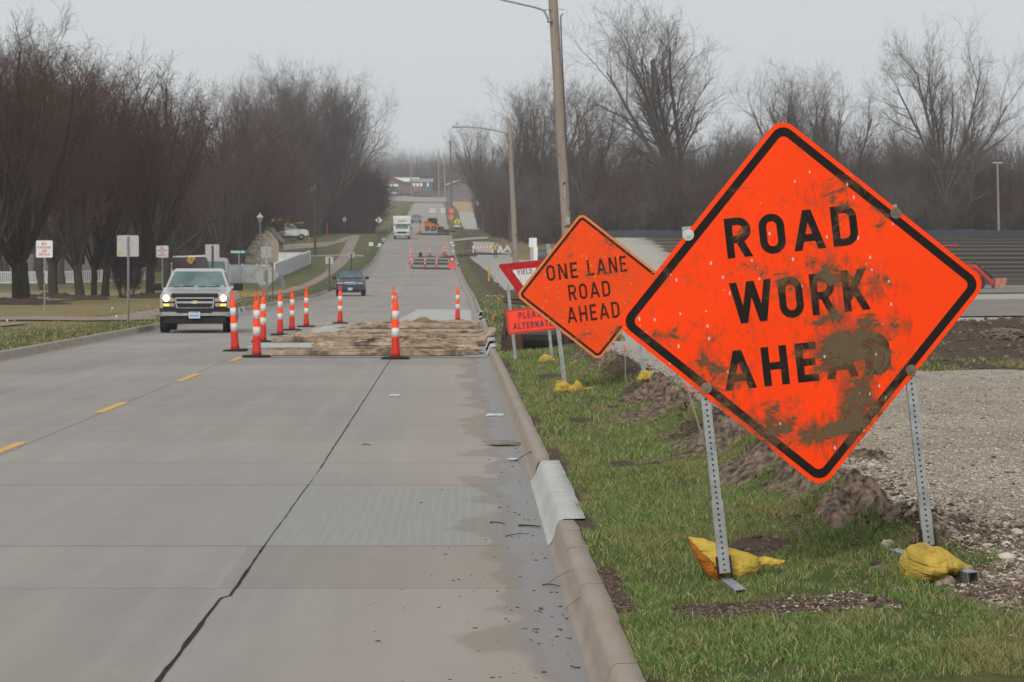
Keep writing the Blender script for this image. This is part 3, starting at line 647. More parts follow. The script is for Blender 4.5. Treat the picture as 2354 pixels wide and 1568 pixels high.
# mounds of dug soil behind the gravel
def mound(label, p, d, seed, m=None, name='soil_mound', cat='soil mound', rough=.5):
    return lump(name, label, cat, p, d, m or M['sod'], seed, None, rough)
q = G(955, 612); mound('low spoil heap at the near edge of the far excavation', G(*c3(1250,1320), road=True), (1.6, 2, .08), 92)
q = G(*c3(1560,985)); mound('brown spoil heap before the orange skid steer', q, (4, 4, .35), 93)
q = G(*c3(1700,1300)); mound('dark spoil heap beside the far concrete lot', q, (1.6, 5, .22), 94)
q = G(*c3(2100,1280)); mound('brown spoil strip before the far barricade', q, (4.0, 5, .12), 95)
q = G(2300,775); mound('black clump of soil on top of the long mound', q, (.5, 1.0, .12), 96, M['crumbs'])


# second torn-up bay: dark soil strips between pale slabs, and a black cone
M['wet_soil'] = mat('wet_soil', (.035,.028,.024), (.075,.06,.05), 1.2, .95, bump=.03)
def qslab(name, a, b, c, d, m, dz): 
    P4 = [G(*c3(*q), road=True) for q in (a, b, c, d)]; n = 10; t = np.linspace(0, 1, n)[None, :]; s_ = np.linspace(0, 1, 4)[:, None]
    X_ = (P4[0].x*(1-t)+P4[1].x*t)*(1-s_)+(P4[3].x*(1-t)+P4[2].x*t)*s_; Y_ = (P4[0].y*(1-t)+P4[1].y*t)*(1-s_)+(P4[3].y*(1-t)+P4[2].y*t)*s_
    grid_mesh(name, X_, Y_, roadz(Y_)+dz+.0*X_, m)
M['slab_far'] = mat('dull_slab', (.34,.33,.29), (.26,.25,.22), 1, .9)
for a, b, c, d, m_, dz in (((1030,1482),(1530,1490),(1525,1462),(1035,1456),'wet_soil',.006),((1040,1455),(1520,1460),(1518,1428),(1042,1424),'slab_far',.009),((1045,1423),(1515,1427),(1512,1398),(1048,1392),'wet_soil',.006),((1048,1391),(1512,1397),(1510,1382),(1050,1376),'slab_far',.012),
                       ((1050,1375),(1508,1381),(1506,1358),(1052,1350),'wet_soil',.006),((1052,1349),(1505,1357),(1500,1335),(1054,1330),'slab_far',.012),((1360,1334),(1575,1342),(1590,1300),(1400,1318),'wet_soil',.02),((1140,1030),(1540,1035),(1545,1005),(1150,1005),'wet_soil',.01)): qslab('road_cut' if m_ == 'wet_soil' else 'road_patch', a, b, c, d, M[m_], dz)
p = G(*c3(1137,1325), road=True); mb = MB(); mb.lathe([(.42,0),(.42,.08),(.24,.10),(.18,.35),(.2,.5),(.08,.58)], 12); o = mb.build('black_drum', M['black']); o.location = p; tag(o, 'small black drum standing on the far excavation edge', 'drum')
p = G(*c3(1625,960)); o = thing('parked_machine', 'low white and dark machine beside the yellow green sign', 'machine', p); mb = MB(); mb.bbox(-1.6,1.6,0,3,.2,1.0); mb.build('machine_body', M['darksteel'], o, bevel=.1); mb = MB(); mb.bbox(-1.2,1.1,.2,2,1.0,1.45); mb.build('white_top', M['white'], o, bevel=.1); o.scale = (.5, .5, .45)
for i, (x, y) in enumerate(((712,992),(645,1098),(600,1165),(588,1190),(1580,1180),(1575,1262),(1560,1150))):
    p = G(*c3(x, y)); mb = MB(); mb.box((0,0,.12), (.32,.45,.18), Matrix.Rotation(i*.7, 3, 'Z'), .8); o = mb.build('kerb_block', M['white'], bevel=.03); o.location = p; tag(o, 'small white concrete block marking a kerb edge far along the road', 'concrete block', 'white blocks along the far kerbs')
# ================================================================== LETTERING (stroke capitals)
def rounded(pts, closed=False):
    out = []; n = len(pts)
    for i, p in enumerate(pts):
        r = p[2] if len(p) > 2 else 0
        if r <= 0 or (not closed and i in (0, n-1)): out.append((p[0], p[1])); continue
        a, b = Vector(pts[i-1][:2]), Vector(pts[(i+1) % n][:2]); q = Vector(p[:2])
        d1, d2 = (a-q).normalized(), (b-q).normalized(); r1 = min(r, (a-q).length*.5, (b-q).length*.5)
        s_, e_ = q+d1*r1, q+d2*r1
        for t in np.linspace(0, 1, 7):
            # quarter ellipse between the tangent points
            th = t*math.pi/2; out.append(tuple(q+d1*r1*(1-math.sin(th))+d2*r1*(1-math.cos(th))))
    return out
def clip_poly(poly, lo, hi):
    for sgn, lim in ((1, lo), (-1, -hi)):
        o = []
        for i in range(len(poly)):
            a, b = poly[i-1], poly[i]; fa, fb = sgn*a[1]-lim, sgn*b[1]-lim
            if (fa >= 0) != (fb >= 0): t = fa/(fa-fb); o.append((a[0]+(b[0]-a[0])*t, a[1]+(b[1]-a[1])*t))
            if fb >= 0: o.append(b)
        poly = o
        if len(poly) < 3: return []
    return poly
def glyph(ch, t):
    h = t/2; w = {'I':t,'W':.98,'A':.74,'M':.8,'E':.52,'L':.50,'T':.56,'Y':.7,'K':.64,'N':.64,'H':.62,'P':.6}.get(ch, .62)
    l, r, b, T, m = h, w-h, h, 1-h, .5; rr = .30*w/.62*1.6
    D = [] # (points, closed, clipped)
    if ch in 'O0QC':
        if ch == 'C': D = [([(r,.72),(r,T,rr*.62),(l,T,rr*.62),(l,b,rr*.62),(r,b,rr*.62),(r,.28)], 0, 0)]
        else: D = [([(l,b,rr*.7),(r,b,rr*.7),(r,T,rr*.7),(l,T,rr*.7)], 1, 0)]
    elif ch == 'G': D = [([(r,.72),(r,T,rr*.62),(l,T,rr*.62),(l,b,rr*.62),(r,b,rr*.62),(r,.46),(w*.5,.46)], 0, 0)]
    elif ch == 'R': D = [([(l,0),(l,1)],0,0), ([(h,T),(r,T,.24),(r,.46,.24),(h,.46)],0,0), ([(w*.48,.50),(r-.0,-.02+.0),(r+.06,-.2)],0,1)]
    elif ch == 'P': D = [([(l,0),(l,1)],0,0), ([(h,T),(r,T,.24),(r,.44,.24),(h,.44)],0,0)]
    elif ch == 'D': D = [([(l,0),(l,1)],0,0), ([(h,T),(r,T,.3),(r,b,.3),(h,b)],0,0)]
    elif ch == 'A': D = [([(h*.9-.06,-.2),(w/2-.005,1.0),(w/2+.04,1.15)],0,1), ([(w-h*.9+.06,-.2),(w/2+.005,1.0),(w/2-.04,1.15)],0,1), ([(w*.2,.3),(w*.8,.3)],0,0)]
    elif ch == 'W': q = w/4; D = [([(h*.6-.05,1.2),(q+.0,0),(q+.03,-.2)],0,1), ([(q,0-.0),(2*q,1),(2*q+.04,1.2)],0,1), ([(3*q,0),(2*q,1),(2*q-.04,1.2)],0,1), ([(w-h*.6+.05,1.2),(3*q,0),(3*q-.03,-.2)],0,1)]
    elif ch == 'K': D = [([(l,0),(l,1)],0,0), ([(l+.02,.30),(r+.0,1.0),(r+.1,1.16)],0,1), ([(w*.42,.6),(r+.02,0),(r+.09,-.16)],0,1)]
    elif ch == 'E': D = [([(l,0),(l,1)],0,0), ([(h,T),(w,T)],0,0), ([(h,.5),(w*.9,.5)],0,0), ([(h,b),(w,b)],0,0)]
    elif ch == 'L': D = [([(l,0),(l,1)],0,0), ([(h,b),(w,b)],0,0)]
    elif ch == 'H': D = [([(l,0),(l,1)],0,0), ([(r,0),(r,1)],0,0), ([(l,.5),(r,.5)],0,0)]
    elif ch == 'N': D = [([(l,0),(l,1)],0,0), ([(r,0),(r,1)],0,0), ([(l-.02,1.1),(r+.02,-.1)],0,1)]
    elif ch == 'T': D = [([(w/2,0),(w/2,1)],0,0), ([(0,T),(w,T)],0,0)]
    elif ch == 'I': D = [([(l,0),(l,1)],0,0)]
    elif ch == 'Y': D = [([(w/2,0),(w/2,.44)],0,0), ([(w/2,.36),(h*.6-.08,1.15)],0,1), ([(w/2,.36),(w-h*.6+.08,1.15)],0,1)]
    elif ch == 'S': D = [([(r,.74),(r,T,.22),(l,T,.26),(l,.53,.24),(r,.49,.24),(r,b,.26),(l,b,.22),(l,.26)],0,0)]
    return w, D
def word(mb, text, x0, z0, ht, width, t=.17, y=0.0, gap=.17, flip=False):
    """capitals of height ht fitted to the given width; drawn in the xz plane facing -y"""
    tot = 0; ws = []
    for ch in text:
        w = .42 if ch == ' ' else glyph(ch, t)[0]; ws.append(w); tot += w+gap
    tot -= gap; sx = width/tot; x = x0; q = 0
    for ch, w in zip(text, ws):
        if ch != ' ':
            for pts, closed, clp in glyph(ch, t)[1]:
                pl = rounded(pts, closed); n = len(pl); q += 1; L = []
                for i in range(n):
                    a = Vector(pl[i-1]) if (i > 0 or closed) else None; c = Vector(pl[(i+1) % n]) if (i < n-1 or closed) else None; p = Vector(pl[i])
                    d1 = (p-a).normalized() if a is not None and (p-a).length > 1e-6 else None; d2 = (c-p).normalized() if c is not None and (c-p).length > 1e-6 else None
                    d1 = d1 or d2; d2 = d2 or d1; nn = Vector((-(d1.y+d2.y), d1.x+d2.x)).normalized(); k_ = max(.5, nn.dot(Vector((-d1.y, d1.x))))
                    L.append((p+nn*t/2/k_, p-nn*t/2/k_))
                for i in range(n if closed else n-1):
                    a, b = L[i], L[(i+1) % n]; poly = [tuple(a[0]), tuple(a[1]), tuple(b[1]), tuple(b[0])]
                    if clp: poly = clip_poly(poly, 0, 1)
                    if len(poly) < 3: continue
                    vs = [(x+px*sx, y-.00012*(q % 7), z0+pz*ht) for px, pz in poly]; mb.add(vs, [tuple(range(len(vs)))])
        x += (w+gap)*sx
    return mb
def rsquare(cx, cz, side, r, ang=math.pi/4, n=8):
    h = side/2; out = []
    for k_, (sx, sz) in enumerate(((1,-1),(1,1),(-1,1),(-1,-1))):
        for i in range(n+1):
            a = -math.pi/2+k_*math.pi/2+i/n*math.pi/2; x, z = sx*(h-r)+r*math.cos(a), sz*(h-r)+r*math.sin(a)
            X_, Z_ = rot2((x, z), ang); out.append((cx+X_, cz+Z_))
    return out
def rrect(cx, cz, w, h, r, n=5):
    out = []
    for k_, (sx, sz) in enumerate(((1,-1),(1,1),(-1,1),(-1,-1))):
        for i in range(n+1):
            a = -math.pi/2+k_*math.pi/2+i/n*math.pi/2; out.append((cx+sx*(w/2-r)+r*math.cos(a), cz+sz*(h/2-r)+r*math.sin(a)))
    return out
def ring(mb, A, B, y):
    n = len(A); return mb.add([(x, y, z) for x, z in A]+[(x, y, z) for x, z in B], [(i, (i+1) % n, (i+1) % n+n, i+n) for i in range(n)])
def perf_post(mb, x, z0, z1, y=0.0, w=.045, pitch=.0254, hole=.0056, sides=True):
    """square steel post with a hole punched in every pitch, front face and both sides"""
    n = int((z1-z0)/pitch); pitch = (z1-z0)/n; h = w/2; K = 8
    frames = [((1,0),(0,-1))]+([((0,1),(1,0)),((0,-1),(-1,0))] if sides else [])
    for (ux, uy), (nx, ny) in frames:
        for k_ in range(n):
            zc = z0+(k_+.5)*pitch; v = []
            for i in range(K):
                a = 2*math.pi*i/K; c, s_ = math.cos(a), math.sin(a); m = max(abs(c), abs(s_)); v.append((c/m*h, s_/m*pitch/2))
            for i in range(K):
                a = 2*math.pi*i/K; v.append((math.cos(a)*hole, math.sin(a)*hole))
            vs = [(x+a*ux+nx*h, y+a*uy+ny*h, zc+b) for a, b in v]
            mb.add(vs, [(i, (i+1) % K, (i+1) % K+K, i+K) for i in range(K)])
    mb.add([(x-h,y+h,z0),(x+h,y+h,z0),(x+h,y+h,z1),(x-h,y+h,z1)], [(1,0,3,2)])
    if not sides:
        mb.add([(x-h,y-h,z0),(x-h,y+h,z0),(x-h,y+h,z1),(x-h,y-h,z1)], [(0,1,2,3)]); mb.add([(x+h,y-h,z0),(x+h,y+h,z0),(x+h,y+h,z1),(x+h,y-h,z1)], [(0,1,2,3)])
    mb.add([(x-h,y-h,z1),(x+h,y-h,z1),(x+h,y+h,z1),(x-h,y+h,z1)], [(0,1,2,3)])
    return mb
def localf(origin, th, s_):
    def f(x, y): v = ((x-origin[0])/s_, -(y-origin[1])/s_); return rot2(v, -th)
    return f

# ------------------------------------------------------------------ the big diamond sign
OR = (1.0,.058,.004)
TH = R(6.4); YS = 15.15; SS = S(YS); foot = (1666,1326)
L = localf(foot, TH, SS); fp = P(*foot, YS)
big = thing('work_zone_sign', 'big orange diamond sign reading ROAD WORK AHEAD, smeared with mud, on two perforated steel posts', 'road sign', fp, (0, -TH, 0))
cx, cz = L(1839, 695); lc = lambda x, y: L((1550+x/1.616)*.9054, (280+y/1.616)*.9054)
def blob(x, y, rx, ry, w): a, b = lc(x, y); return (a, b, rx/1.616*.9054/SS, ry/1.616*.9054/SS, w)
BL = [blob(700,620,450,330,.16), blob(560,1330,350,220,.18), blob(965,975,165,150,1.12), blob(1000,1140,95,110,.95), blob(900,850,100,75,.78), blob(870,1330,85,90,.75), blob(965,1270,80,130,.62), blob(1180,870,75,55,.66), blob(900,700,190,130,.40), blob(430,1010,150,160,.34),
      blob(540,1090,60,70,.72), blob(570,930,90,110,.40), blob(640,1260,150,90,.36), blob(800,320,100,170,.20), blob(1010,1000,260,330,.30), blob(1100,1030,55,75,.75), blob(1060,760,130,110,.40), blob(380,1010,60,120,.40), blob(200,930,90,60,.3), blob(480,1200,90,60,.42)]
m_or = sheeting('big_sign_orange', OR, BL, .09); m_bk = sheeting('big_sign_black', (.012,.010,.009), BL, .03, rough=.4)
SQ = 610/SS
mb = MB(); outline = rsquare(cx, cz, SQ, .075); mb.prism(outline, -.034, -.030); panel = mb.build('sign_panel', m_or, big)
bm_ = MB(); ring(bm_, rsquare(cx, cz, SQ-.042, .058), rsquare(cx, cz, SQ-.118, .030), -.0352); bm_.build('black_border', m_bk, panel)
def word_px(mb, text, p0, p1, htpx, Lf, s_, y, t=.17, cx_=None):
    a = Lf(*p0); b = Lf(*p1); return word(mb, text, a[0], a[1], htpx/s_, b[0]-a[0], t, y)
for text, p0, p1, ht in (('ROAD', (1671,594), (1972,556), 92), ('WORK', (1688,744), (1996,703), 95), ('AHEAD', (1667,897), (2048,852), 90)):
    w_ = MB(); a = L(*p0); b = L(*p1); word(w_, text, a[0], a[1], ht/SS, b[0]-a[0], .185, -.0352, .20)
    w_.build('lettering', m_bk, panel)
m_edge = mat('chipped_edge', (.62,.52,.45), (.9,.06,.01), 40, .6)
for (bx, by), mm, rr_ in (((1580,539),'galv',.027),((2056,489),'signback',.026),((1622,890),'rust',.026),((2092,849),'rust',.025)):
    a = L(bx, by); h_ = MB(); h_.lathe([(rr_,-.0365),(rr_,-.0395),(.010,-.040),(.010,-.046),(.0,-.047)][::1], 18, 'y', (a[0], 0, a[1])); b_ = h_.build('bolt_washer', mat('washer_'+mm+str(bx), *( ((.55,.56,.55),(.35,.35,.34)) if mm == 'galv' else ((.2,.17,.13),(.12,.09,.06)))), big)
for i, ((x1,y1),(x0,y0)) in enumerate((((1577,520),(1667,1326)),((2051,470),(2133,1262)))):
    a1 = L(x1, y1); a0_ = L(x0, y0); xm = (a1[0]+a0_[0])/2-.0; z0 = a0_[1]+.02
    split = L(*((1640,1150) if i == 0 else (2113,1140)))[1]
    po = MB(); perf_post(po, xm, split, a1[1], 0, .044); pp = po.build('post', M['galv'], big)
    po = MB(); perf_post(po, xm, z0, split, 0, .052, hole=.0058); po.build('anchor_sleeve', mat('anchor_sleeve%d' % i, (.36,.38,.39), (.26,.275,.285), 12, .5, .6), pp)
    br = MB(); br.bbox(xm-.034, xm-.029, -.04, .04, z0-.03, z0+.075); br.bbox(xm+.029, xm+.034, -.04, .04, z0-.03, z0+.075); br.bbox(xm-.045, xm-.034, -.012, .0, z0+.02, z0+.03)
    br.build('rusty_bracket', M['rust'], big)
    g_ = L(x0, y0); f_ = MB(); rotm = Matrix.Rotation(R(3.0 if i == 0 else 7.5), 3, 'Z')
    zf = z0-(.095 if i else .05)
    # skid: a square tube lying on the ground, running towards the camera
    for sgn in (0,):
        Lk = 1.42 if i else 1.1; cyy = -.02 if i else -.02; h = .025; vs = []
        for yy_ in (-Lk/2+cyy, Lk/2+cyy):
            for ax, az in ((-h,-h),(h,-h),(h,h),(-h,h)): vs.append(rotm @ Vector((ax, yy_, az))+Vector((xm, 0, zf)))
        f_.add(vs, [(0,1,5,4),(1,2,6,5),(2,3,7,6),(3,0,4,7),(4,5,6,7)])
        hi = .021; v2 = [rotm @ Vector((ax, -Lk/2+cyy, az))+Vector((xm, 0, zf)) for ax, az in ((-hi,-hi),(hi,-hi),(hi,hi),(-hi,hi))]; v3 = [rotm @ Vector((ax, -Lk/2+cyy+.12, az))+Vector((xm, 0, zf)) for ax, az in ((-hi,-hi),(hi,-hi),(hi,hi),(-hi,hi))]
        f_.add(vs[:4]+v2+v3, [(0,1,5,4),(1,2,6,5),(2,3,7,6),(3,0,4,7),(4,5,9,8),(5,6,10,9),(6,7,11,10),(7,4,8,11),(8,9,10,11)])
    f_.build('skid_foot', M['galv'], big)

# ------------------------------------------------------------------ yellow sandbags
def cloth_mat(name, c1, c2):
    k = NT(name); co = k.coord(); n = k.noise(k.scale(co, (1.6,1,4.5)), 5.5, 3, .5, 1.2); f = k.noise(co, 300, 2)
    c = k.mix(k.ramp(n, .3, .72), c1, c2); c = k.mix(k.ramp(k.noise(co, 11, 6, .75), .52, .68, 0, .6), c, (.17,.11,.045))
    k.bump(k.math('ADD', n, k.math('MULTIPLY', f, .03)), .030, 1.0); return k.base(c, .85)
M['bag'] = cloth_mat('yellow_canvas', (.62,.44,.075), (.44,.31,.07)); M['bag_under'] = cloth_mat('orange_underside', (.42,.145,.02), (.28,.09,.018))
M['bag_new'] = cloth_mat('pale_yellow_canvas', (.58,.40,.08), (.42,.29,.07))
def bag_loft(mb, secs, n=30, seed=0, wr=.05):
    """secs: (cx, cy, cz, half width along y, half height) along x"""
    r = np.random.default_rng(seed); S_ = np.array(secs, dtype=float); q = np.linspace(0, len(S_)-1, 48); C_ = np.stack([np.interp(q, range(len(S_)), S_[:, i]) for i in range(5)], -1)
    for _ in range(2): C_[1:-1] = (C_[:-2]+2*C_[1:-1]+C_[2:])/4
    rings = []
    for i, (x, y, z, a, b) in enumerate(C_):
        rg = []
        for j in range(n):
            t = 2*math.pi*j/n; f = 1+wr*(float(fbm(np.array(i*.30+seed), np.array(math.cos(t)*1.9+seed*.7+math.sin(t)), 3))-.5)*2.6+wr*.5*math.sin(i*.55+3*math.cos(t*2+seed))*.6
            cy, sz = math.cos(t), math.sin(t); rg.append((x, y+a*f*math.copysign(abs(cy)**.8, cy), z+b*f*(sz if sz > 0 else max(sz, -.8))))
        rings.append(rg)
    return mb.loft(rings)
q = P(1664, 1318, 15.32); z0 = q.z-.01
bag1 = thing('sandbag', 'yellow sandbag with orange underside and tied neck, under the left post of the big sign', 'sandbag', (q.x, q.y, z0), (0,0,R(-4)), 'yellow sandbags holding the sign feet')
px = 1/490
def sx(x): return (x-1664)*px
def sz(y): return (1318-y)*px
mb = MB(); bag_loft(mb, [(sx(1583),.02,sz(1232),.010,.006),(sx(1592),.02,sz(1244),.035,.028),(sx(1612),.02,sz(1262),.07,.06),(sx(1640),.01,sz(1284),.10,.088),(sx(1670),0,sz(1295),.12,.09),(sx(1700),0,sz(1298),.115,.075),(sx(1725),0,sz(1297),.085,.062),(sx(1741),0,sz(1295),.05,.045),(sx(1747),0,sz(1293),.02,.02)], 30, 3, .08)
b1 = mb.build('bag_body', M['bag'], bag1, smooth=True)
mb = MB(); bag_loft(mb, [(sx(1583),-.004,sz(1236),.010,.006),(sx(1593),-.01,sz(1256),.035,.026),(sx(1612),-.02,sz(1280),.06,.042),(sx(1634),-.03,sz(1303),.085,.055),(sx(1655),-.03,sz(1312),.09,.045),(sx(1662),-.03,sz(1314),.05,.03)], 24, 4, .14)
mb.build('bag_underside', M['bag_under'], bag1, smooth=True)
mb = MB(); bag_loft(mb, [(sx(1738),0,sz(1288),.018,.014),(sx(1750),0,sz(1284),.03,.022),(sx(1770),0,sz(1287),.035,.024),(sx(1787),0,sz(1288),.025,.016),(sx(1797),0,sz(1286),.012,.009),(sx(1804),0,sz(1284),.006,.005)], 16, 5, .2)
mb.build('tied_neck', M['bag'], bag1, smooth=True)
q = P(2150, 1338, 14.78); z0 = q.z-.01
bag2 = thing('sandbag', 'plump yellow sandbag slumped over the right skid of the big sign', 'sandbag', (q.x, q.y, z0), (0,0,R(3)), 'yellow sandbags holding the sign feet')
def sx2(x): return (x-2150)/500
def sz2(y): return (1338-y)/500
mb = MB(); bag_loft(mb, [(sx2(2079),.02,sz2(1322),.03,.02),(sx2(2086),.02,sz2(1305),.08,.055),(sx2(2105),.0,sz2(1293),.12,.082),(sx2(2128),0,sz2(1288),.13,.088),(sx2(2150),0,sz2(1289),.12,.068),(sx2(2165),0,sz2(1284),.11,.060),(sx2(2180),0,sz2(1291),.10,.050),(sx2(2200),0,sz2(1296),.07,.034),(sx2(2220),0,sz2(1300),.045,.016),(sx2(2233),0,sz2(1300),.012,.006)], 30, 8, .06)
mb.build('bag_body', M['bag'], bag2, smooth=True)
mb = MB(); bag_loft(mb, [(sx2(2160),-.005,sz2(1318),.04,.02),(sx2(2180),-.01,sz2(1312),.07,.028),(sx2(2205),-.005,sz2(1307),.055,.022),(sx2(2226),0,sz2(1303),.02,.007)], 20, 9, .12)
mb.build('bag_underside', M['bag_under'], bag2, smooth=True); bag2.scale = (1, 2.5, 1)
def small_bag(x, y, wpx, label, seed, m='bag_new'):
    p = G(x, y); s_ = S(p.y); w = wpx/s_
    o = thing('sandbag', label, 'sandbag', p, (0,0,0), 'yellow sandbags holding the sign feet')
    mb = MB(); r = random.Random(seed); k_ = [.02,.6,.95,.8,.45,.95,.8,.02] if seed % 2 else [.1,.7,1,1,.9,.6,.3,.05]
    bag_loft(mb, [(-w/2+w*i/7, 0, w*.16*k_[i]+.005, w*.28*max(k_[i], .1), w*.21*k_[i]+.004) for i in range(8)], 16, seed, .2)
    mb.build('bag_body', M[m], o, smooth=True)
    if wpx > 50:
        mb = MB(); bag_loft(mb, [(w*.46,0,w*.10,w*.03,w*.02),(w*.62,0,w*.13,w*.06,w*.03),(w*.74,0,w*.15,w*.02,w*.01)], 12, seed+1, .2); mb.build('tied_neck', M[m], o, smooth=True)
        mb = MB(); bag_loft(mb, [(-w*.48,0,w*.0,w*.04,w*.03),(-w*.36,0,w*.18,w*.10,w*.18),(-w*.22,0,w*.2,w*.1,w*.17),(-w*.06,0,w*.1,w*.06,w*.08)], 12, seed+2, .2); mb.build('bag_fold', M[m], o, smooth=True)
    return o
small_bag(1308, 902, 76, 'lumpy yellow sandbag with a tied neck under the left post of the one lane sign', 21)
small_bag(1493, 877, 58, 'yellow sandbag lying on torn sod under the right post of the one lane sign', 24)
small_bag(1259, 832, 44, 'flat yellow sandbag at the right post of the yield sign', 26)

# ------------------------------------------------------------------ second diamond sign
TH2 = R(6.8); Y2 = 38.0; S2 = S(Y2)*1.0; f2 = (1300,903); fp2 = P(*f2, Y2); fp2.z = fp2.z
L2 = localf(f2, TH2, S2)
one = thing('work_zone_sign', 'smaller orange diamond sign reading ONE LANE ROAD AHEAD standing between the other two signs', 'road sign', fp2, (0, -TH2, 0))
c2x, c2z = L2(1356, 659)
def bl2(x, y, r_, w): a, b = L2(x, y); return (a, b, r_/S2, r_/S2, w)
m2 = sheeting('second_sign_orange', (.86,.072,.008), [bl2(1280,560,60,.18), bl2(1400,620,70,.15)], .075, chipcol=(.62,.42,.3))
m2b = sheeting('second_sign_brown_black', (.045,.012,.006), [bl2(1380,790,30,.3)], .11, chipcol=(.45,.28,.12), rough=.5)
SQ2 = 243/S2
mb = MB(); mb.prism(rsquare(c2x, c2z, SQ2, .075), -.034, -.030); pn = mb.build('sign_panel', m2, one)
mb = MB(); ring(mb, rsquare(c2x, c2z, SQ2-.01, .07), rsquare(c2x, c2z, SQ2-.052, .055), -.0348); mb.build('faded_rim', mat('faded_rim', (.62,.25,.06), (.5,.18,.05), 20, .6), pn)
mb = MB(); ring(mb, rsquare(c2x, c2z, SQ2-.055, .055), rsquare(c2x, c2z, SQ2-.115, .03), -.0352); mb.build('black_border', m2b, pn)
def d6(x, y): return ((1200+x/2.85)*.9054, (500+y/2.85)*.9054)
for text, p0, p1, ht in (('ONE', d6(540,611), d6(765,581), 36.5), ('LANE', d6(836,572), d6(1118,533), 36.5), ('ROAD', d6(700,752), d6(1000,715), 36.5), ('AHEAD', d6(690,915), d6(1068,868), 37)):
    w_ = MB(); a = L2(*p0); b = L2(*p1); word(w_, text, a[0], a[1], ht/S2*1.0, b[0]-a[0], .155, -.0352, .22); w_.build('lettering', m2b, pn)
for (x1,y1),(x0,y0) in (((1268,560),(1301,905)),((1462,600),(1481,866))):
    a1 = L2(x1, y1); a0_ = L2(x0, y0); po = MB(); perf_post(po, a0_[0], a0_[1], a1[1], .0, .046, hole=.0065, sides=False); po.build('post', M['galv'], one)
    ft = MB(); ft.bbox(a0_[0]-.025, a0_[0]+.025, -.6, .6, a0_[1]-.05, a0_[1]); ft.build('skid_foot', M['galv'], one)
# ------------------------------------------------------------------ yield sign with plaque
TH3 = R(6.0); Y3 = 50.5; S3 = S(Y3); f3 = (1186,834); fp3 = P(*f3, Y3); L3 = localf(f3, TH3, S3)
yl = thing('yield_sign', 'worn red and white yield sign above an orange plaque reading PLEASE ALTERNATE', 'road sign', fp3, (0, -TH3, 0))
A_, B_ = L3(1143,608), L3(1262,597); wdt = 122/S3; A_ = (A_[0], A_[1])
def tri(x, z, w, r_, n=5):
    c_ = [(x, z), (x+w, z), (x+w/2, z-w*.87)]; out = []
    for i in range(3):
        p, q_, n_ = Vector(c_[i-1]), Vector(c_[i]), Vector(c_[(i+1) % 3]); d1, d2 = (p-q_).normalized(), (n_-q_).normalized()
        s_, e_ = q_+d1*r_*1.6, q_+d2*r_*1.6
        for k_ in range(n+1):
            t = k_/n; out.append(tuple((s_*(1-t)**2+q_*2*t*(1-t)+e_*t*t)))
    return out
m3 = sheeting('scuffed_red', (.42,.015,.018), [bl2(0,0,1,0)], .2, chipcol=(.6,.3,.26)); m3w = mat('yield_white', (.62,.66,.66), (.5,.53,.52), 8, .4)
mb = MB(); mb.prism(list(reversed(tri(A_[0], A_[1], wdt, .04))), -.034, -.030); yp = mb.build('yield_panel', m3, yl)
iw = wdt*.47; mb = MB(); T_ = list(reversed(tri(A_[0]+wdt/2-iw/2, A_[1]-wdt*.135, iw, .02))); mb.add([(x, -.0352, z) for x, z in T_], [tuple(range(len(T_)))]); mb.build('white_centre', m3w, yp)
m3k = mat('brown_black', (.03,.012,.01), (.05,.02,.015), 9, .5)
w_ = MB(); word(w_, 'YIELD', A_[0]+wdt/2-.118, A_[1]-.195, 11.5/S3, .236, .19, -.037, .2); w_.build('lettering', mat('dark_red', (.2,.03,.03), (.3,.08,.07), 9, .5), yp)
pa, pb = L3(1162,712), L3(1168,770); pw = 119/S3; ph = 56/S3; pcx, pcz = pa[0]+pw/2+.0, (pa[1]+pb[1])/2
m3o = mat('fluorescent_red_orange', (1.0,.045,.012), (.85,.038,.012), 9, .4)
mb = MB(); mb.prism(rrect(pcx, pcz, pw, ph, .035), -.034, -.030); pl = mb.build('plaque', m3o, yl)
mb = MB(); ring(mb, rrect(pcx, pcz, pw-.02, ph-.02, .028), rrect(pcx, pcz, pw-.045, ph-.045, .02), -.0352); mb.build('dark_border', m3k, pl)
for text, dz, wd_ in (('PLEASE', 5/S3, .51), ('ALTERNATE', -19/S3, .76)):
    w_ = MB(); word(w_, text, pcx-wd_/2*pw-.005, pcz+dz, 15/S3, wd_*pw, .19, -.0352, .22); w_.build('lettering', m3k, pl)
for x0 in (L3(1186,834)[0], L3(1269,820)[0]):
    z_top = L3(1160,650)[1]; po = MB(); perf_post(po, x0, -.0, z_top, 0, .046, hole=.0065, sides=False); po.build('post', M['galv'], yl)
    ft = MB(); ft.bbox(x0-.025, x0+.025, -.5, .5, -.045, 0); ft.build('skid_foot', M['white'], yl)

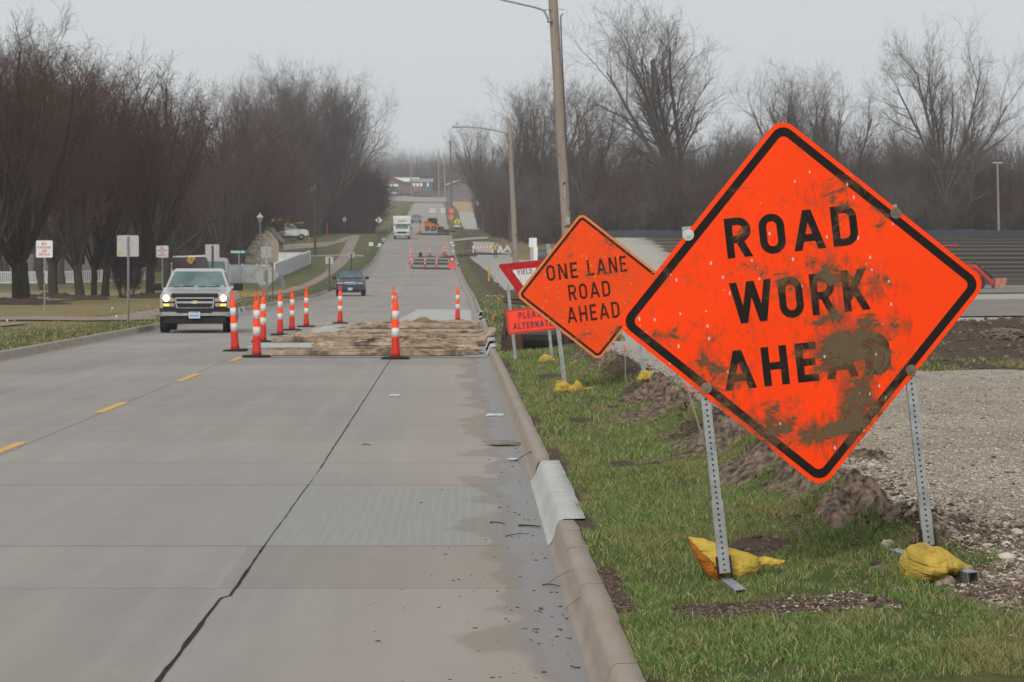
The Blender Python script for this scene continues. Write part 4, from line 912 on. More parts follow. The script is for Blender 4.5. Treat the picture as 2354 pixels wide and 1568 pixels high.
# ------------------------------------------------------------------ delineator tubes
def tube_mat():
    k = NT('tube_orange'); co = k.coord(); s_ = k.sep(co); n = k.noise(co, 9, 5, .7)
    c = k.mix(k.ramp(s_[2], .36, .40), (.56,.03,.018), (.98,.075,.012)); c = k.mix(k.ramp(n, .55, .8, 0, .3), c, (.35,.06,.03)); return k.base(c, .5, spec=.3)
M['tube'] = tube_mat(); M['reflect'] = mat('white_reflective_band', (.72,.72,.70), (.52,.52,.50), 12, .4)
def tube_rad(z): return float(np.interp(z, [.03,.3,.95,1.0,1.03], [.088,.070,.056,.045,.028]))
def make_tube(top=True):
    o = thing('delineator_tube', '', 'traffic delineator')
    mb = MB(); A = [R(22.5+45*i) for i in range(8)]; vs = [(r_*math.cos(a), r_*math.sin(a), z) for z, r_ in ((0,.26),(.032,.26),(.046,.22)) for a in A]
    mb.add(vs, [(i, (i+1) % 8, (i+1) % 8+8, i+8) for i in range(8)]+[(i+8, (i+1) % 8+8, (i+1) % 8+16, i+16) for i in range(8)]+[tuple(range(16, 24))]); mb.build('rubber_base', M['rubber'], o)
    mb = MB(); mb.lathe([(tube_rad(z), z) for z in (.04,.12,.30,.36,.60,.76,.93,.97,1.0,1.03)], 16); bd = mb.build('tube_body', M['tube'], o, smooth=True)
    for z0_, z1_ in ((.40,.55),(.70,.85)):
        mb = MB(); mb.lathe([(tube_rad(z0_)-.01, z0_), (tube_rad(z0_)+.003, z0_),(tube_rad(z1_)+.003, z1_),(tube_rad(z1_)-.01, z1_)], 16); mb.build('reflective_band', M['reflect'], o, smooth=True)
    mb = MB(); mb.tube([(-.028,0,1.0),(-.034,0,1.08),(-.028,0,1.14),(0,0,1.17),(.028,0,1.14),(.034,0,1.08),(.028,0,1.0)], .013, 8); mb.build('grab_loop', M['tube'], o, smooth=True)
    return o
t0_ = make_tube(); used = False
tubes = [((541,808),156,'delineator tube leaning slightly left, tied by yellow tape, nearest on the left of the works',-5), ((590,822),156,'upright delineator tube in front of the taped pair at the left corner of the works',0),
         ((604,787),140,'delineator tube just behind the left corner tube, holding the yellow tape end',1), ((644,771),0,'third delineator tube along the left side of the works',0),
         ((671,760),0,'delineator tube with a yellow ribbon tied to its loop',-1), ((704,752),0,'delineator tube on the left edge between the ribboned one and the blue pickup',0),
         ((782,744),0,'bleached delineator tube standing in front of the blue pickup',0), ((909,826),0,'lone delineator tube at the near edge of the burlap, in the middle of the lane',0),
         ((905,741),0,'delineator tube almost hidden behind the lone middle tube',0), ((1052,738),0,'delineator tube at the far right corner of the burlap by the kerb',0)]
TREE = kids(t0_)
for i, ((x, y), _, lb, ln) in enumerate(tubes):
    p = G(x, y, road=True); g_ = 'orange and white delineator tubes around the road works'
    if i == 0: t0_.location = p; t0_['label'] = lb; t0_['group'] = g_; t0_.rotation_euler = (0, R(-3), 0)
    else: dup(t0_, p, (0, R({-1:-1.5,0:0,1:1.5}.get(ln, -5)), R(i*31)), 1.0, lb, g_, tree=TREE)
p0, p1 = G(541,808,road=True), G(604,787,road=True); mb = MB()
for i in range(12):
    a, b = i/12, (i+1)/12; f_ = lambda t: (p0+(p1-p0)*t)+Vector((-.03*(1-t), 0, 1.13-.05*math.sin(math.pi*t)+.01*math.sin(t*19)))
    q0, q1 = f_(a), f_(b); h = .022+.012*math.sin(i*2.1)
    mb.add([q0-Vector((0,0,h)), q1-Vector((0,0,h)), q1+Vector((0,.002,h)), q0+Vector((0,.002,h))], [(0,1,2,3)]); mb.add([q0+Vector((0,.006,-h)), q1+Vector((0,.006,-h)), q1+Vector((0,.008,h)), q0+Vector((0,.008,h))], [(3,2,1,0)])
tag(mb.build('barrier_tape', M['yellowtape']), 'strip of yellow tape stretched between two leftmost tubes', 'tape')
p = G(671,760,road=True); mb = MB()
for sg in (-1, 1, .4): mb.tube([(p.x, p.y-.04, p.z+1.1), (p.x+sg*.07, p.y-.05, p.z+1.2), (p.x+sg*.15, p.y-.05, p.z+1.17 if sg > 0 else p.z+1.27)], [.012,.022,.006], 5, squash=.3)
tag(mb.build('ribbon', M['yellowtape']), 'yellow ribbon knotted on the loop of a tube', 'ribbon')
# far set around the second excavation
M2_ = [((1020,1468),'near left corner tube of the far excavation'),((1008,1410),'second tube along the left of the far excavation'),((1198,1470),'pale tube on the near edge of the far excavation, left of centre'),((1350,1478),'orange tube on the near edge of the far excavation, right of centre'),
       ((1262,1305),'tube at the back of the far excavation, middle'),((1440,1298),'tube at the back right of the far excavation'),((1108,1022),'left tube of the distant pair beside the box truck'),((1136,1012),'right tube of the distant pair beside the box truck'),((1014,1330),'third tube up the left of the far excavation'),((1470,1300),'tan tinted tube at the back right corner of the far excavation')]
for i, (q, lb) in enumerate(M2_):
    x, y = c3(*q); dup(t0_, G(x, y, road=True), (0, 0, R(i*40)), 1.1 if i < 6 else 1.25, lb, 'tubes around the far excavation', tree=TREE)

# ------------------------------------------------------------------ burlap over the fresh slabs
def slab(name, poly4, m, dz=.012, label=None):
    a, b, c, d = [G(*p, road=True) for p in poly4]
    n = 14; t = np.linspace(0, 1, n)[None, :]; s_ = np.linspace(0, 1, 6)[:, None]
    X_ = (a.x*(1-t)+b.x*t)*(1-s_)+(d.x*(1-t)+c.x*t)*s_; Y_ = (a.y*(1-t)+b.y*t)*(1-s_)+(d.y*(1-t)+c.y*t)*s_
    return grid_mesh(name, X_, Y_, roadz(Y_)+dz, m, kind='structure')
slab('road_patch', [(560,801),(740,800),(735,787),(600,789)], M['concrete_new'], .010)
slab('road_patch', [(690,768),(818,766),(835,747),(748,750)], M['concrete_new'], .011)
slab('road_patch', [(560,822),(1118,823),(1112,812),(575,812)], mat('dusty_concrete', (.33,.31,.29), (.27,.25,.235), 2, .9), .008)
slab('road_patch', [(850,781),(1105,781),(1103,771),(860,772)], M['concrete_new'], .012)
slab('road_patch', [(800,764),(1100,762),(1098,757),(810,757)], M['concrete_new'], .013)
slab('road_patch', [(905,741),(1085,741),(1082,712),(960,712)], M['concrete_new'], .008)
def burlap_mat():
    k = NT('burlap'); co = k.coord(); n = k.noise(k.scale(co, (.10,.60,2)), 1.8, 6, .65, .6); n2 = k.noise(co, 9, 4)
    c = k.mix(k.ramp(n, .36, .60), (.27,.185,.115), (.52,.40,.285)); c = k.mix(k.ramp(n2, .55, .8, 0, .4), c, (.17,.105,.06)); c = k.mix(k.ramp(n, .42, .34, 0, .8), c, (.055,.034,.02)); uv = k.coord('UV'); us = k.sep(uv); cr = k.noise(k.scale(uv, (1.1,6,1)), 2.2, 5, .55, .5); ed = k.math('MINIMUM', us[1], k.math('SUBTRACT', 1.0, us[1])); c = k.mix(k.ramp(k.math('ABSOLUTE', k.math('SUBTRACT', cr, .5)), .006, .030, .75, 0), c, (.05,.03,.018)); c = k.mix(k.math('MULTIPLY', k.ramp(ed, .03, .13, 1, 0), k.ramp(k.noise(k.scale(uv, (3,1,1)), 2, 4), .40, .60, 0, .8)), c, (.045,.028,.018)); k.bump(n2, .02, .6); return k.base(c, .95)  # dark folds, creases and edges: shadow painted into the colour, mixed with wet dirt
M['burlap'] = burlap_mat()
def burlap(label, poly4, seed, hh=.10, fold=.16, nx=150, ny=34):
    a, b, c, d = [G(*p, road=True) for p in poly4]; r = seed*13.7
    t = np.linspace(0, 1, nx)[None, :]; s_ = np.linspace(0, 1, ny)[:, None]
    wob0 = (fbm(t*9+r, t*0+1.1, 4)-.5)*.9; wob1 = (fbm(t*9+r, t*0+7.7, 4)-.5)*.9
    e0 = (fbm(s_*4+r, s_*0+3, 3)-.5)*1.1; e1 = (fbm(s_*4+r, s_*0+9, 3)-.5)*.8
    T = t+0*s_; Sx = s_+0*t
    X_ = (a.x*(1-T)+b.x*T)*(1-Sx)+(d.x*(1-T)+c.x*T)*Sx+e0*(1-T)**6+e1*T**6
    Y_ = (a.y*(1-T)+b.y*T)*(1-Sx)+(d.y*(1-T)+c.y*T)*Sx+wob0*(1-Sx)+wob1*Sx
    # folds run along the strip (ridged noise stretched along x)
    rd = 1-np.abs(2*fbm(X_*.55+r, Y_*1.5+r, 4)-1)*2.4; rd2 = 1-np.abs(2*fbm(X_*1.6+r*2, Y_*3.2, 3)-1)*2.2
    zz = hh*.55*np.clip(rd, 0, 1)**2+.02*np.clip(rd2, 0, 1)
    zz = zz+fold*.55*(np.exp(-((Sx-.04)/.05)**2)*(fbm(X_*.8+r, X_*0, 3)+.15)*1.0+np.exp(-((Sx-.95)/.05)**2)*(fbm(X_*.8-r, X_*0, 3))*.8)
    edge = np.minimum(np.minimum(T, 1-T)*nx/5, 1)*np.minimum(np.minimum(Sx, 1-Sx)*ny/1.5, 1)
    zz = zz*np.clip(edge, 0, 1)
    kerb = np.clip((X_-XRt(Y_)+.02)/.2, 0, 1)*.19
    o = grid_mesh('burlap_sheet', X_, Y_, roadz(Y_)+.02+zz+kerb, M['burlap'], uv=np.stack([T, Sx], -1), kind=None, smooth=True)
    return tag(o, label, 'burlap sheet', 'wrinkled burlap sheets curing the new slabs')
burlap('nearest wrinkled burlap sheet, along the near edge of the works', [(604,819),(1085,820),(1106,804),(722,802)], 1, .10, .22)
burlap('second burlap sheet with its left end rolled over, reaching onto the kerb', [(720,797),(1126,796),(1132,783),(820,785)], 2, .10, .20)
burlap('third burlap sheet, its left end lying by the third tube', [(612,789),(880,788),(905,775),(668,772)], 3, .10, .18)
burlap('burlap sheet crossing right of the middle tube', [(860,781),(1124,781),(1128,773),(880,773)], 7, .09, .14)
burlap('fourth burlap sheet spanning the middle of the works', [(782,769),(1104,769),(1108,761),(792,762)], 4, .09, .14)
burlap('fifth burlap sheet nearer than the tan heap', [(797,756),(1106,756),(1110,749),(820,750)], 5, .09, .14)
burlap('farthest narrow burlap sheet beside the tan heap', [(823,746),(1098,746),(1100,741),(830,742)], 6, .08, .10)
p = G(983,747,road=True); s_ = S(p.y)
mb = MB(); nx, ny = 40, 16; V = []; 
for j in range(ny+1):
    for i in range(nx+1):
        x = -0.72+1.44*i/nx; y = -.6+1.2*j/ny
        e = max(0, 1-(abs(x-.0)/.68)**1.3)*max(0, 1-(abs(y)/.58)**1.4); e2 = max(0, 1-((x+.22)/.3)**2)
        z = .22*e**.7*(.75+.5*e2)+.05*e*(float(fbm(np.array(x*3.0), np.array(y*4.0), 3))-.5)
        V.append((x, y, z))
mb.add(V, [(j*(nx+1)+i, j*(nx+1)+i+1, (j+1)*(nx+1)+i+1, (j+1)*(nx+1)+i) for j in range(ny) for i in range(nx)])
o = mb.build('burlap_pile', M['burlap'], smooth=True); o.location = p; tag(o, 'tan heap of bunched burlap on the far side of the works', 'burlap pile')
# ------------------------------------------------------------------ litter on the carriageway
def on_road(x, y, dz=.006): p = G(x, y, road=True); p.z += dz; return p
p = on_road(1180, 1060); mb = MB(); mb.lathe([(.001,.004),(.038,.004),(.05,.010),(.053,.016),(.053,.012),(.04,0)], 24); o = mb.build('paper_plate', mat('paper_white', (.72,.72,.72), (.6,.6,.6), 9, .7), smooth=True); o.location = p; tag(o, 'small white disc lying in the wet gutter', 'paper plate')
p = on_road(1138, 957); mb = MB(); r_ = random.Random(4)
for i in range(7): mb.box((-.08+.026*i, r_.uniform(-.03,.03), .012), (.04,.06,.012), Matrix.Rotation(r_.uniform(-.6,.6), 3, 'Y'))
o = mb.build('torn_wrapper', mat('wrapper', (.7,.74,.73), (.45,.62,.60), 20, .5)); o.location = p; tag(o, 'torn white and pale green wrapper in the gutter', 'litter')
p = on_road(906, 912); mb = MB()
for i in range(4): mb.box((-.04+.03*i, 0, .012+.006*(i % 2)), (.04,.07,.010), Matrix.Rotation(r_.uniform(-.5,.5), 3, 'Y'))
o = mb.build('crumpled_paper', M['white']); o.location = p; tag(o, 'crumpled white paper in the middle of the lane', 'litter')
p = on_road(1155, 1024); mb = MB(); mb.box((0,0,.02), (.27,.30,.012), Matrix.Rotation(.5, 3, 'Z') @ Matrix.Rotation(.04, 3, 'X')); o = mb.build('broken_board', mat('grey_board', (.3,.26,.21), (.2,.17,.14), 9, .9)); o.location = p; tag(o, 'thin broken board lying across the gutter', 'board')
for i, (xa, ya, xb, yb, rr_, lb) in enumerate([(1162,1234,1216,1228,.0028,'long straight twig on the repaired slab beside the fresh kerb'),(1192,1210,1243,1213,.007,'thick dark stick at the foot of the fresh white kerb'),(1126,1203,1160,1206,.005,'short brown stick left of the thick one'),
        (1186,1060,1235,1034,.0035,'dark bent stick leaning from the white disc onto the kerb'),(1248,1346,1285,1350,.004,'dark stick pointing along the gutter near the bottom of the kerb'),(835,1023,852,1025,.005,'tiny dark stick alone on the middle of the lane'),(1262,1340,1320,1310,.0014,'thin twig arching over the old kerb face'),(1300,1400,1352,1366,.0013,'nearest thin twig hanging down the kerb face')]):
    a, b = G(xa, ya), G(xb, yb); a.z += rr_; b.z += rr_; m_ = (a+b)/2+Vector((0,0,.012 if rr_ < .006 else .004))
    n_ = []; 
    for t in np.linspace(0, 1, 8): q_ = a*(1-t)**2+m_*2*t*(1-t)+b*t*t; n_.append((q_.x+.003*math.sin(t*17+i), q_.y, q_.z))
    mb = MB(); mb.tube(n_, [rr_*(1-.4*t) for t in np.linspace(0, 1, 8)], 6)
    if i in (0, 3): mb.tube([n_[4], (n_[4][0]+.02, n_[4][1], n_[4][2]+.022)], [rr_*.6, rr_*.3], 5)
    tag(mb.build('twig', M['bark']), lb, 'twig', 'sticks lying in the gutter')
a = G(1662, 1100); mb = MB(); mb.tube([(a.x, a.y, a.z+.0), (a.x+.03, a.y, a.z+.045), (a.x+.10, a.y, a.z+.05), (a.x+.22, a.y+.05, a.z+.045)], [.012,.010,.009,.008], 7); tag(mb.build('root', mat('dark_root', (.05,.045,.04), (.02,.02,.02), 20, .8)), 'dark bent root sticking out of the sod behind the left post', 'root')
# utility flags and pink topped stakes
def flag(x, y, m, lb, hpx=26, stake=None, group='small utility flags in the turf'):
    p = G(x, y); s_ = S(p.y); h = hpx/s_; o = thing('utility_flag' if stake is None else 'survey_stake', lb, 'flag' if stake is None else 'stake', p, (0, R(random.uniform(-5, 8)), R(random.uniform(-40, 40))), group)
    mb = MB(); mb.tube([(0,0,0),(0,0,h)], .004 if stake is None else .008, 6); mb.build('wire' if stake is None else 'stake_shaft', M['dirtywhite'] if stake is None else M['polewood'], o)
    mb = MB(); w = min(.13, h*.42) if stake is None else .02
    if stake is None: mb.add([(0,-.002,h-w*.8),(w*.5,-.02,h-w*.85),(w,.01,h-w*.7),(w,.01,h),(w*.5,-.02,h-.01),(0,-.002,h)], [(0,1,4,5),(1,2,3,4)]); mb.add([(0,.001,h-w*.8),(w*.5,-.017,h-w*.85),(w,.013,h-w*.7),(w,.013,h),(w*.5,-.017,h-.01),(0,.001,h)], [(5,4,1,0),(4,3,2,1)])
    else: mb.tube([(0,0,h-.01),(-.01,0,h+.03),(.012,0,h-.05)], [.012,.01,.006], 6)
    mb.build('flag_cloth' if stake is None else 'pink_ribbon', m, o); return o
M['pink'] = mat('pink_ribbon', (.85,.12,.2), (.7,.1,.15), 9, .6)
def c5(x, y): return (x/5.885*.9054, (600+y/5.885)*.9054)
for q, m_, lb in ((c5(90,1312),'flag_white','white flag in the turf at the far left edge'),(c5(200,1318),'flag_orange','orange flag just right of the leftmost white flag'),(c5(1250,1262),'flag_orange','larger orange flag beside the straight path'),(c5(1665,1130),'flag_white','white flag on the lawn left of the big blank sign back'),
                  (c5(2222,1085),'flag_orange','orange flag at the path left of the silver pickup'),(c5(950,1262),'flag_orange','tiny orange flag midway along the straight path'),(c5(1725,1248),'flag_white','tiny white flag beside the path junction')):
    flag(*q, M[m_], lb, 11)
def c1(x, y): return ((1150+x/7.84)*.9054, (580+y/7.84)*.9054)
flag(*c1(895,1505), M['flag_orange'], 'orange flag on the turf left of the yield sign post', 14); flag((1200+395/7.84)*.9054, (760+440/7.84)*.9054, M['flag_orange'], 'orange flag left of the PLEASE ALTERNATE plaque', 14)
p = G(1438,878); flag(1438, 878, M['pink'], 'wooden stake with pink top between the two diamond signs', 78, 1, 'survey stakes with pink ribbon')
flag(1625, 1040, M['pink'], 'leaning stake with pink ribbon showing behind the left corner of the big sign', 158, 1, 'survey stakes with pink ribbon').rotation_euler = (0, R(-17), 0)
p = G(*c1(760,1360)); mb = MB(); mb.box((0,0,.02), (.45,.12,.03)); mb.box((.25,.03,.05), (.3,.1,.02), Matrix.Rotation(.2, 3, 'Y')); mb.box((-.2,0,.05), (.1,.1,.06)); o = mb.build('white_debris', M['white']); o.location = p; tag(o, 'white scrap lying on the turf by the yield sign', 'debris')
# ================================================================== VEHICLES
M['glass_green'] = mat('green_tinted_glass', (.13,.20,.19), (.06,.10,.10), 1.8, .1, 0, spec=.7); M['glass_dark'] = mat('dark_glass', (.05,.075,.085), (.09,.13,.14), 1.5, .1, 0, spec=.7)
M['lens'] = mat('clear_lens', (.42,.36,.24), (.3,.26,.18), 30, .15); M['lamp_on'] = emis('lit_headlamp', (1.0,.93,.72), 4.0); M['turn_on'] = emis('lit_turn_signal', (1.0,.42,.06), 1.6)
M['plate'] = mat('plate_white', (.6,.68,.75), (.45,.58,.7), 30, .4); M['platetext'] = mat('plate_blue', (.05,.1,.22), (.08,.2,.35), 30, .5); M['gold'] = mat('gold_emblem', (.72,.68,.50), (.6,.55,.38), 30, .3, .6)
def wheel(parent, x, y, r, w=.24, side=1):
    mb = MB(); mb.lathe([(r*.62,-w/2),(r*.93,-w/2),(r,-w/2+.03),(r,w/2-.03),(r*.93,w/2),(r*.62,w/2)], 22, 'x'); t = mb.build('wheel', M['rubber'], parent, (x, y, r), smooth=False)
    mb = MB(); mb.lathe([(r*.62, 0),(r*.60, side*.03),(r*.3, side*.06),(r*.12, side*.09),(.01, side*.09)] if side > 0 else [(.01,-.09),(r*.12,-.09),(r*.3,-.06),(r*.60,-.03),(r*.62,0)], 16, 'x', (side*(w/2-.05), 0, 0)); mb.build('rim', M['steel'], t)
    return t
def rring(hw, z0, z1, y, rb=.06, rt=.08):
    pts = []
    for (cx_, cz_, r_, a0) in ((hw-rb, z0+rb, rb, -90), (hw-rt, z1-rt, rt, 0), (-hw+rt, z1-rt, rt, 90), (-hw+rb, z0+rb, rb, 180)):
        for i in range(4): a = R(a0+30*i); pts.append((cx_+r_*math.cos(a), y, cz_+r_*math.sin(a)))
    return pts
def pickup(label, p, rotz, scale, paint, roof=None, lit=False, style='square', glass='glass_green', group=None, name='pickup_truck', box=None, cat='pickup truck'):
    o = thing(name, label, cat, p, (0, 0, rotz), group); o.scale = (scale,)*3
    mb = MB(); st = [(.03,.90,.50,1.02,.1,.08),(.06,.955,.46,1.08,.08,.1),(.16,.985,.45,1.115,.06,.10),(.7,.995,.45,1.17,.05,.10),(1.35,1.0,.45,1.245,.05,.09),(1.45,1.0,.45,1.27,.05,.06),(3.3,1.0,.45,1.29,.05,.06),(5.5,.99,.47,1.30,.05,.05)]
    mb.loft([rring(h, a, b, y, q, r_) for y, h, a, b, q, r_ in st]); body = mb.build('body', paint, o, smooth=False, bevel=.012)
    mb = MB(); B = [(1.38,.91,1.25),(3.3,.92,1.27)]; T_ = [(1.98,.715,1.76),(3.12,.72,1.77)]
    rings = []
    for f in (0, .9, 1.0):
        y0, y1 = 1.38+(1.98-1.38)*min(f, 1), 3.3+(3.12-3.3)*f; h = .915+(.715-.915)*f; z = 1.25+(1.785-1.25)*f
        if f == 1.0: y0 += .10; y1 -= .05; h -= .07; z = 1.815
        r_ = .07; ring_ = []
        for sx_, sy_ in ((1,0),(1,1),(-1,1),(-1,0)):
            yb = y1 if sy_ else y0
            ring_.append((sx_*h, yb, z))
        rings.append(ring_)
    mb.loft(rings); cab = mb.build('cab', roof or paint, o, bevel=.03)
    mb = MB()                                                         # windscreen, 4 mm proud of the cab's sloping face
    def on(f, xf, off=.006): y = 1.38+.60*f/.9*.9; h = .915-.2*f; z = 1.25+.535*f; return (xf*h, y-off, z+off)
    mb.add([on(.05,-.93), on(.05,.93), on(.89,.90), on(.89,-.90)], [(0,1,2,3)]); ws = mb.build('windscreen', M[glass], o)
    mb = MB(); 
    for a, b in ((-.75,-.1),(.05,.72)): mb.tube([on(.04,a,.02), on(.075,b,.022)], .010, 5)
    mb.build('wiper', M['black'], ws)
    if lit:
        mb = MB()
        for a, b in ((-.62,-.42),(-.10,.0),(.22,.62),(.55,.86)): mb.add([on(.06,a,.012), on(.06,b,.012), on(.12,b-.03,.012), on(.105,a+.05,.012)], [(0,1,2,3)])
        mb.build('dash_papers', mat('pale_papers', (.5,.62,.58), (.3,.42,.4), 9, .6), ws)
    for sg in (-1, 1):
        mb = MB(); f0, f1 = .12, .84; hx = lambda f: sg*(.915-.2*f+.005)
        mb.add([(hx(f0),1.62,1.25+.535*f0),(hx(f0),3.1,1.25+.535*f0),(hx(f1),3.02,1.25+.535*f1),(hx(f1),2.05,1.25+.535*f1)], [(0,1,2,3)]); mb.build('side_window', M['glass_dark'], o)
        mb = MB(); mb.box((sg*1.16,1.50,1.29), (.27,.12,.21)); mb.box((sg*.98,1.55,1.22), (.2,.06,.06)); mb.build('wing_mirror', M['black'], o, bevel=.03)
        mb = MB(); mb.bbox(sg*1.0-.004, sg*1.0+.004, 2.62, 2.84, 1.08, 1.11); mb.build('door_handle', M['black'], o)
    fz = .0
    if style == 'square':
        mb = MB(); mb.bbox(-.66,.66,-.035,.05,.99,1.12); mb.bbox(-.9,.9,-.0,.05,.70,1.0); mb.build('nose_panel', M['black'], o, bevel=.02)
        gr = MB(); gr.bbox(-.53,.53,-.02,.03,.70,.99); g_ = gr.build('grille', M['black'], o)
        fr = MB()
        for x0,x1,z0_,z1_ in ((-.545,.545,.975,1.0),(-.545,.545,.865,.890),(-.53,.53,.695,.715),(-.545,-.52,.865,1.0),(.52,.545,.865,1.0)): fr.bbox(x0,x1,-.045,-.018,z0_,z1_)
        fr.prism([(-.545,.84),(.545,.84),(.545,.855),(-.545,.855)], -.045, -.018); fr.prism([(-.545,.85),(-.525,.85),(-.47,.70),(-.50,.70)][::-1], -.045, -.018); fr.prism([(.545,.85),(.525,.85),(.47,.70),(.50,.70)], -.045, -.018)
        fr.build('grille_trim', M['chrome'], g_)
        em = MB(); em.prism([(-.12,.845),(-.05,.845),(-.055,.825),(.045,.825),(.05,.845),(.12,.845),(.10,.895),(.045,.895),(.05,.915),(-.04,.915),(-.045,.895),(-.10,.895)], -.065, -.045); em.build('emblem', M['gold'], g_)
        for sg in (-1, 1):
            hl = MB(); hl.bbox(*sorted((sg*.56, sg*.93)), -.02, .05, .88, 1.07); h_ = hl.build('headlight', M['lens'], o, bevel=.02)
            if lit: l_ = MB(); l_.lathe([(.088,-.024),(.086,-.034),(.06,-.042),(.01,-.045)][::1], 16, 'y', (sg*.80, 0, .985)); l_.build('lit_lamp', M['lamp_on'], h_)
            tl = MB(); tl.bbox(*sorted((sg*.57, sg*.92)), -.02, .05, .745, .84); t_ = tl.build('turn_signal', M['lens'], o, bevel=.01)
            if lit: l_ = MB(); l_.bbox(*sorted((sg*.72, sg*.87)), -.03, -.02, .76, .82); l_.build('lit_lamp', M['turn_on'], t_)
        bp = MB(); bp.loft([[(x, y, z) for y, z in ((yb,.485),(yb,.60),(yb+.01,.70),(yb+.2,.70),(yb+.2,.485))] for x, yb in ((-.99,.02),(-.93,-.10),(-.5,-.16),(0,-.18),(.5,-.16),(.93,-.10),(.99,.02))]); b_ = bp.build('bumper', M['bumper'], o, bevel=.01)
        bp = MB()
        for i_ in range(6):
            xs_ = [-.99,-.93,-.5,0,.5,.93,.99]; ys_ = [.02,-.10,-.16,-.18,-.16,-.10,.02]; a, b = i_, i_+1; zlo = .60 if abs((xs_[a]+xs_[b])/2) > .3 else .565
            bp.add([(xs_[a], ys_[a]-.006, zlo), (xs_[b], ys_[b]-.006, zlo), (xs_[b], ys_[b]-.004, .708), (xs_[a], ys_[a]-.004, .708)], [(0,1,2,3)])
        bp.build('bumper_pad', M['black'], b_)
        va = MB(); va.bbox(-.86,.86,-.06,.3,.26,.49); va.build('front_valance', M['black'], o, bevel=.03)
    else:
        gr = MB(); gr.bbox(-.40,.40,-.045,.03,.82,1.0); g_ = gr.build('grille', M['chrome'], o, bevel=.03); gi = MB(); gi.bbox(-.32,.32,-.055,-.04,.87,.945); gi.build('grille_opening', M['black'], g_)
        gi = MB(); gi.bbox(-.20,.20,-.065,-.05,.895,.915); gi.build('grille_bar', M['chrome'], g_)
        for sg in (-1, 1):
            hl = MB(); hl.bbox(*sorted((sg*.46, sg*.93)), -.02, .05, .84, .99); hl.build('headlight', M['lens'], o, bevel=.03)
        bp = MB(); bp.loft([[(x, y, z) for y, z in ((yb,.46),(yb,.70),(yb+.2,.72),(yb+.2,.46))] for x, yb in ((-.99,.02),(-.93,-.10),(0,-.16),(.93,-.10),(.99,.02))]); bp.build('bumper', paint, o, bevel=.02)
        va = MB(); va.bbox(-.80,.80,-.07,.3,.26,.47); va.build('front_valance', M['black'], o, bevel=.03)
    pt = MB(); pt.bbox(-.155,.155,-.215,-.20,.42,.60); pt_ = pt.build('licence_plate', M['plate'], o)
    tx = MB(); tx.bbox(-.12,.12,-.218,-.216,.565,.585)
    for i_ in range(6): tx.bbox(-.12+.042*i_, -.095+.042*i_, -.218, -.216, .46, .53)
    tx.build('plate_marks', M['platetext'], pt_)
    for sg in (-1, 1):
        for yw in (.95, 4.45):
            ar = MB(); ar.lathe([(.47,0),(.47,.004),(.01,.004)] if sg > 0 else [(.01,-.004),(.47,-.004),(.47,0)], 20, 'x', (sg*1.0, yw, .45)); ar.build('wheel_arch', M['black'], o)
            wheel(o, sg*.885, yw, .39, .26, sg)
    un = MB(); un.bbox(-.75,.75,.5,5.2,.30,.46); un.build('underbody', M['black'], o)
    be = MB(); be.bbox(-.88,.88,3.45,5.4,1.302,1.306); be.build('bed_floor', M['black'], o)
    return o
def paint(name, c, met=.55, r_=.32):
    k = NT(name); co = k.coord(); n = k.noise(co, 3, 5, .7); s_ = k.sep(co)
    k.b.inputs['Coat Weight'].default_value = .4; k.b.inputs['Coat Roughness'].default_value = .15
    return k.base(k.mix(k.math('MULTIPLY', k.ramp(n, .4, .7), .3), c, tuple(x*.7+.03 for x in c)), r_, met)
M['bumper'] = mat('grey_chrome_bumper', (.46,.47,.48), (.34,.34,.35), 4, .3, .7)
P_ = G(448, 766, road=True)
pickup('silver pickup truck driving towards the camera with both headlights lit', P_, R(2.6), .925, paint('silver_paint', (.58,.575,.565)), lit=True)
P_ = G(805, 681, road=True)
pickup('dark blue pickup truck with a chrome grille, unlit, approaching beyond the tubes', P_, R(1.5), .90, paint('navy_paint', (.018,.03,.085), .3), style='chrome', glass='glass_dark')
P_ = G(957, 514, road=True)
pickup('distant dark grey pickup behind the white box truck', P_, R(1.5), .98, paint('charcoal_paint', (.10,.13,.15)), style='chrome', glass='glass_dark')
# box truck
P_ = G(924, 550, road=True); s_ = S(P_.y)/18.2
o = thing('box_truck', 'white box truck with cargo box over its cab, driving towards the camera', 'truck', P_, (0, 0, R(2)))
wp = paint('white_truck_paint', (.62,.63,.62), .0, .4)
mb = MB(); mb.bbox(-1.12,1.12,1.1,6.4,.75,2.95); mb.bbox(-1.12,1.12,.35,1.1,1.95,2.95); bx_ = mb.build('cargo_box', wp, o, bevel=.03)
mb = MB(); mb.loft([rring(1.13, 2.66, 3.0, .30, .03, .1), rring(1.13, 2.66, 3.0, 6.42, .03, .1)]); mb.build('roof_cap', mat('cap_white', (.80,.80,.76), (.7,.7,.66), 3, .5), bx_)
mb = MB()
for i_, w_ in enumerate((.10,.13,.09,.12,.14,.10,.12)): mb.bbox(-.52+.155*i_, -.52+.155*i_+w_, .342, .348, 2.27, 2.42)
mb.bbox(-.2,.25,.342,.348,2.16,2.2); mb.build('dark_lettering', mat('grey_blue_marks', (.08,.10,.16), (.14,.16,.22), 9, .6), bx_)
mb = MB(); mb.loft([rring(.94,.55,1.0,-.55,.05,.1), rring(1.0,.5,1.12,-.35,.05,.1), rring(1.02,.5,1.28,.25,.05,.1), rring(1.02,.5,1.3,1.1,.05,.1)]); mb.build('body', wp, o)
mb = MB(); mb.add([(-.98,.2,1.28),(.98,.2,1.28),(.86,.62,1.94),(-.86,.62,1.94),(-1.0,1.12,1.28),(1.0,1.12,1.28),(.9,1.12,1.94),(-.9,1.12,1.94)], [(0,1,2,3),(1,5,6,2),(4,0,3,7),(3,2,6,7)]); mb.build('cab', wp, o)
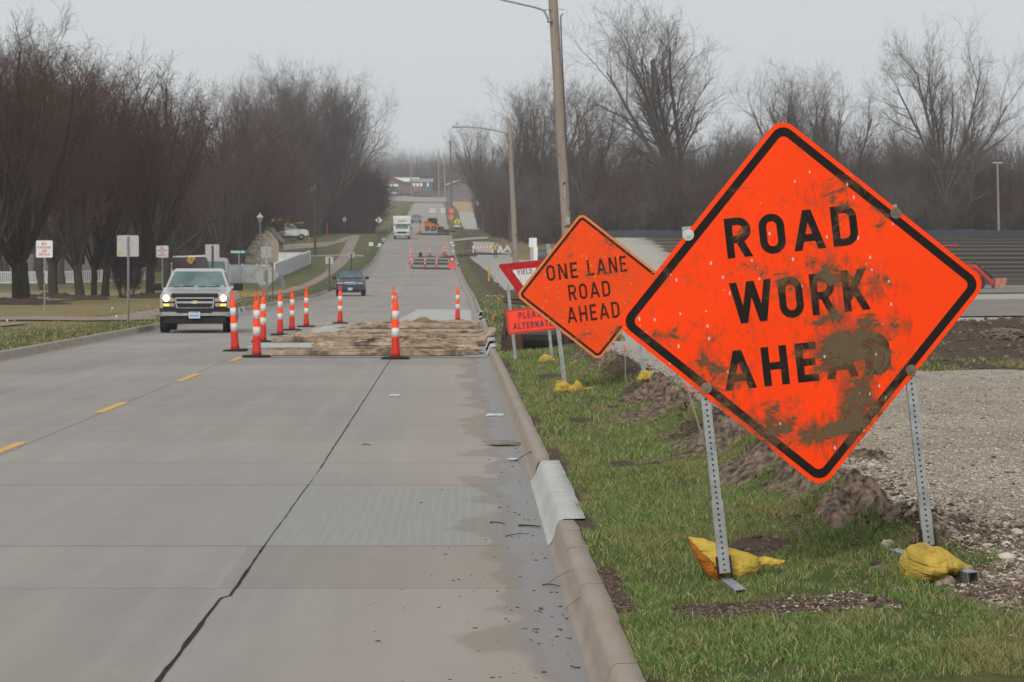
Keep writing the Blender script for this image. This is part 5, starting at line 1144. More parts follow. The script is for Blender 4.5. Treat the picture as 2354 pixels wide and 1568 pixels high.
mb = MB(); mb.add([(-.86,.225,1.34),(.86,.225,1.34),(.76,.56,1.86),(-.76,.56,1.86)], [(0,1,2,3)]); mb.build('windscreen', M['glass_green'], o)
mb = MB(); mb.bbox(-.62,.62,-.585,-.54,.72,.98); mb.build('grille', M['black'], o)
for sg in (-1, 1):
    mb = MB(); mb.bbox(*sorted((sg*.66, sg*.90)), -.58,-.54,.76,.95); mb.build('headlight', M['lens'], o); mb = MB(); mb.box((sg*1.22,.35,1.35), (.16,.1,.32)); mb.box((sg*1.1,.35,1.35), (.1,.04,.04)); mb.build('wing_mirror', M['black'], o)
    for yw in (.35, 4.6): wheel(o, sg*.88, yw, .40, .28, sg)
mb = MB(); mb.bbox(-1.0,1.0,-.66,-.5,.42,.60); mb.build('bumper', M['bumper'], o); mb = MB(); mb.bbox(-.9,.9,-.4,5.8,.40,.52); mb.build('underbody', M['black'], o)
mb = MB(); mb.bbox(-.15,.15,-.675,-.66,.44,.56); mb.build('licence_plate', M['plate'], o)
# white crane truck parked by the wood (seen from its side, nose to the right)
P_ = G(680, 553); s_ = S(P_.y); a_ = 20.5/s_
o = thing('utility_truck', 'white utility truck with a yellow crane boom parked side-on by the wood', 'truck', P_, (0, 0, R(90+8))); o.scale = (a_*1.0,)*3
mb = MB(); mb.loft([rring(.9,.6,1.05,-1.35,.05,.1), rring(.95,.5,1.2,-1.1,.05,.1), rring(.97,.5,1.3,-.1,.05,.1), rring(.97,.5,1.3,1.3,.05,.06)]); mb.build('body', wp, o)
mb = MB(); mb.loft([[(-.92,-.1,1.29),(.92,-.1,1.29),(.92,1.25,1.29),(-.92,1.25,1.29)],[(-.75,.45,1.85),(.75,.45,1.85),(.75,1.2,1.85),(-.75,1.2,1.85)]]); mb.build('cab', wp, o)
for sg in (-1, 1): mb = MB(); mb.add([(sg*.925,.10,1.36),(sg*.925,1.12,1.36),(sg*.79,1.10,1.78),(sg*.79,.52,1.78)], [(0,1,2,3)]); mb.build('side_window', M['glass_dark'], o)
mb = MB(); mb.bbox(-.95,.95,1.35,3.2,.55,1.25); mb.build('service_body', M['steel'], o)
for sg in (-1, 1):
    for yw in (-.55, 2.5): wheel(o, sg*.86, yw, .38, .24, sg)
mb = MB(); mb.tube([(0,1.0,1.3),(0,.9,2.35)], .16, 8); mb.tube([(0,.75,2.45),(0,2.6,2.15),(0,3.4,1.85)], [.20,.18,.12], 8); mb.tube([(0,.3,1.92),(0,-.9,2.0)], .05, 6); mb.build('crane_boom', M['yellow'], o)

# skid steer
P_ = G(*c3(1320,975), road=True); o = thing('skid_steer', 'orange skid steer loader working on the far closed lane, bucket down to the right', 'skid steer', P_, (0, 0, R(62))); o.scale = (1.0,)*3
mb = MB(); mb.prismx([(-1.0,.5),(.2,.35),(1.3,.4),(1.5,.8),(1.45,1.4),(.6,1.45),(-.3,.85),(-1.0,.75)], -.8, .8); mb.build('body', M['orangepaint'], o, bevel=.03)
mb = MB(); mb.prismx([(-.35,.9),(1.0,1.2),(.95,1.95),(.85,2.0),(-.15,2.02),(-.35,1.9)], -.42, .42); mb.build('cab_cage', M['black'], o, bevel=.03)
for sg in (-1, 1):
    mb = MB(); mb.prismx([(1.35,1.25),(1.5,1.6),(1.2,1.62),(-.6,1.0),(-1.25,.45),(-1.1,.3),(-.5,.72),(1.2,1.3)], sg*.72-.08, sg*.72+.08); mb.build('lift_arm', M['orangepaint'], o)
    for yw in (-.45, .75): wheel(o, sg*.88, yw, .38, .28, sg)
mb = MB(); mb.prismx([(-1.2,.1),(-2.0,.02),(-2.0,.06),(-1.3,.2),(-1.25,.62),(-1.18,.62)], -.95, .95); mb.build('bucket', M['rust'], o)
# red tractor with front loader, nose to the right
P_ = onground(2225, 166); o = thing('tractor', 'red tractor with a front loader bucket behind the right corner of the big sign', 'tractor', P_, (0, 0, R(90)))
# local -y points to the picture's right after the turn
mb = MB(); mb.prismx([(-.75,.62),(-.80,1.05),(-.7,1.15),(.5,1.2),(.9,.95),(.9,.6)], -.26, .26); mb.build('bonnet', M['red'], o, bevel=.04)
mb = MB(); mb.prismx([(.4,.5),(.4,1.1),(.9,1.3),(1.7,1.3),(1.9,.9),(1.7,.5)], -.55, .55); mb.build('fender', M['red'], o, bevel=.05)
mb = MB(); mb.bbox(-.55,.55,.55,1.75,2.2,2.28); cn = mb.build('canopy', M['red'], o, bevel=.03); mb = MB(); [mb.bbox(x-.03,x+.03,1.45,1.52,1.2,2.2) for x in (-.5,.5)]; mb.build('canopy_post', M['black'], cn)
mb = MB(); mb.bbox(-.25,.25,1.0,1.45,1.1,1.25); mb.bbox(-.25,.25,1.4,1.5,1.2,1.6); mb.build('seat', M['black'], o)
for sg in (-1, 1):
    wheel(o, sg*.6, -.45, .34, .2, sg); wheel(o, sg*.68, 1.25, .58, .32, sg)
    mb = MB(); mb.prismx([(.2,1.25),(-.35,1.3),(-1.25,.42),(-1.38,.30),(-1.28,.22),(-1.12,.32),(-.3,1.12),(.2,1.1)], sg*.36-.05, sg*.36+.05); mb.build('loader_arm', M['red'], o)
    mb = MB(); mb.tube([(sg*.36,-.30,1.38),(sg*.36,-1.25,.56)], .035, 6); mb.build('hydraulic_ram', M['black'], o)
mb = MB(); mb.prismx([(-1.28,.06),(-1.34,.55),(-1.40,.57),(-1.9,.60),(-1.72,.02),(-1.35,.0)], -.7, .7); mb.build('bucket', mat('worn_bucket', (.30,.27,.21), (.45,.08,.04), 3, .7), o)
# rusty excavator bucket resting behind the plaque
P_ = onground(1240, 56.5); o = thing('excavator_bucket', 'dark rusty excavator bucket resting on the turf behind the PLEASE ALTERNATE plaque', 'machine bucket', P_, (0, 0, R(-12)))
mb = MB(); mb.prismx([(-.42,0),(-.45,.28),(-.1,.62),(.3,.66),(.45,.4),(.4,0)], -.58, -.50); mb.prismx([(-.42,0),(-.45,.28),(-.1,.55),(.3,.55),(.45,.4),(.4,0)], .52, .58)
mb.tube([(-.5,.15,.27),(.52,.15,.27)], .27, 16); mb.build('bucket_shell', mat('black_bucket', (.016,.014,.013), (.035,.025,.02), 4, .6), o)
mb = MB(); mb.prism([(-.60,0),(-.18,.0),(-.20,.26),(-.44,.30)], -.50, -.46); mb.build('rusty_plate', mat('rust_brown_plate', (.065,.038,.032), (.09,.05,.04), 4, .8), o)
mb = MB(); mb.bbox(-.60,-.1,.0,.3,.58,.72); mb.tube([(-.66,.1,.86),(-.25,.1,.82),(.0,.1,.72)], .045, 8); mb.bbox(-.62,-.52,-.1,.1,.3,.8); mb.box((-.42,.1,.95), (.36,.2,.12), Matrix.Rotation(.2, 3, 'Y')); mb.build('linkage', mat('muddy_steel', (.16,.12,.095), (.07,.05,.04), 5, .85), o)
# dark works truck, tail lamps lit
P_ = onground(1250, 285); o = thing('works_truck', 'dark works truck with red tail lamps half hidden behind the one lane sign', 'truck', P_, (0, 0, R(6)))
mb = MB(); mb.bbox(-.75,.75,0,2.0,.55,1.75); mb.bbox(-.7,.7,2.0,4,.55,1.5); mb.build('body', paint('black_truck_paint', (.02,.025,.03), .2), o, bevel=.06); mb = MB(); mb.bbox(-.5,.5,-.012,-.002,1.15,1.6); mb.build('rear_window', M['glass_dark'], o)
for sg in (-1, 1):
    mb = MB(); mb.bbox(*sorted((sg*.55, sg*.70)),-.03,-.005,.85,1.12); mb.build('tail_lamp', emis('tail_lamp_lit', (1,.08,.04), 1.5), o); wheel(o, sg*.65, .8, .35, .22, sg); wheel(o, sg*.65, 3.3, .35, .22, sg)
mb = MB(); mb.bbox(-.8,.8,-.12,0,.48,.62); mb.build('bumper', M['chrome'], o); mb = MB(); mb.bbox(.55,.85,-.1,.3,1.2,1.75); mb.build('yellow_load', M['yellow'], o)
# vehicles behind the silver pickup
P_ = G(438, 668); s_ = S(P_.y); o = thing('dark_trailer', 'dark trailer with a pale rim and yellow load behind the silver pickup', 'trailer', P_, (0,0,R(4)))
mb = MB(); mb.prism([(-1.0,.5),(1.35,.5),(1.0,2.15),(-1.05,2.15)], 0, 3); mb.build('trailer_box', mat('dark_mauve', (.045,.035,.045), (.06,.045,.05), 3, .7), o); mb = MB(); mb.prism([(-1.12,2.15),(1.1,2.2),(1.1,2.3),(-1.12,2.24)], -.05, .1); mb.build('pale_rim', M['white'], o)
mb = MB(); mb.box((-.0,-.1,1.95), (.42,.1,.35), Matrix.Rotation(.5, 3, 'Y')); mb.box((.15,-.1,2.05), (.3,.1,.2), Matrix.Rotation(-.4, 3, 'Y')); mb.build('yellow_load', M['yellow'], o); wheel(o, -.9, 1.5, .35, .2, -1); wheel(o, .9, 1.5, .35, .2, 1)
P_ = G(490, 664); o = thing('parked_van', 'light grey parked van partly hidden behind the silver pickup', 'van', P_, (0,0,R(4)))
mb = MB(); mb.loft([rring(1.0,.4,1.1,0,.1,.15), rring(1.0,.4,1.9,.8,.1,.3), rring(1.0,.4,2.1,1.6,.1,.3), rring(1.0,.4,2.1,4.6,.1,.3)]); mb.build('body', paint('grey_van_paint', (.30,.30,.29), .1), o); mb = MB(); mb.add([(-.85,.02,1.2),(.85,.02,1.2),(.75,.66,1.85),(-.75,.66,1.85)], [(0,1,2,3)]); mb.build('windscreen', M['glass_dark'], o)
for sg in (-1, 1): wheel(o, sg*.9, .8, .35, .2, sg); wheel(o, sg*.9, 3.8, .35, .2, sg)

# ================================================================== POLES AND SIGNS
def pole_between(mb, a, b, r0, r1, n=12): return mb.tube([a+(b-a)*t for t in np.linspace(0, 1, 8)], list(np.linspace(r0, r1, 8)), n)
def up(b, top_px, Y=None): return P(top_px[0], top_px[1], Y or b.y)
b = onground(1316, 96); b.z -= .1; top = P(1264, -120, 96)
o = thing('utility_pole', 'tall weathered wooden pole leaning left out of the picture, with lamp arm and conduit', 'utility pole', b)
mb = MB(); pole_between(mb, Vector(), top-b, .170, .135, 14); mb.build('pole', M['polewood'], o, smooth=True)
arm = MB(); pts = [P(1262,52,95.8)-b, P(1258,38,95.8)-b, P(1250,24,95.8)-b, P(1230,17,95.7)-b, P(1155,0,95.5)-b, P(1060,-24,95)-b]; arm.tube(pts, [.035,.032,.03,.028,.025,.022], 8); arm.tube([P(1250,24,95.8)-b, P(1268,21,95.8)-b], .018, 6); arm.bbox(*(lambda q: (q.x-.05,q.x+.08,q.y-.06,q.y+.05,q.z-.05,q.z+.05))(P(1262,48,95.8)-b)); am = arm.build('lamp_arm', M['galv'], o, smooth=True)
q = P(1045,-28,95)-b; mb = MB(); mb.box(q, (.75,.3,.14)); mb.build('lamp_head', M['signback'], am, bevel=.04)
mb = MB(); mb.tube([P(1294,31,95.75)-b, P(1289,38,95.75)-b, P(1290,80,95.75)-b, P(1300,300,95.8)-b, P(1317,560,95.8)-b, P(1330,715,95.8)-b], .022, 6); mb.build('conduit', mat('conduit_green_grey', (.05,.065,.065), (.03,.035,.035), 9, .5), o)
mb = MB(); mb.tube([P(1285,21,95.9)-b, P(1297,22,95.9)-b], .012, 6); mb.build('bolt', M['steel'], o)
mb = MB(); q = P(1306,508,95.75)-b; mb.box(q, (.10,.12,.22)); mb.build('junction_box', M['galv'], o)
b = onground(1190, 165); b.z -= .1; top = P(1170, 274, 165)
o = thing('street_lamp', 'shorter wooden pole with a long lamp arm reaching left over the road', 'street lamp', b)
mb = MB(); pole_between(mb, Vector(), top-b, .16, .12, 12); mb.build('pole', M['polewood'], o, smooth=True)
mb = MB(); mb.tube([P(1168,306,164.8)-b, P(1140,300,164.8)-b, P(1100,293,164.8)-b, P(1066,291,164.8)-b], [.05,.045,.04,.035], 8); am = mb.build('lamp_arm', M['galv'], o); mb = MB(); q = P(1054,291,164.8)-b; mb.box(q, (.65,.28,.14)); mb.box(q+Vector((-.1,0,.14)), (.08,.08,.12)); mb.build('lamp_head', M['signback'], am, bevel=.04)
for (xb, yb, xt, yt, wpx, lb, m_) in ((1038,481,1035,322,4.5,'far wooden pole beside the stacked orange signs','bark_grey'),(725,588,722,424,6,'dark wooden pole standing on the lawn at the left wood edge','bark_grey'),(1024,456,1020,352,3,'very distant pole left of the brown gabled building','polewood'),
        (946,452,945,358,2.6,'very distant pole above the white roof','polewood'),(1009,452,1008,346,2.6,'very distant pole just left of the group by the road','polewood'),(1110,532,1108,470,4,'dark post in front of the right wood','bark_grey')):
    g_ = G(xb, yb); s_ = S(g_.y); t_ = P(xt, yt, g_.y); o = thing('utility_pole', lb, 'utility pole', g_); mb = MB(); pole_between(mb, Vector(), t_-g_, wpx/s_/2, wpx/s_/2.6, 8); mb.build('pole', M[m_], o)
    if wpx > 4.2: mb = MB(); q = t_-g_; mb.box((q.x, q.y, q.z-.6), (1.6 if wpx < 5 else .5,.12,.12)); mb.build('crossarm', M[m_], o)
    if xb == 725:
        mb = MB(); mb.tube([(q.x-.2,-.3,q.z-.9),(q.x-.2,-.3,q.z-.3)], .16, 8); mb.tube([(q.x+.1,-.25,q.z-.6),(q.x+.1,-.25,q.z-.1)], .12, 8); mb.build('insulator', M['steel'], o)
g_ = G(*c3(1490,640)); t_ = P(*c3(1470,365), g_.y); o = thing('street_lamp', 'distant dark street lamp with a pale arm rising right before the brown gabled building', 'street lamp', g_); mb = MB(); pole_between(mb, Vector(), t_-g_, .16, .1, 8); mb.build('pole', M['darksteel'], o)
mb = MB(); mb.tube([t_-g_, P(*c3(1560,330), g_.y)-g_, P(*c3(1660,300), g_.y)-g_], .12, 6); mb.build('lamp_arm', M['white'], o)
b = onground(2296, 312); t_ = P(2293, 374, 312); o = thing('utility_pole', 'thin grey pole before the right wood at the edge of the picture', 'utility pole', b); mb = MB(); pole_between(mb, Vector(), t_-b, .12, .08, 8); mb.build('pole', mat('grey_pole', (.30,.28,.27), (.22,.21,.2), 5, .8), o); q = t_-b
mb = MB(); mb.box((q.x, 0, q.z), (1.0,.08,.08)); mb.build('crossarm', M['dirtywhite'], o)
mb = MB(); A_, B_, C_ = P(2150,392,320), t_, P(2390,382,305)
for a1, b1 in ((A_,B_),(B_,C_)): mb.tube([a1+(b1-a1)*t-Vector((0,0,.5*4*t*(1-t))) for t in np.linspace(0,1,9)], .016, 4)
tag(mb.build('power_line', M['steel']), 'thin power line crossing in front of the right wood', 'power line')

M['signred'] = mat('sign_red_text', (.45,.06,.08), (.5,.12,.12), 9, .5)
def post_sign(label, px, plate, base, texts=(), back=False, wpost=4, m_post='galv', shape='rect', m_plate=None, name='road_sign', cat='sign', group=None, Y=None):
    """plate: x0,y0,x1,y1 in the picture; base: x,y of the foot"""
    g_ = G(*base) if Y is None else onground(base[0], Y); s_ = S(g_.y); o = thing(name, label, cat, g_, (0,0,0), group)
    c_ = P((plate[0]+plate[2])/2, (plate[1]+plate[3])/2, g_.y)-g_; w, h = (plate[2]-plate[0])/s_, (plate[3]-plate[1])/s_
    tp = P(px, plate[1]+3, g_.y)-g_; yo = .035 if not back else -.035
    mb = MB(); mb.tube([(0, yo, -.1), (tp.x, yo, tp.z)], wpost/s_/2, 4 if wpost > 4.5 else 8); mb.build('post', M[m_post], o)
    mb = MB()
    if shape == 'rect': mb.prism(rrect(c_.x, c_.z, w, h, min(w, h)*.07), -.006, .006)
    elif shape == 'octagon': mb.prism([(c_.x+w/2/math.cos(R(22.5))*math.cos(R(22.5+45*i)), c_.z+h/2/math.cos(R(22.5))*math.sin(R(22.5+45*i))) for i in range(8)], -.006, .006)
    elif shape == 'diamond': mb.prism([(c_.x+w/2, c_.z),(c_.x, c_.z+h/2),(c_.x-w/2, c_.z),(c_.x, c_.z-h/2)], -.006, .006)
    elif shape == 'round': mb.prism([(c_.x+w/2*math.cos(R(20*i)), c_.z+h/2*math.sin(R(20*i))) for i in range(18)], -.006, .006)
    pl_ = mb.build('sign_plate', m_plate or M['signback' if back else 'white'], o)
    if texts:
        n = len(texts); lh = h*.82/n
        for i, (t_, fw) in enumerate(texts): w_ = MB(); word(w_, t_, c_.x-fw*w/2, c_.z+h*.41-lh*(i+1)+lh*.12, lh*.74, fw*w, .19, -.008, .2); w_.build('lettering', M['signred'], pl_)
    return o
NP = (('NO',.30),('PARKING',.80),('ON',.27),('GRASS',.66))
post_sign('white sign with red words NO PARKING ON GRASS by the thick leftmost tree', 101.5, (83,553,121,592), (102,720), NP, wpost=3.4)
post_sign('smaller far white NO PARKING ON GRASS sign just left of the silver pickup', 373, (359,565,387,592), (373,694), NP, wpost=3)
o = post_sign('large blank square sign back on a grey post left of the silver pickup', 295, (269,541,319,590), (295,746), back=True, wpost=5)
g_ = G(295,746); s_ = S(g_.y); mb = MB(); q = P(276,581,g_.y)-g_; mb.box((q.x,-.012,q.z), (.10,.006,.05)); mb.build('yellow_sticker', M['yellow'], o)
post_sign('grey sign back on a dark post behind the silver pickup', 488.5, (472,562,504,594), (490,668), back=True, wpost=5, m_post='darksteel')
o = post_sign('green street name sign on a thin post behind the tubes', 549, (530,575.5,565,582.5), (550,668), wpost=3, m_plate=mat('street_green', (.03,.30,.20), (.02,.22,.15), 9, .5), cat='street sign')
g_ = G(550,668); s_ = S(g_.y); mb = MB()
for i in range(9):
    if i != 6: q = P(533+3.3*i, 579, g_.y)-g_; mb.bbox(q.x-.045, q.x+.035, -.012, -.0075, q.z-.05, q.z+(.05 if i in (0,7) else .03))
mb.build('white_letters', M['white'], o)
o = post_sign('octagonal stop sign seen from the back with two plates above it', 613, (588,617,626,655), (614,687), back=True, wpost=5, m_post='galv', shape='octagon')
g_ = G(614,687); s_ = S(g_.y)
for x0, x1, y0, y1, m_ in ((600,612,567,593,'signback'),(612.5,624,568,592,'signback'),(603,611,609,612.5,'white')):
    a, b_ = P(x0,y1,g_.y)-g_, P(x1,y0,g_.y)-g_; mb = MB(); mb.bbox(a.x, b_.x, -.02, -.008, a.z, b_.z); mb.build('small_plate', M[m_], o)
a, b_ = P(612,560,g_.y)-g_, P(616,617,g_.y)-g_; mb = MB(); mb.bbox(a.x, a.x+.06, -.05, -.02, b_.z, a.z); mb.build('upper_post', M['galv'], o)
mb = MB()
for i in range(6): q = P(607+(i % 2)*1.5, 625+4*i, g_.y)-g_; mb.bbox(q.x-.035, q.x+.04, -.012, -.0075, q.z-.025, q.z+.02)
mb.build('dark_marks', M['darksteel'], o)
post_sign('large diamond warning sign seen from the back behind the octagonal sign', 606, (573,596,642,668), (606,684), back=True, wpost=4, shape='diamond')
for x, y0, y1, lb in ((589,620,668,'thin dark post left of the octagonal sign'),(627.5,617,686,'thin dark post right of the octagonal sign')):
    g_ = G(x, y1); t_ = P(x-.5, y0, g_.y); mb = MB(); mb.tube([(0,0,-.05), tuple(t_-g_)], .028, 6); o = mb.build('marker_post', M['darksteel']); o.location = g_; tag(o, lb, 'post')
post_sign('small grey sign back on a dark post beside the sidewalk left of the blue pickup', 757, (748,590,766,607), (757.5,667), back=True, wpost=3.4, m_post='darksteel')
post_sign('narrow sign back on a dark post behind the blue pickup', 808, (801,579,815,593), (808,622), back=True, wpost=3.2, m_post='darksteel')
post_sign('small low white sign on the verge before the white fence end', 846, (848,557,858,565.5), (846,584), wpost=2)
post_sign('diamond sign back on a dark post left of the white box truck', 869.5, (862.5,498,879.5,515), (870,553), back=True, wpost=2.6, m_post='darksteel', shape='diamond', m_plate=M['dirtywhite'])
post_sign('round grey sign at the wood edge beside the yellow marker', 792, (788,499,796,511), (792,538), back=True, wpost=2, m_post='darksteel', shape='round')
post_sign('pale small sign beside the dark post on the far right verge', 1103, (1096,461,1108,472), (1104,531), back=True, wpost=2.6, m_post='bark_grey')
g_ = G(*c3(1590,1500)); s_ = S(g_.y); o = thing('yield_sign', 'far small red yield sign over an orange plaque beside the second excavation', 'road sign', g_)
ww = 18.0/s_; q = P(c3(1556,0)[0], c3(0,1322)[1], g_.y)-g_
mb = MB(); mb.prism(list(reversed(tri(q.x-ww/2, q.z, ww, .03))), -.02, 0); yp_ = mb.build('yield_panel', m3, o); mb = MB(); T_ = list(reversed(tri(q.x-ww*.24, q.z-ww*.14, ww*.48, .02))); mb.add([(x, -.023, z) for x, z in T_], [tuple(range(len(T_)))]); mb.build('white_centre', m3w, yp_)
a, b_ = P(c3(1508,0)[0], c3(0,1465)[1], g_.y)-g_, P(c3(1608,0)[0], c3(0,1408)[1], g_.y)-g_; mb = MB(); mb.bbox(a.x, b_.x, -.02, 0, a.z, b_.z); mb.build('plaque', m3o, o); mb = MB(); mb.tube([(q.x-.2,.03,0),(q.x-.2,.03,q.z-.1)], .03, 4); mb.tube([(q.x+.25,.03,0),(q.x+.25,.03,q.z-.1)], .03, 4); mb.build('post', M['darksteel'], o)
# far stacked signs
g_ = G(*c8(1625,1310)); s_ = S(g_.y); o = thing('work_zone_sign', 'pair of round looking orange signs stacked on one far post', 'road sign', g_); mo = mat('far_orange', (.75,.13,.03), (.6,.1,.03), 3, .6)
for cy_ in (1060, 1190): q = P(*c8(1612,cy_), g_.y)-g_; r_ = 55/7.84*.905/s_; mb = MB(); mb.prism([(q.x+r_*math.cos(R(45*i+22)), q.z+r_*math.sin(R(45*i+22))) for i in range(8)], -.02, .02); mb.build('sign_plate', mo, o)
q = P(*c8(1612,1010), g_.y)-g_; mb = MB(); mb.tube([(0,.05,0),(q.x,.05,q.z)], .06, 6); mb.build('post', M['galv'], o)
g_ = G(*c8(1740,1400)); o = thing('crossing_sign', 'yellow green round looking pedestrian crossing sign beside the new sidewalk', 'road sign', g_)
q = P(*c8(1730,1280), g_.y)-g_; s_ = S(g_.y); r_ = 62/7.84*.905/s_; mb = MB(); mb.prism([(q.x+r_*1.05*math.cos(R(90*i)), q.z+r_*1.15*math.sin(R(90*i))) for i in range(4)], -.02, .02); mb.prism([(q.x-r_*.75,q.z-r_*.75),(q.x+r_*.75,q.z-r_*.75),(q.x+r_*.75,q.z+r_*.75),(q.x-r_*.75,q.z+r_*.75)], -.018, .022); p_ = mb.build('sign_plate', mat('yellow_green', (.55,.62,.03), (.45,.52,.03), 3, .5), o)
mb = MB(); mb.bbox(q.x-.08,q.x+.08,-.05,-.03,q.z-.05,q.z+.3); mb.bbox(q.x-.16,q.x-.04,-.05,-.03,q.z-.38,q.z-.05); mb.bbox(q.x+.04,q.x+.16,-.05,-.03,q.z-.38,q.z-.05); mb.build('walking_figure', M['black'], p_); mb = MB(); mb.tube([(q.x,.05,0),(q.x,.05,q.z)], .05, 6); mb.build('post', M['galv'], o)
for (x0, y0, y1, m_, lb) in ((c2(1765,0)[0], c2(0,315)[1], c2(0,450)[1], 'yellow', 'yellow marker post at the edge of the left wood'),(c2(1467,0)[0], c2(0,345)[1], c2(0,500)[1], 'flag_orange', 'orange marker post on the far lawn, right one'),(c2(1225,0)[0], c2(0,470)[1], c2(0,645)[1], 'flag_orange', 'orange marker post on the lawn beside the dark pole'),
        (c1(715,0)[0], c1(0,730)[1], c1(0,1050)[1], 'yellow', 'pale yellow post standing on the concrete lot left of the yield sign')):
    g_ = G(x0, y1); t_ = P(x0, y0, g_.y); mb = MB(); w_ = {'yellow':3.6}.get(m_, 1.6)/S(g_.y)/2; mb.tube([(0,0,-.05), tuple((t_-g_)*.97)], w_, 8); mb.tube([tuple((t_-g_)*.93), tuple(t_-g_)], w_*1.35, 8); o = mb.build('marker_post', M[m_]); o.location = g_; tag(o, lb, 'marker post')
# street lantern on the lawn
g_ = onground(602, 290); t_ = P(597.5, 512, 290); o = thing('lantern_post', 'pale lantern on a grey post before the beige gabled garage', 'lamp post', g_); q = t_-g_
mb = MB(); mb.tube([(0,0,-.1), tuple(q)], [.10,.07], 8); mb.build('post', mat('lamp_post_grey', (.25,.26,.28), (.2,.2,.22), 4, .5), o)
mb = MB(); mb.lathe([(.12,q.z),(.24,q.z+.42),(.24,q.z+.46)], 10, 'z', (q.x,0,0)); mb.build('lantern_glass', mat('lantern_glass', (.35,.38,.40), (.28,.3,.32), 4, .3), o); mb = MB(); mb.lathe([(.32,q.z+.46),(.30,q.z+.52),(.10,q.z+.72),(.04,q.z+.86),(.01,q.z+.9)], 10, 'z', (q.x,0,0)); mb.build('lantern_cap', M['white'], o)
# leaning teal pedestal
g_ = G(653, 667); t_ = P(644, 632, g_.y); mb = MB(); v_ = t_-g_; mb.tube([(0,0,0), tuple(v_)], [.16,.15], 4); mb.build('utility_pedestal', mat('teal_grey', (.16,.22,.22), (.12,.17,.17), 3, .6)); o = bpy.data.objects['utility_pedestal']; o.location = g_; tag(o, 'leaning teal grey utility pedestal before the white fence', 'utility box')
# white board on two posts
g_ = onground(1228, 118); o = thing('board_sign', 'tall white board on posts between the two wooden poles', 'sign', g_)
for x0,x1,y0,y1,nm,m_ in ((1216,1234,547,568,'board_face','white'),(1226,1236,568,640,'board_leg','white'),(1219,1225,568,640,'grey_post','signback')):
    a, b_ = P(x0,y1,g_.y)-g_, P(x1,y0,g_.y)-g_; mb = MB(); mb.bbox(a.x,b_.x,-.03,.03,a.z if y1 < 600 else -.05,b_.z); mb.build(nm, M[m_], o)
# barricades
def pxbox(mb, g_, x0, x1, y0, y1, d=.06): a, b_ = P(x0,y1,g_.y)-g_, P(x1,y0,g_.y)-g_; return mb.bbox(a.x,b_.x,-d/2,d/2,a.z,b_.z)
g_ = G(*c1(600,490)); o = thing('barricade', 'orange and white striped barricade board on white legs left of the worker', 'barricade', g_); mb = MB(); pxbox(mb, g_, c1(420,0)[0], c1(800,0)[0], c1(0,352)[1], c1(0,388)[1]); bd_ = mb.build('striped_board', M['white'], o)
mb = MB()
for i in range(6): a = P(c1(440+62*i,0)[0], c1(0,388)[1], g_.y)-g_; b_ = P(c1(470+62*i,0)[0], c1(0,352)[1], g_.y)-g_; mb.prism([(a.x,a.z),(b_.x,a.z),(b_.x+.05,b_.z),(a.x+.05,b_.z)], -.045, -.033)
mb.build('orange_stripe', mat('faded_orange', (.62,.2,.1), (.5,.16,.09), 3, .6), bd_)
for x in (405, 790): mb = MB(); pxbox(mb, g_, c1(x-10,0)[0], c1(x+10,0)[0], c1(0,355)[1], c1(0,492)[1]); pxbox(mb, g_, c1(x-30,0)[0], c1(x+30,0)[0], c1(0,355)[1], c1(0,375)[1], .1); mb.build('leg', M['white'], o)
for xa, xb, lb in ((905,1000,'white A-frame trestle just right of the worker'),(1010,1165,'wider white A-frame trestle by the foot of the shorter pole')):
    g_ = G(c1((xa+xb)/2,0)[0], c1(0,482)[1]); o = thing('trestle', lb, 'barricade', g_); T_ = P(c1((xa+xb)/2,0)[0], c1(0,342)[1], g_.y)-g_; a = P(c1(xa,0)[0], c1(0,482)[1], g_.y)-g_; b_ = P(c1(xb,0)[0], c1(0,482)[1], g_.y)-g_
    for e in (a, b_): mb = MB(); mb.tube([tuple(T_), tuple(e)], .10, 4); mb.build('leg', M['white'], o)
    mb = MB(); m1, m2_ = T_*.45+a*.55, T_*.45+b_*.55; mb.tube([tuple(m1), tuple(m2_)], .07, 4); mb.build('crossbar', M['white'], o)
for i, (xa, xb, yy_, lb) in enumerate(((1165,1310,1030,'faded orange and white barricade lying across the far lane, left one'),(1400,1500,1030,'faded orange and white barricade across the far lane, right one'))):
    g_ = G(*c8((xa+xb)/2, yy_+60)); o = thing('barricade', lb, 'barricade', g_); mb = MB(); pxbox(mb, g_, c8(xa,0)[0], c8(xb,0)[0], c8(0,yy_-22)[1], c8(0,yy_+15)[1]); mb.build('orange_board', mat('faded_pink%d' % i, (.62,.33,.22), (.6,.45,.38), 1.2, .7), o); mb = MB(); pxbox(mb, g_, c8(xa+5,0)[0], c8(xb-10,0)[0], c8(0,yy_+35)[1], c8(0,yy_+58)[1], .3); mb.build('white_base', M['white'], o)
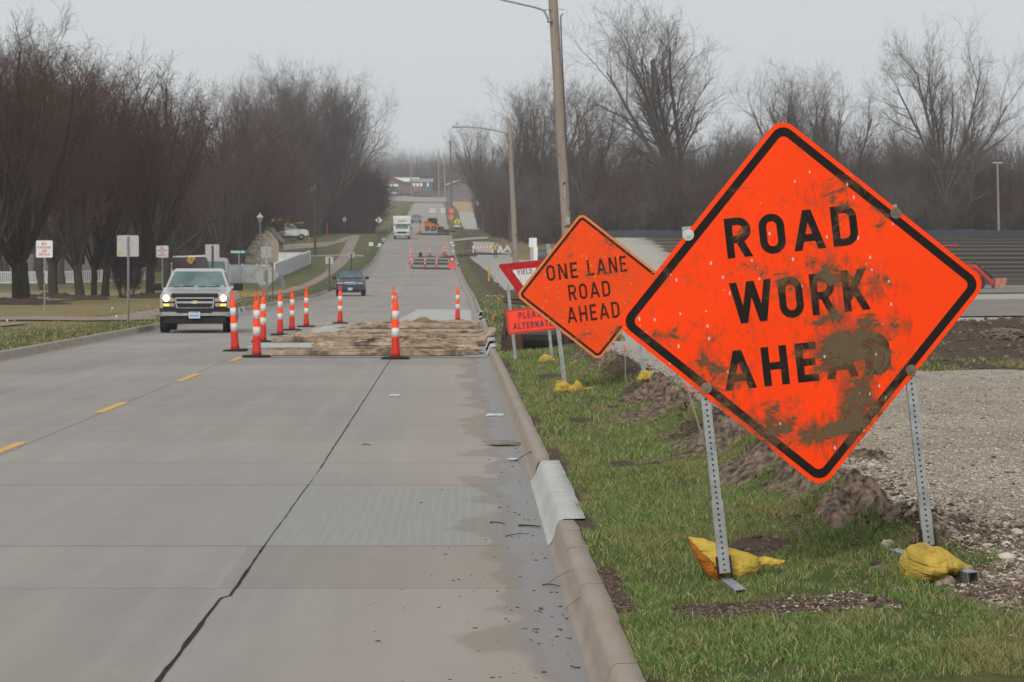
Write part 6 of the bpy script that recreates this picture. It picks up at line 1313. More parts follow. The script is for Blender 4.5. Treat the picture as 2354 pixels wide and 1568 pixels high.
# worker in a high visibility vest
g_ = G(*c1(845,598)); H = (c1(0,598)[1]-c1(0,292)[1])/S(g_.y)
def person(label, p, h):
    o_me = bpy.data.meshes.new('person'); J = {}; vs = []; es = []; rad = []
    def j(n, x, y, z, r_, par=None): J[n] = len(vs); vs.append((x*h, y*h, z*h)); rad.append(r_*h); (es.append((J[par], J[n])) if par else None)
    j('pel',0,0,.53,.085); j('wai',0,0,.62,.075,'pel'); j('che',0,.0,.74,.095,'wai'); j('nec',0,0,.83,.035,'che'); j('hd1',0,-.005,.89,.055,'nec'); j('hd2',0,-.005,.95,.055,'hd1')
    for s_, n in ((-1,'l'),(1,'r')):
        j(n+'hip',s_*.055,0,.50,.06,'pel'); j(n+'kn',s_*.065,-.012,.28,.042,n+'hip'); j(n+'an',s_*.07,.01,.045,.028,n+'kn'); j(n+'toe',s_*.08,-.075,.02,.024,n+'an')
        j(n+'sh',s_*.115,0,.80,.042,'che'); j(n+'el',s_*.15,.02,.64,.030,n+'sh'); j(n+'wr',s_*(.09 if s_ < 0 else .14),-.07,.54,.02,n+'el'); j(n+'hand',s_*(.07 if s_ < 0 else .13),-.11,.51,.018,n+'wr')
    o_me.from_pydata(vs, es, []); ob = bpy.data.objects.new('person', o_me); COL.objects.link(ob); ob.location = p
    sk = ob.modifiers.new('skin', 'SKIN'); 
    for i_, v in enumerate(o_me.skin_vertices[0].data): v.radius = (rad[i_], rad[i_]*.8); v.use_root = (i_ == 0)
    sb = ob.modifiers.new('subsurf', 'SUBSURF'); sb.levels = 2; sb.render_levels = 2
    k = NT('skin_and_jeans'); s_ = k.sep(k.coord()); z = s_[2]
    c = k.mix(k.math('GREATER_THAN', z, .52*h), (.04,.055,.085), (.03,.035,.04)); c = k.mix(k.math('GREATER_THAN', z, .84*h), c, (.38,.22,.16)); c = k.mix(k.math('GREATER_THAN', k.math('ABSOLUTE', s_[0]), .10*h), c, (.02,.035,.03)); k.base(c, .8); o_me.materials.append(k.m)
    tag(ob, label, 'person'); 
    mb = MB(); mb.loft([[(.105*h*w*math.cos(t), .085*h*w*math.sin(t), z*h) for t in np.linspace(0, 2*math.pi, 15)[:-1]] for z, w in ((.53,.95),(.6,.93),(.7,1.02),(.78,1.06),(.82,.8))]); v_ = mb.build('vest', mat('hi_vis_vest', (.45,.55,.04), (.65,.28,.03), 1.6/h*2, .7), ob, smooth=True)
    mb = MB(); mb.lathe([(.062*h,.935*h),(.085*h,.94*h),(.064*h,.945*h),(.058*h,.985*h),(.03*h,1.005*h),(.005*h,1.01*h)], 14, 'z', (0,-.005*h,0)); mb.build('helmet', M['darksteel'], ob, smooth=True)
    return ob
person('worker in a yellow green vest, dark hat and jeans standing by the striped barricade', g_, H)
# ================================================================== FENCES AND BUILDINGS
M['vinyl'] = mat('white_vinyl', (.62,.64,.65), (.52,.54,.55), 2, .4)
def fence(label, pts, h, solid, picket=.15, postd=2.4, lattice=False):
    """pts: world ground points; every picket run between two posts is one panel"""
    o = thing('white_fence', label, 'fence', pts[0]); o0 = pts[0]
    d = [0]
    for i in range(1, len(pts)): d.append(d[-1]+math.dist(pts[i][:2], pts[i-1][:2]))
    def at(q): x = float(np.interp(q, d, [p[0] for p in pts])); y = float(np.interp(q, d, [p[1] for p in pts])); return Vector((x, y, gz(x, y)))-o0
    n = max(1, round(d[-1]/postd)); 
    for i in range(n):
        a, b = at(d[-1]*i/n), at(d[-1]*(i+1)/n); dirv = (b-a); L_ = Vector((dirv.x, dirv.y, 0)).length; ang = math.atan2(dirv.y, dirv.x); mb = MB()
        def bar(q0, q1, z0, z1, th=.03):
            p0_, p1_ = a+dirv*q0, a+dirv*q1; nn = Vector((-math.sin(ang), math.cos(ang), 0))*th/2
            vs = [p0_-nn+Vector((0,0,z0)), p1_-nn+Vector((0,0,z0)), p1_+nn+Vector((0,0,z0)), p0_+nn+Vector((0,0,z0)), p0_-nn+Vector((0,0,z1)), p1_-nn+Vector((0,0,z1)), p1_+nn+Vector((0,0,z1)), p0_+nn+Vector((0,0,z1))]
            mb.add(vs, [(0,3,2,1),(4,5,6,7),(0,1,5,4),(1,2,6,5),(2,3,7,6),(3,0,4,7)])
        bar(0, 1, .06, .16, .05); bar(0, 1, h-.12, h-.02, .05)
        if solid: bar(0, 1, .16, h-.14, .025)
        else:
            m_ = int(L_/picket)
            for k_ in range(m_): q = (k_+.5)/m_; w_ = .30/m_; bar(q-w_, q+w_, .14, h-.10, .02)
        mb.build('fence_panel', M['vinyl'], o)
        mb = MB(); mb.box((a.x, a.y, h/2), (.12,.12,h+.12)); v_ = mb.v; mb.v = [(x, y, z+a.z) for x, y, z in v_]; mb.build('fence_post', M['vinyl'], o)
    return o
FL = [(-46.5,276),(-41,277.5),(-34,279),(-31,281)]
fence('long white picket fence behind the left lawn trees', [Vector((x, y, gz(x, y))) for x, y in FL], 1.08, False, .16)
pts = [G(628,648), G(660,637), G(690,620), G(712,604)]
pts = [onground(631, 262), onground(655, 286), onground(690, 315), onground(713, 338)]
fence('white solid vinyl fence climbing the slope beside the leaning pedestal', pts, 1.35, True)
fence('short white fence run closing behind the climbing fence to the beige garage', [onground(713,338.3), onground(640,338.5)], 1.2, True)
fence('white vinyl fence behind the silver pickup cab and the street name post', [onground(527,246), onground(552,248), onground(588,246), onground(600,243)], 1.45, True)
fence('white fence behind the dark trailer, left of the silver pickup', [onground(395,262), onground(372,262)], 1.45, True)

def wallbox(mb, x0, x1, y0, y1, z0, z1): mb.bbox(x0, x1, y0, y1, z0, z1)
# beige gabled garage
Yh = 345; g_ = onground(583, Yh); s_ = S(Yh); wl, wr = (526-583)/s_, (641-583)/s_; ax = (616-583)/s_; Z = lambda y: (CAMZ+(HOR-y)/s_)-g_.z
o = thing('gabled_garage', 'beige gabled garage behind the lawn trees and the lantern post', 'building', g_)
sid = mat('beige_siding', (.42,.36,.28), (.35,.30,.235), 1.5, .8); mb = MB(); mb.prism([(wl,-.3),(wr,-.3),(wr,Z(556)),(ax,Z(525)),(wl,Z(572))], 0, 7); w_ = mb.build('wall', sid, o)
mb = MB(); th = .14
mb.add([(ax,-.35,Z(525)+.05),(wr+.35,-.35,Z(556)-.12),(wr+.35,7.3,Z(556)-.12),(ax,7.3,Z(525)+.05),(ax,-.35,Z(525)+.05+th),(wr+.35,-.35,Z(556)-.12+th),(wr+.35,7.3,Z(556)-.12+th),(ax,7.3,Z(525)+.05+th)], [(0,3,2,1),(4,5,6,7),(0,1,5,4),(1,2,6,5),(2,3,7,6)])
mb.add([(ax,-.35,Z(525)+.05),(wl-.35,-.35,Z(572)-.12),(wl-.35,7.3,Z(572)-.12),(ax,7.3,Z(525)+.05),(ax,-.35,Z(525)+.05+th),(wl-.35,-.35,Z(572)-.12+th),(wl-.35,7.3,Z(572)-.12+th),(ax,7.3,Z(525)+.05+th)], [(0,1,2,3),(7,6,5,4),(4,5,1,0),(5,6,2,1),(6,7,3,2)]); mb.build('roof', mat('grey_shingle', (.22,.21,.21), (.16,.15,.15), 3, .9), o)
mb = MB(); mb.bbox(wl+.9, wl+1.9, -.03, 0, .9, 1.9); mb.build('window', M['glass_dark'], o)
# low grey house far left behind the picket fence
def simple_house(label, x0, x1, xr, ybase, yeave, yridge, Y, wall, roof, depth=8, feat=(), name='house', cat='house', flat=False):
    xm = (x0+x1)/2; g_ = onground(xm, Y); s_ = S(Y); X_ = lambda x: (x-xm)/s_; Z = lambda y: (CAMZ+(HOR-y)/s_)-g_.z; o = thing(name, label, cat, g_)
    zb = min(Z(ybase), 0)-.5; mb = MB()
    if flat:      # ridge runs across the view
        mb.bbox(X_(x0), X_(x1), 0, depth, zb, Z(yeave)); w_ = mb.build('wall', wall, o); mb = MB(); e = .4
        mb.prismx([(-e,Z(yeave)-.05),(depth/2,Z(yridge)),(depth+e,Z(yeave)-.05),(depth+e,Z(yeave)+.15),(depth/2,Z(yridge)+.2),(-e,Z(yeave)+.15)], X_(x0)-e, X_(x1)+e); mb.build('roof', roof, o)
    else:
        mb.prism([(X_(x0),zb),(X_(x1),zb),(X_(x1),Z(yeave)),(X_(xr),Z(yridge)),(X_(x0),Z(yeave))], 0, depth); mb.build('wall', wall, o); mb = MB(); t_ = .11*(x1-x0)/s_/2+.2; e = .06*(x1-x0)/s_
        sl = (Z(yridge)-Z(yeave)); 
        mb.prism([(X_(x0)-e,Z(yeave)-e*sl/(X_(xr)-X_(x0))),(X_(xr),Z(yridge)),(X_(x1)+e,Z(yeave)-e*sl/(X_(x1)-X_(xr))),(X_(x1)+e,Z(yeave)-e*sl/(X_(x1)-X_(xr))+t_),(X_(xr),Z(yridge)+t_),(X_(x0)-e,Z(yeave)-e*sl/(X_(xr)-X_(x0))+t_)], -.5, depth+.5); mb.build('roof', roof, o)
    for (a, b, c_, d_, nm, m_) in feat: mb = MB(); mb.bbox(X_(a), X_(b), -.12, -.02, Z(d_), Z(c_)); mb.build(nm, m_, o)
    return o
rg = mat('taupe_roof', (.20,.175,.17), (.16,.14,.14), 1.5, .9); gw = mat('mauve_wall', (.22,.19,.19), (.18,.155,.155), .8, .9)
simple_house('low taupe roofed house behind the picket fence at the far left', -60, 210, 70, 660, 628, 590, 300, gw, rg, 9, [(20,34,634,646,'window',M['glass_dark']),(130,150,634,648,'window',M['glass_dark'])], flat=True)
redt = mat('red_roof', (.22,.035,.035), (.16,.03,.03), .3, .8); hz = mat('slate_wall', (.16,.16,.18), (.12,.12,.14), .3, .9); wh = mat('far_white_metal', (.80,.82,.80), (.7,.72,.7), .2, .5); gg = mat('grey_green_wall', (.10,.14,.14), (.08,.11,.11), .3, .9)
simple_house('far white metal roofed shed behind the red roofed building', c8(430,0)[0], c8(945,0)[0], c8(600,0)[0], 440, c8(0,480)[1], c8(0,398)[1], 1105, hz, wh, 16, flat=True, name='shed', cat='building')
simple_house('far building with a dark red gable roof and white bay', c8(160,0)[0], c8(800,0)[0], c8(415,0)[0], c8(0,660)[1], c8(0,575)[1], c8(0,425)[1], 1060, hz, redt, 14, [(c8(400,0)[0],c8(560,0)[0],c8(0,535)[1],c8(0,575)[1],'white_gable',wh),(c8(440,0)[0],c8(490,0)[0],c8(0,590)[1],c8(0,660)[1],'white_pillar',wh),(c8(495,0)[0],c8(590,0)[0],c8(0,590)[1],c8(0,655)[1],'dark_window',M['glass_dark']),(c8(590,0)[0],c8(625,0)[0],c8(0,590)[1],c8(0,660)[1],'white_pillar',wh),(c8(240,0)[0],c8(380,0)[0],c8(0,630)[1],c8(0,670)[1],'white_base',wh)], name='commercial_building', cat='building')
simple_house('far long grey green building with a row of pale windows', c8(800,0)[0], c8(1230,0)[0], c8(1000,0)[0], c8(0,640)[1], c8(0,490)[1], c8(0,425)[1], 1064, gg, mat('sage_roof', (.26,.30,.28), (.22,.26,.25), .3, .9), 12, [(c8(850+70*i,0)[0],c8(900+70*i,0)[0],c8(0,510)[1],c8(0,575)[1],'window',wh) for i in range(3)]+[(c8(1130,0)[0],c8(1165,0)[0],c8(0,505)[1],c8(0,580)[1],'window',wh)], flat=True, name='commercial_building', cat='building')
simple_house('brown gabled building with a pale wall beyond the stacked orange signs', c8(1540,0)[0], c8(2150,0)[0], c8(1800,0)[0], c8(0,800)[1], c8(0,590)[1], c8(0,460)[1], 952, mat('lilac_grey_wall', (.15,.13,.135), (.12,.105,.11), .3, .9), mat('brown_roof', (.07,.05,.04), (.05,.035,.03), .3, .9), 14, name='shed', cat='building')
def far_car(label, x0, x1, y0, y1, col, Y):
    g_ = onground((x0+x1)/2, Y); s_ = S(Y); L_ = (x1-x0)/s_; H_ = 1.6*L_/4.6 if L_ > 4.6 else 1.5; o = thing('parked_car', label, 'car', g_); hl = L_/2
    mb = MB(); mb.prism([(-hl,.3),(hl,.3),(hl,.75),(hl*.75,.9),(-hl*.8,.95),(-hl,.8)], -.9, .9); mb.build('body', paint('far_car_paint', col, .1), o, bevel=.05); mb = MB(); mb.prism([(-hl*.62,.93),(hl*.35,.93),(hl*.15,1.5),(-hl*.5,1.5)], -.75, .75); mb.build('cabin', M['glass_dark'], o)
    for x in (-hl*.62, hl*.62): mb = MB(); mb.lathe([(.34,-1.0),(.34,.98)], 14, 'y', (x,0,.34)); mb.build('wheel', M['rubber'], o)
far_car('far white car at the left of the dark parked truck', c8(410,0)[0], c8(545,0)[0], 0, 0, (.7,.7,.7), 1012)
far_car('far dark blue truck parked in front of the white roofed shed', c8(560,0)[0], c8(840,0)[0], 0, 0, (.04,.07,.09), 1014)
for i, (a, b, lb) in enumerate(((850,1010,'far orange machine parked right of the dark truck'),(590,740,'far brownish load behind the dark truck'),(420,500,'small far orange object behind the white car'))):
    Y = 1024+i; g_ = onground(c8((a+b)/2,0)[0], Y); o = thing('far_machine', lb, 'machine', g_); w = (b-a)/7.84*.905/S(Y); mb = MB(); mb.prism([(-w/2,.0),(w/2,.0),(w/2,1.4),(w*.1,2.6),(-w*.2,2.7),(-w/2,1.7)], -1, 1); mb.build('machine_body', mat('far_orange_mach%d' % i, (.26,.13,.06) if i != 1 else (.16,.10,.08), (.2,.10,.05), .6, .8), o, bevel=.1)
    mb = MB(); mb.bbox(-w*.3, w*.3, -1.1, 1.1, .4, 1.0); mb.build('machine_track', M['black'], o)
# silt fence before the right wood
Ys_ = [(-0.5+i*3.0) for i in range(23)]
o = thing('silt_fence', 'low dark blue black silt fence running before the right wood', 'fence', onground(1400, 311)); o0 = o.location.copy(); mb = MB(); mp = MB()
for i in range(40):
    xa, xb = 5.5+i*1.6, 5.5+(i+1)*1.6; a, b = Vector((xa, 311, gz(xa, 311)))-o0, Vector((xb, 311, gz(xb, 311)))-o0; a.z += .05*math.sin(i*.9); h = .72+.04*math.sin(i*1.7)
    mb.add([a, b, b+Vector((0,.0,h)), a+Vector((0,0,h))], [(0,1,2,3)]); mb.add([a+Vector((0,.02,0)), b+Vector((0,.02,0)), b+Vector((0,.02,h)), a+Vector((0,.02,h))], [(3,2,1,0)])
    if i % 2 == 0:
        mq = MB(); mq.box(a+Vector((0,.05,h/2)), (.06,.04,h+.25)); mq.build('stake', M['polewood'], o)
mb.build('fabric', mat('silt_fabric', (.010,.014,.026), (.016,.02,.03), 1, .6), o)

# ================================================================== BARE TREES
def branches(par, rad, n, ratio, ang, t0, t1, K, up_, wig, rr, r, lmin=0, rmin=.006, cone=0):
    """n children on each parent polyline (N,Kp,3)"""
    N, Kp, _ = par.shape; seg = np.linalg.norm(par[:, 1:]-par[:, :-1], axis=2); Lp = seg.sum(1)
    t = t0+(t1-t0)*(np.arange(n)[None, :]+r.random((N, n)))/n; f = t*(Kp-1); i0 = np.clip(f.astype(int), 0, Kp-2); w = (f-i0)[..., None]; ix = np.arange(N)[:, None]
    p = par[ix, i0]*(1-w)+par[ix, i0+1]*w; tan = par[ix, i0+1]-par[ix, i0]; tan /= np.linalg.norm(tan, axis=2, keepdims=True)+1e-9
    pr = rad[ix, i0]*(1-w[..., 0])+rad[ix, i0+1]*w[..., 0]
    rv = r.normal(size=(N, n, 3)); perp = rv-(rv*tan).sum(2, keepdims=True)*tan; perp /= np.linalg.norm(perp, axis=2, keepdims=True)+1e-9
    a = (ang+.25*ang*r.normal(size=(N, n)))[..., None]; d = tan*np.cos(a)+perp*np.sin(a)
    L = (Lp[:, None]*ratio*(1-cone*t)*(.6+.7*r.random((N, n)))); L = np.maximum(L, lmin)
    d = d.reshape(-1, 3); p = p.reshape(-1, 3); L = L.ravel(); r0 = np.maximum(pr.ravel()*rr*(.8+.4*r.random(N*n)), rmin)
    out = [p]; cur = p; st = (L/(K-1))[:, None]
    for k_ in range(K-1):
        d = d+np.array([0, 0, up_])+wig*r.normal(size=d.shape); d /= np.linalg.norm(d, axis=1, keepdims=True); cur = cur+d*st; out.append(cur)
    q = np.linspace(1, .3, K)[None, :]; return np.stack(out, 1), np.maximum(r0[:, None]*q, rmin*.7)
def tubes_mesh(name, groups):
    Vs, Fs, b0 = [], [], 0
    for pl, rd, n in groups:
        N, K, _ = pl.shape; tan = np.empty_like(pl); tan[:, 1:-1] = pl[:, 2:]-pl[:, :-2]; tan[:, 0] = pl[:, 1]-pl[:, 0]; tan[:, -1] = pl[:, -1]-pl[:, -2]; tan /= np.linalg.norm(tan, axis=2, keepdims=True)+1e-9
        ref = np.where(np.abs(tan[..., 2:3]) > .85, np.array([1.0, 0, 0]), np.array([0, 0, 1.0])); u = np.cross(ref, tan); u /= np.linalg.norm(u, axis=2, keepdims=True)+1e-9; w = np.cross(tan, u)
        a = np.arange(n)*2*np.pi/n; V = pl[:, :, None, :]+rd[:, :, None, None]*(u[:, :, None, :]*np.cos(a)[None, None, :, None]+w[:, :, None, :]*np.sin(a)[None, None, :, None])
        Vs.append(V.reshape(-1, 3)); i = np.arange(N)[:, None, None]*K*n+np.arange(K-1)[None, :, None]*n; k_ = np.arange(n)[None, None, :]; k2 = (k_+1) % n
        Fs.append(np.stack([i+k_, i+k2, i+n+k2, i+n+k_], -1).reshape(-1, 4)+b0); b0 += N*K*n
    return np_mesh(name, np.concatenate(Vs), [np.concatenate(Fs)])
def make_tree(style, seed, H, bark, twig, name='bare_tree'):
    r = np.random.default_rng(seed); 
    def line(p0, p1, K, w): t = np.linspace(0, 1, K)[:, None]; p = np.array(p0)*(1-t)+np.array(p1)*t; p[1:-1] += r.normal(size=(K-2, 3))*w; return p[None]
    if style == 'maple':     # low trunk, a fan of steep limbs
        h0 = .15*H; tr = line((0,0,-.2), (r.normal()*.1,0,h0), 5, .02); tr_r = np.linspace(*((.034, .028) if seed == 20 else (.021, .018)), 5)[None]*H; tr_r[0, 0] *= 1.3
        l1, r1 = branches(tr, tr_r, 10, 1, .52, .66, 1.0, 9, .045, .06, .5, r, lmin=H*.72); l1 = l1; lead = line((0,0,h0), (0,0,H*.93), 9, .12); lr = np.linspace(.022, .003, 9)[None]*H
        l1 = np.concatenate([l1, lead]); r1 = np.concatenate([r1*.8, lr]); l2, r2 = branches(l1, r1, 8, .40, .50, .18, .97, 6, .12, .09, .55, r, cone=.45); l3, r3 = branches(l2, r2, 6, .48, .75, .15, 1, 5, .09, .14, .55, r, rmin=.011)
        l4, r4 = branches(l3, r3, 5, .50, .8, .15, 1, 4, .05, .18, .6, r, rmin=.009); l5, r5 = branches(l4, r4, 2, .6, .6, .2, 1, 3, .04, .2, .7, r, rmin=.007); tg = [(tr, tr_r, 14), (l1, r1, 7)]; cg = [(l2, r2, 5), (l3, r3, 3), (l4, r4, 3), (l5, r5, 3)]
    elif style == 'cotton':  # tall trunk, heavy spreading limbs
        h0 = .20*H; tr = line((0,0,-.2), (0,0,h0), 5, .03); tr_r = np.linspace(.026, .020, 5)[None]*H
        l1, r1 = branches(tr, tr_r, 7, 1, .52, .72, 1.0, 10, .055, .06, .60, r, lmin=H*.68); l2, r2 = branches(l1, r1, 10, .44, .62, .2, .98, 7, .05, .08, .55, r, cone=.25); l3, r3 = branches(l2, r2, 7, .46, .6, .2, 1, 5, .05, .12, .55, r, rmin=.012)
        l4, r4 = branches(l3, r3, 6, .52, .6, .2, 1, 4, .04, .15, .55, r, rmin=.009); l5, r5 = branches(l4, r4, 3, .6, .6, .3, 1, 3, .03, .15, .6, r, rmin=.007); tg = [(tr, tr_r, 10), (l1, r1, 7)]; cg = [(l2, r2, 4), (l3, r3, 3), (l4, r4, 3), (l5, r5, 3)]
    elif style == 'slim':    # forest tree: leader with ascending branches
        tr = line((0,0,-.2), (r.normal()*.4,0,H*.97), 12, .12); tr_r = np.linspace(.013, .0015, 12)[None]*H
        l2, r2 = branches(tr, tr_r, 26, .30, .62, .25, .97, 7, .08, .07, .5, r, cone=.45); l3, r3 = branches(l2, r2, 7, .46, .6, .15, 1, 5, .06, .12, .55, r, rmin=.010)
        l4, r4 = branches(l3, r3, 5, .55, .6, .2, 1, 4, .05, .15, .55, r, rmin=.008); l5, r5 = branches(l4, r4, 2, .6, .6, .3, 1, 3, .03, .15, .6, r, rmin=.006); tg = [(tr, tr_r, 8)]; cg = [(l2, r2, 4), (l3, r3, 3), (l4, r4, 3), (l5, r5, 3)]
    elif style == 'round':   # ornamental, dense rounded reddish head
        h0 = .14*H; tr = line((0,0,-.2), (0,0,h0), 4, .02); tr_r = np.linspace(.03, .024, 4)[None]*H
        l1, r1 = branches(tr, tr_r, 12, 1, .80, .5, 1.0, 8, .05, .07, .5, r, lmin=H*.55); l2, r2 = branches(l1, r1, 10, .42, .7, .15, 1, 5, .05, .12, .5, r, cone=.2); l3, r3 = branches(l2, r2, 7, .55, .7, .1, 1, 4, .02, .16, .5, r, rmin=.010)
        l4, r4 = branches(l3, r3, 7, .6, .8, .1, 1, 3, .01, .2, .6, r, rmin=.007); tg = [(tr, tr_r, 9), (l1, r1, 5)]; cg = [(l2, r2, 3), (l3, r3, 3), (l4, r4, 3)]
    else:                    # shrub: many stems from the ground
        n = 16; a = r.random(n)*2*np.pi; base = np.stack([np.cos(a)*.25, np.sin(a)*.25, np.full(n, -.1)], -1); d = np.stack([np.cos(a)*.4, np.sin(a)*.4, np.ones(n)], -1); t = np.linspace(0, 1, 6)[None, :, None]
        l1 = base[:, None, :]+d[:, None, :]*t*H*(.55+.4*r.random((n, 1, 1)))+r.normal(size=(n, 6, 3))*.06; r1 = np.repeat(np.linspace(.03, .008, 6)[None], n, 0); l2, r2 = branches(l1, r1, 8, .4, .5, .1, 1, 5, .08, .12, .5, r, rmin=.01)
        l3, r3 = branches(l2, r2, 7, .6, .6, .1, 1, 4, .06, .16, .6, r, rmin=.008); l4, r4 = branches(l3, r3, 4, .6, .6, .1, 1, 3, .04, .16, .6, r, rmin=.007); tg = [(l1, r1, 4)]; cg = [(l2, r2, 3), (l3, r3, 3), (l4, r4, 3)]
    if style == 'maple': tg[1][0][:9, 0] -= 0
    return dict(H=H, trunk=tubes_mesh(name+'_trunk', tg), crown=tubes_mesh(name+'_crown', cg), bark=bark, twig=twig, name=name)
PROTO = {}
for key, a in {'m0':('maple',20,13,'bark','twig_dark'),'m1':('maple',1,13,'bark','twig_dark'),'m2':('maple',2,13,'bark','twig_dark'),'m3':('maple',3,13,'bark','twig_red'),'r1':('round',4,10,'bark','twig_red'),'c1':('cotton',5,22,'bark_grey','twig_grey'),'c2':('cotton',6,20,'bark_grey','twig_grey'),
               's1':('slim',7,16,'bark_grey','twig_grey'),'s2':('slim',8,16,'bark_grey','twig_tan'),'s3':('slim',9,15,'bark','twig_red'),'sh':('shrub',10,4.0,'bark','twig_red'),'sg':('shrub',11,4.5,'bark_grey','twig_tan')}.items(): PROTO[key] = make_tree(*a, name='shrub' if a[0] == 'shrub' else 'bare_tree')
for k_, pr in PROTO.items(): pr['trunk'].materials.append(M[pr['bark']]); pr['crown'].materials.append(M[pr['twig']])
def tree(key, p, H, label, rz=None, wide=1.0, group=None, lean=0, name=None):
    pr = PROTO[key]; s_ = H/pr['H']; o = thing(name or pr['name'], label, 'shrub' if key in ('sh','sg') else 'tree', p, (0, lean, random.uniform(0, 6.28) if rz is None else rz), group); o.scale = (s_*wide, s_*wide, s_)
    a = bpy.data.objects.new('trunk' if key not in ('sh','sg') else 'stems', pr['trunk']); COL.objects.link(a); a.parent = o
    b = bpy.data.objects.new('crown', pr['crown']); COL.objects.link(b); b.parent = o; return o
def tpx(key, x, ybase, ytop, label, wide=1.0, Y=None, **kw):
    g_ = G(x, ybase) if Y is None else onground(x, Y); Hm = (CAMZ+(HOR-ytop)/S(g_.y)-g_.z); return tree(key, g_, Hm, label, wide=wide, **kw)
# lawn trees, left
tpx('m0', 48, 698, 75, 'thick many limbed dark tree at the far left edge beside the first NO PARKING sign', 1.05, rz=.4)
tpx('m2', 122, 684, 118, 'dark lawn tree with a single trunk just right of the first NO PARKING sign', 1.0, rz=2)
tpx('m3', 184, 688, 150, 'dark lawn tree midway between the first NO PARKING sign and the blank sign back', 1.0, rz=4)
tpx('m2', 216, 682, 190, 'slender dark lawn tree, left one of the close pair left of the blank sign back', .75, rz=1)
tpx('m1', 242, 682, 150, 'dark lawn tree leaning left beside the blank sign back', .85, rz=3, lean=R(-5))
tpx('sh', 281, 681, 560, 'small leafless lawn bush just left of the blank sign post', .7, rz=3)
tpx('sh', 300, 681, 570, 'small leafless lawn bush behind the blank sign post', .7, rz=1)
tpx('m3', 345, 684, 165, 'broad dark lawn tree right of the blank sign back, before the second NO PARKING sign', 1.05, rz=5)
tpx('m2', 385, 660, 170, 'dark tree right behind the second NO PARKING sign', 1.0, rz=2.6)
tpx('m1', -30, 700, 90, 'dark tree cut by the left edge of the picture', 1.1, rz=1)
tpx('s3', 100, 690, 110, 'narrow tree reaching up between the two leftmost lawn trees', 1.3, Y=215)
tpx('m1', 511, 634, 240, 'reddish brown tree behind the grey sign back', .9, rz=4)
tpx('m3', 554, 628, 250, 'tree with a thick dark trunk behind the street name sign', 1.0, rz=1)
tpx('r1', 470, 628, 250, 'dense reddish rounded tree above the silver pickup', 1.1)
tpx('r1', 590, 600, 270, 'dense reddish rounded tree above the lantern', 1.1, Y=362)
tpx('r1', 430, 628, 300, 'lower reddish tree left of the one above the silver pickup', 1.1, Y=300)
for x, y, w, lb in ((48,699,3.4,'brown mulch ring around the thick leftmost tree'),(122,685,2.2,'brown mulch ring around the second lawn tree'),(184,689,2.4,'brown mulch ring around the third lawn tree'),(345,685,2.6,'brown mulch ring around the broad lawn tree right of the blank sign back')):
    q = G(x, y); heap('mulch_ring', lb, 'mulch', q, w, w*2.0, .28, mat('mulch%d' % x, (.10,.065,.045), (.06,.042,.03), 5, .95), x)
random.seed(21)
LW = 'bare trees of the left roadside wood'
for i in range(36):
    x = random.uniform(-60, 790); Y = random.uniform(425, 500) if x > 600 else random.uniform(270, 450)
    if x > 380 and Y < 360: Y += 80
    if 560 < x < 760: Y = random.uniform(420, 500)
    top = float(np.interp(x, [-60,0,100,200,300,400,520,620,700,760,820], [100,110,135,160,200,225,220,205,190,195,230]))+random.uniform(0, 80)
    key = random.choice(['s1','s3','m3','s3','m2','s2'] if x < 520 else ['s1','s2','s1','c2','s3'])
    tpx(key, x, 0, top, 'bare tree standing among the left roadside wood', 1.0 if key[0] != 's' else 1.2, Y=Y, group=LW)
for x, top, Y, key, w_ in ((788,235,452,'s1',1.1),(815,290,462,'s2',1.0),(765,205,450,'c2',.8),(735,185,455,'c2',.8),(832,370,470,'s3',1.0),(690,170,450,'c2',.9),(645,195,446,'s1',1.1)): tpx(key, x, 0, top, 'bare tree standing at the right end of the left roadside wood', w_, Y=Y, group='bare trees at the end of the left wood')
for x, Y, top in ((850,462,452),(838,460,440),(820,458,430),(800,455,430),(778,452,440),(755,450,455),(845,470,430),(828,470,415),(805,468,405),(780,466,410),(760,462,415),(700,440,470),(675,440,480),(725,445,460)): tpx('sh', x, 0, top, 'reddish leafless thicket shrub at the foot of the left wood', 1.1, Y=Y, group='shrubs along the left wood edge')
tpx('sh', 420, 668, 596, 'rusty brown shrub beside the second NO PARKING sign', .9)
# right wood
tpx('c1', 1572, 0, 42, 'tallest open crowned cottonwood tree rising left of the big sign', 1.12, Y=332, rz=5.2)
tpx('c2', 2172, 0, 84, 'tall slender cottonwood tree rising right of the big sign top', .80, Y=322, rz=1)
tpx('c2', 1345, 0, 195, 'dark bare tree between the tall utility pole and the second diamond sign top', .80, Y=338, rz=.6)
tpx('c1', 1850, 0, 168, 'bare tree with a rounded crown right behind the top of the big sign', .95, Y=345, rz=4)
tpx('c2', 1930, 0, 205, 'bare tree just right of the big sign top, lower than its neighbour', .85, Y=342, rz=3)
tpx('c2', 1255, 0, 190, 'tall bare tree immediately left of the tall utility pole', 1.0, Y=372, rz=5)
tpx('c1', 1175, 0, 215, 'bare tree whose crown spreads over the shorter pole lamp arm', .80, Y=396, rz=1.6)
tpx('c2', 1112, 0, 285, 'bare tree leaning its thin crown over the far road', .7, Y=470, rz=2.4)
tpx('s2', 2225, 0, 215, 'leaning twiggy tree right of the slender cottonwood', 1.2, Y=318, lean=R(6))
YW = lambda x: float(np.interp(x, [1080,1095,1130,1200,1300,1400], [620,520,418,385,345,316]))
random.seed(33); RW = 'bare trees of the right wood'
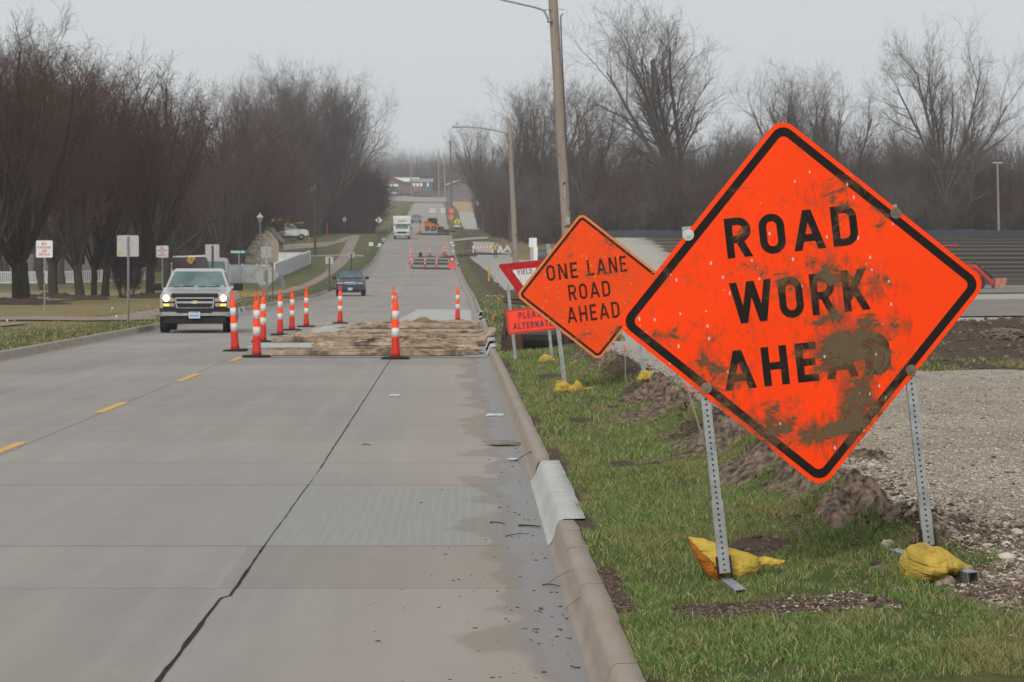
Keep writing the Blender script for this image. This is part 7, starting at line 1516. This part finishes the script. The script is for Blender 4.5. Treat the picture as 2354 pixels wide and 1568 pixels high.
for i in range(58):
    x = random.uniform(1100, 2400); Y = YW(x)+random.uniform(4, 75); top = float(np.interp(x, [1085,1150,1300,1450,1600,1750,1850,2000,2100,2200,2300,2400], [370,290,265,310,300,275,260,285,300,310,335,315]))+random.uniform(-5, 110)
    tpx(random.choice(['s1','s2','s1','s3','c2']), x, 0, top, 'bare tree standing among the right wood', 1.15, Y=Y, group=RW)
for i in range(40): x = random.uniform(1120, 2400); tpx(random.choice(['sg','sh']), x, 0, random.uniform(430, 490), 'leafless thicket shrub along the edge of the right wood', 1.3, Y=YW(x)+random.uniform(0, 6), group='shrubs along the right wood edge')
# thin understorey stems, too many to count
def understorey(name, n, xr, Yr, hr, m, seed, f=None):
    r = np.random.default_rng(seed); Y = Yr[0]+(Yr[1]-Yr[0])*r.random(n); xp = xr[0]+(xr[1]-xr[0])*r.random(n)
    if f is not None: Y = Y+np.interp(xp, [1080,1095,1130,1200,1300,1400], [620,520,418,385,345,316])
    X = (xp-CW/2)/FPX*Y; Z = ground_z(X, Y)
    h = (hr[0]+(hr[1]-hr[0])*r.random(n)**1.6); K = 5; t = np.linspace(0, 1, K)[None, :, None]; d = np.stack([r.normal(0, .13, n), r.normal(0, .1, n), np.ones(n)], -1)*h[:, None]
    pl = np.stack([X, Y, Z-.1], -1)[:, None, :]+d[:, None, :]*t+r.normal(size=(n, K, 3))*.10*t; rd = (np.linspace(.035, .010, K)[None]*(.6+.9*r.random((n, 1)))); b, rb = branches(pl, rd, 5, .32, .5, .3, 1, 3, .06, .1, .6, r, rmin=.010)
    return tag(link(name, tubes_mesh(name, [(pl, rd, 3), (b, rb, 3)]), m), kind='stuff')
understorey('understorey', 12000, (1098, 2420), (6, 80), (3.5, 10), M['twig_grey'], 51, 1); understorey('understorey', 6000, (1098, 2420), (1, 30), (2.5, 7), M['twig_red'], 52, 1)
understorey('understorey', 8000, (-60, 560), (330, 440), (4, 12), M['twig_dark'], 53); understorey('understorey', 3500, (620, 862), (448, 490), (3, 9), M['twig_red'], 54); understorey('understorey', 2500, (380, 740), (415, 470), (3, 10), M['twig_dark'], 55)
# wooded skyline beyond the buildings
random.seed(5)
for i in range(34):
    x = random.uniform(820, 1130); Y = random.uniform(1120, 1230); top = random.uniform(372, 402) if x < 1050 else random.uniform(360, 400); g_ = onground(x, Y); Hm = CAMZ+(HOR-top)/S(Y)-g_.z; tree(random.choice(['s1','s3','r1','c2']), g_, max(Hm, 5), 'hazy bare tree on the skyline beyond the far buildings', wide=2.0, group='skyline trees')
for x, Y, top, lb in ((1075,985,385,'hazy bare tree behind the brown gabled building'),(1100,930,395,'hazy bare tree right of the brown gabled building'),(1012,1090,372,'twiggy far tree right of the grey green building'),(1035,1092,378,'twiggy far tree behind the very distant poles'),(880,1000,425,'far low tree at the left of the red roofed building')): g_ = onground(x, Y); tree('s1', g_, CAMZ+(HOR-top)/S(Y)-g_.z, lb, wide=1.6)
understorey('understorey', 5000, (840, 1120), (1110, 1240), (5, 14), M['twig_grey'], 56)

# ================================================================== HAZE
mb = MB(); mb.bbox(-330, 330, -30, 1390, -4, 66); hz_ = mb.build('haze', None); hz_['kind'] = 'stuff'
hm = bpy.data.materials.new('haze'); hm.use_nodes = True; nt = hm.node_tree; nt.nodes.remove(nt.nodes['Principled BSDF']); v_ = nt.nodes.new('ShaderNodeVolumePrincipled'); v_.inputs['Color'].default_value = (.93,.95,1,1); v_.inputs['Density'].default_value = .00026; v_.inputs['Anisotropy'].default_value = .0
nt.links.new(v_.outputs[0], nt.nodes['Material Output'].inputs['Volume']); hz_.data.materials.clear(); hz_.data.materials.append(hm)
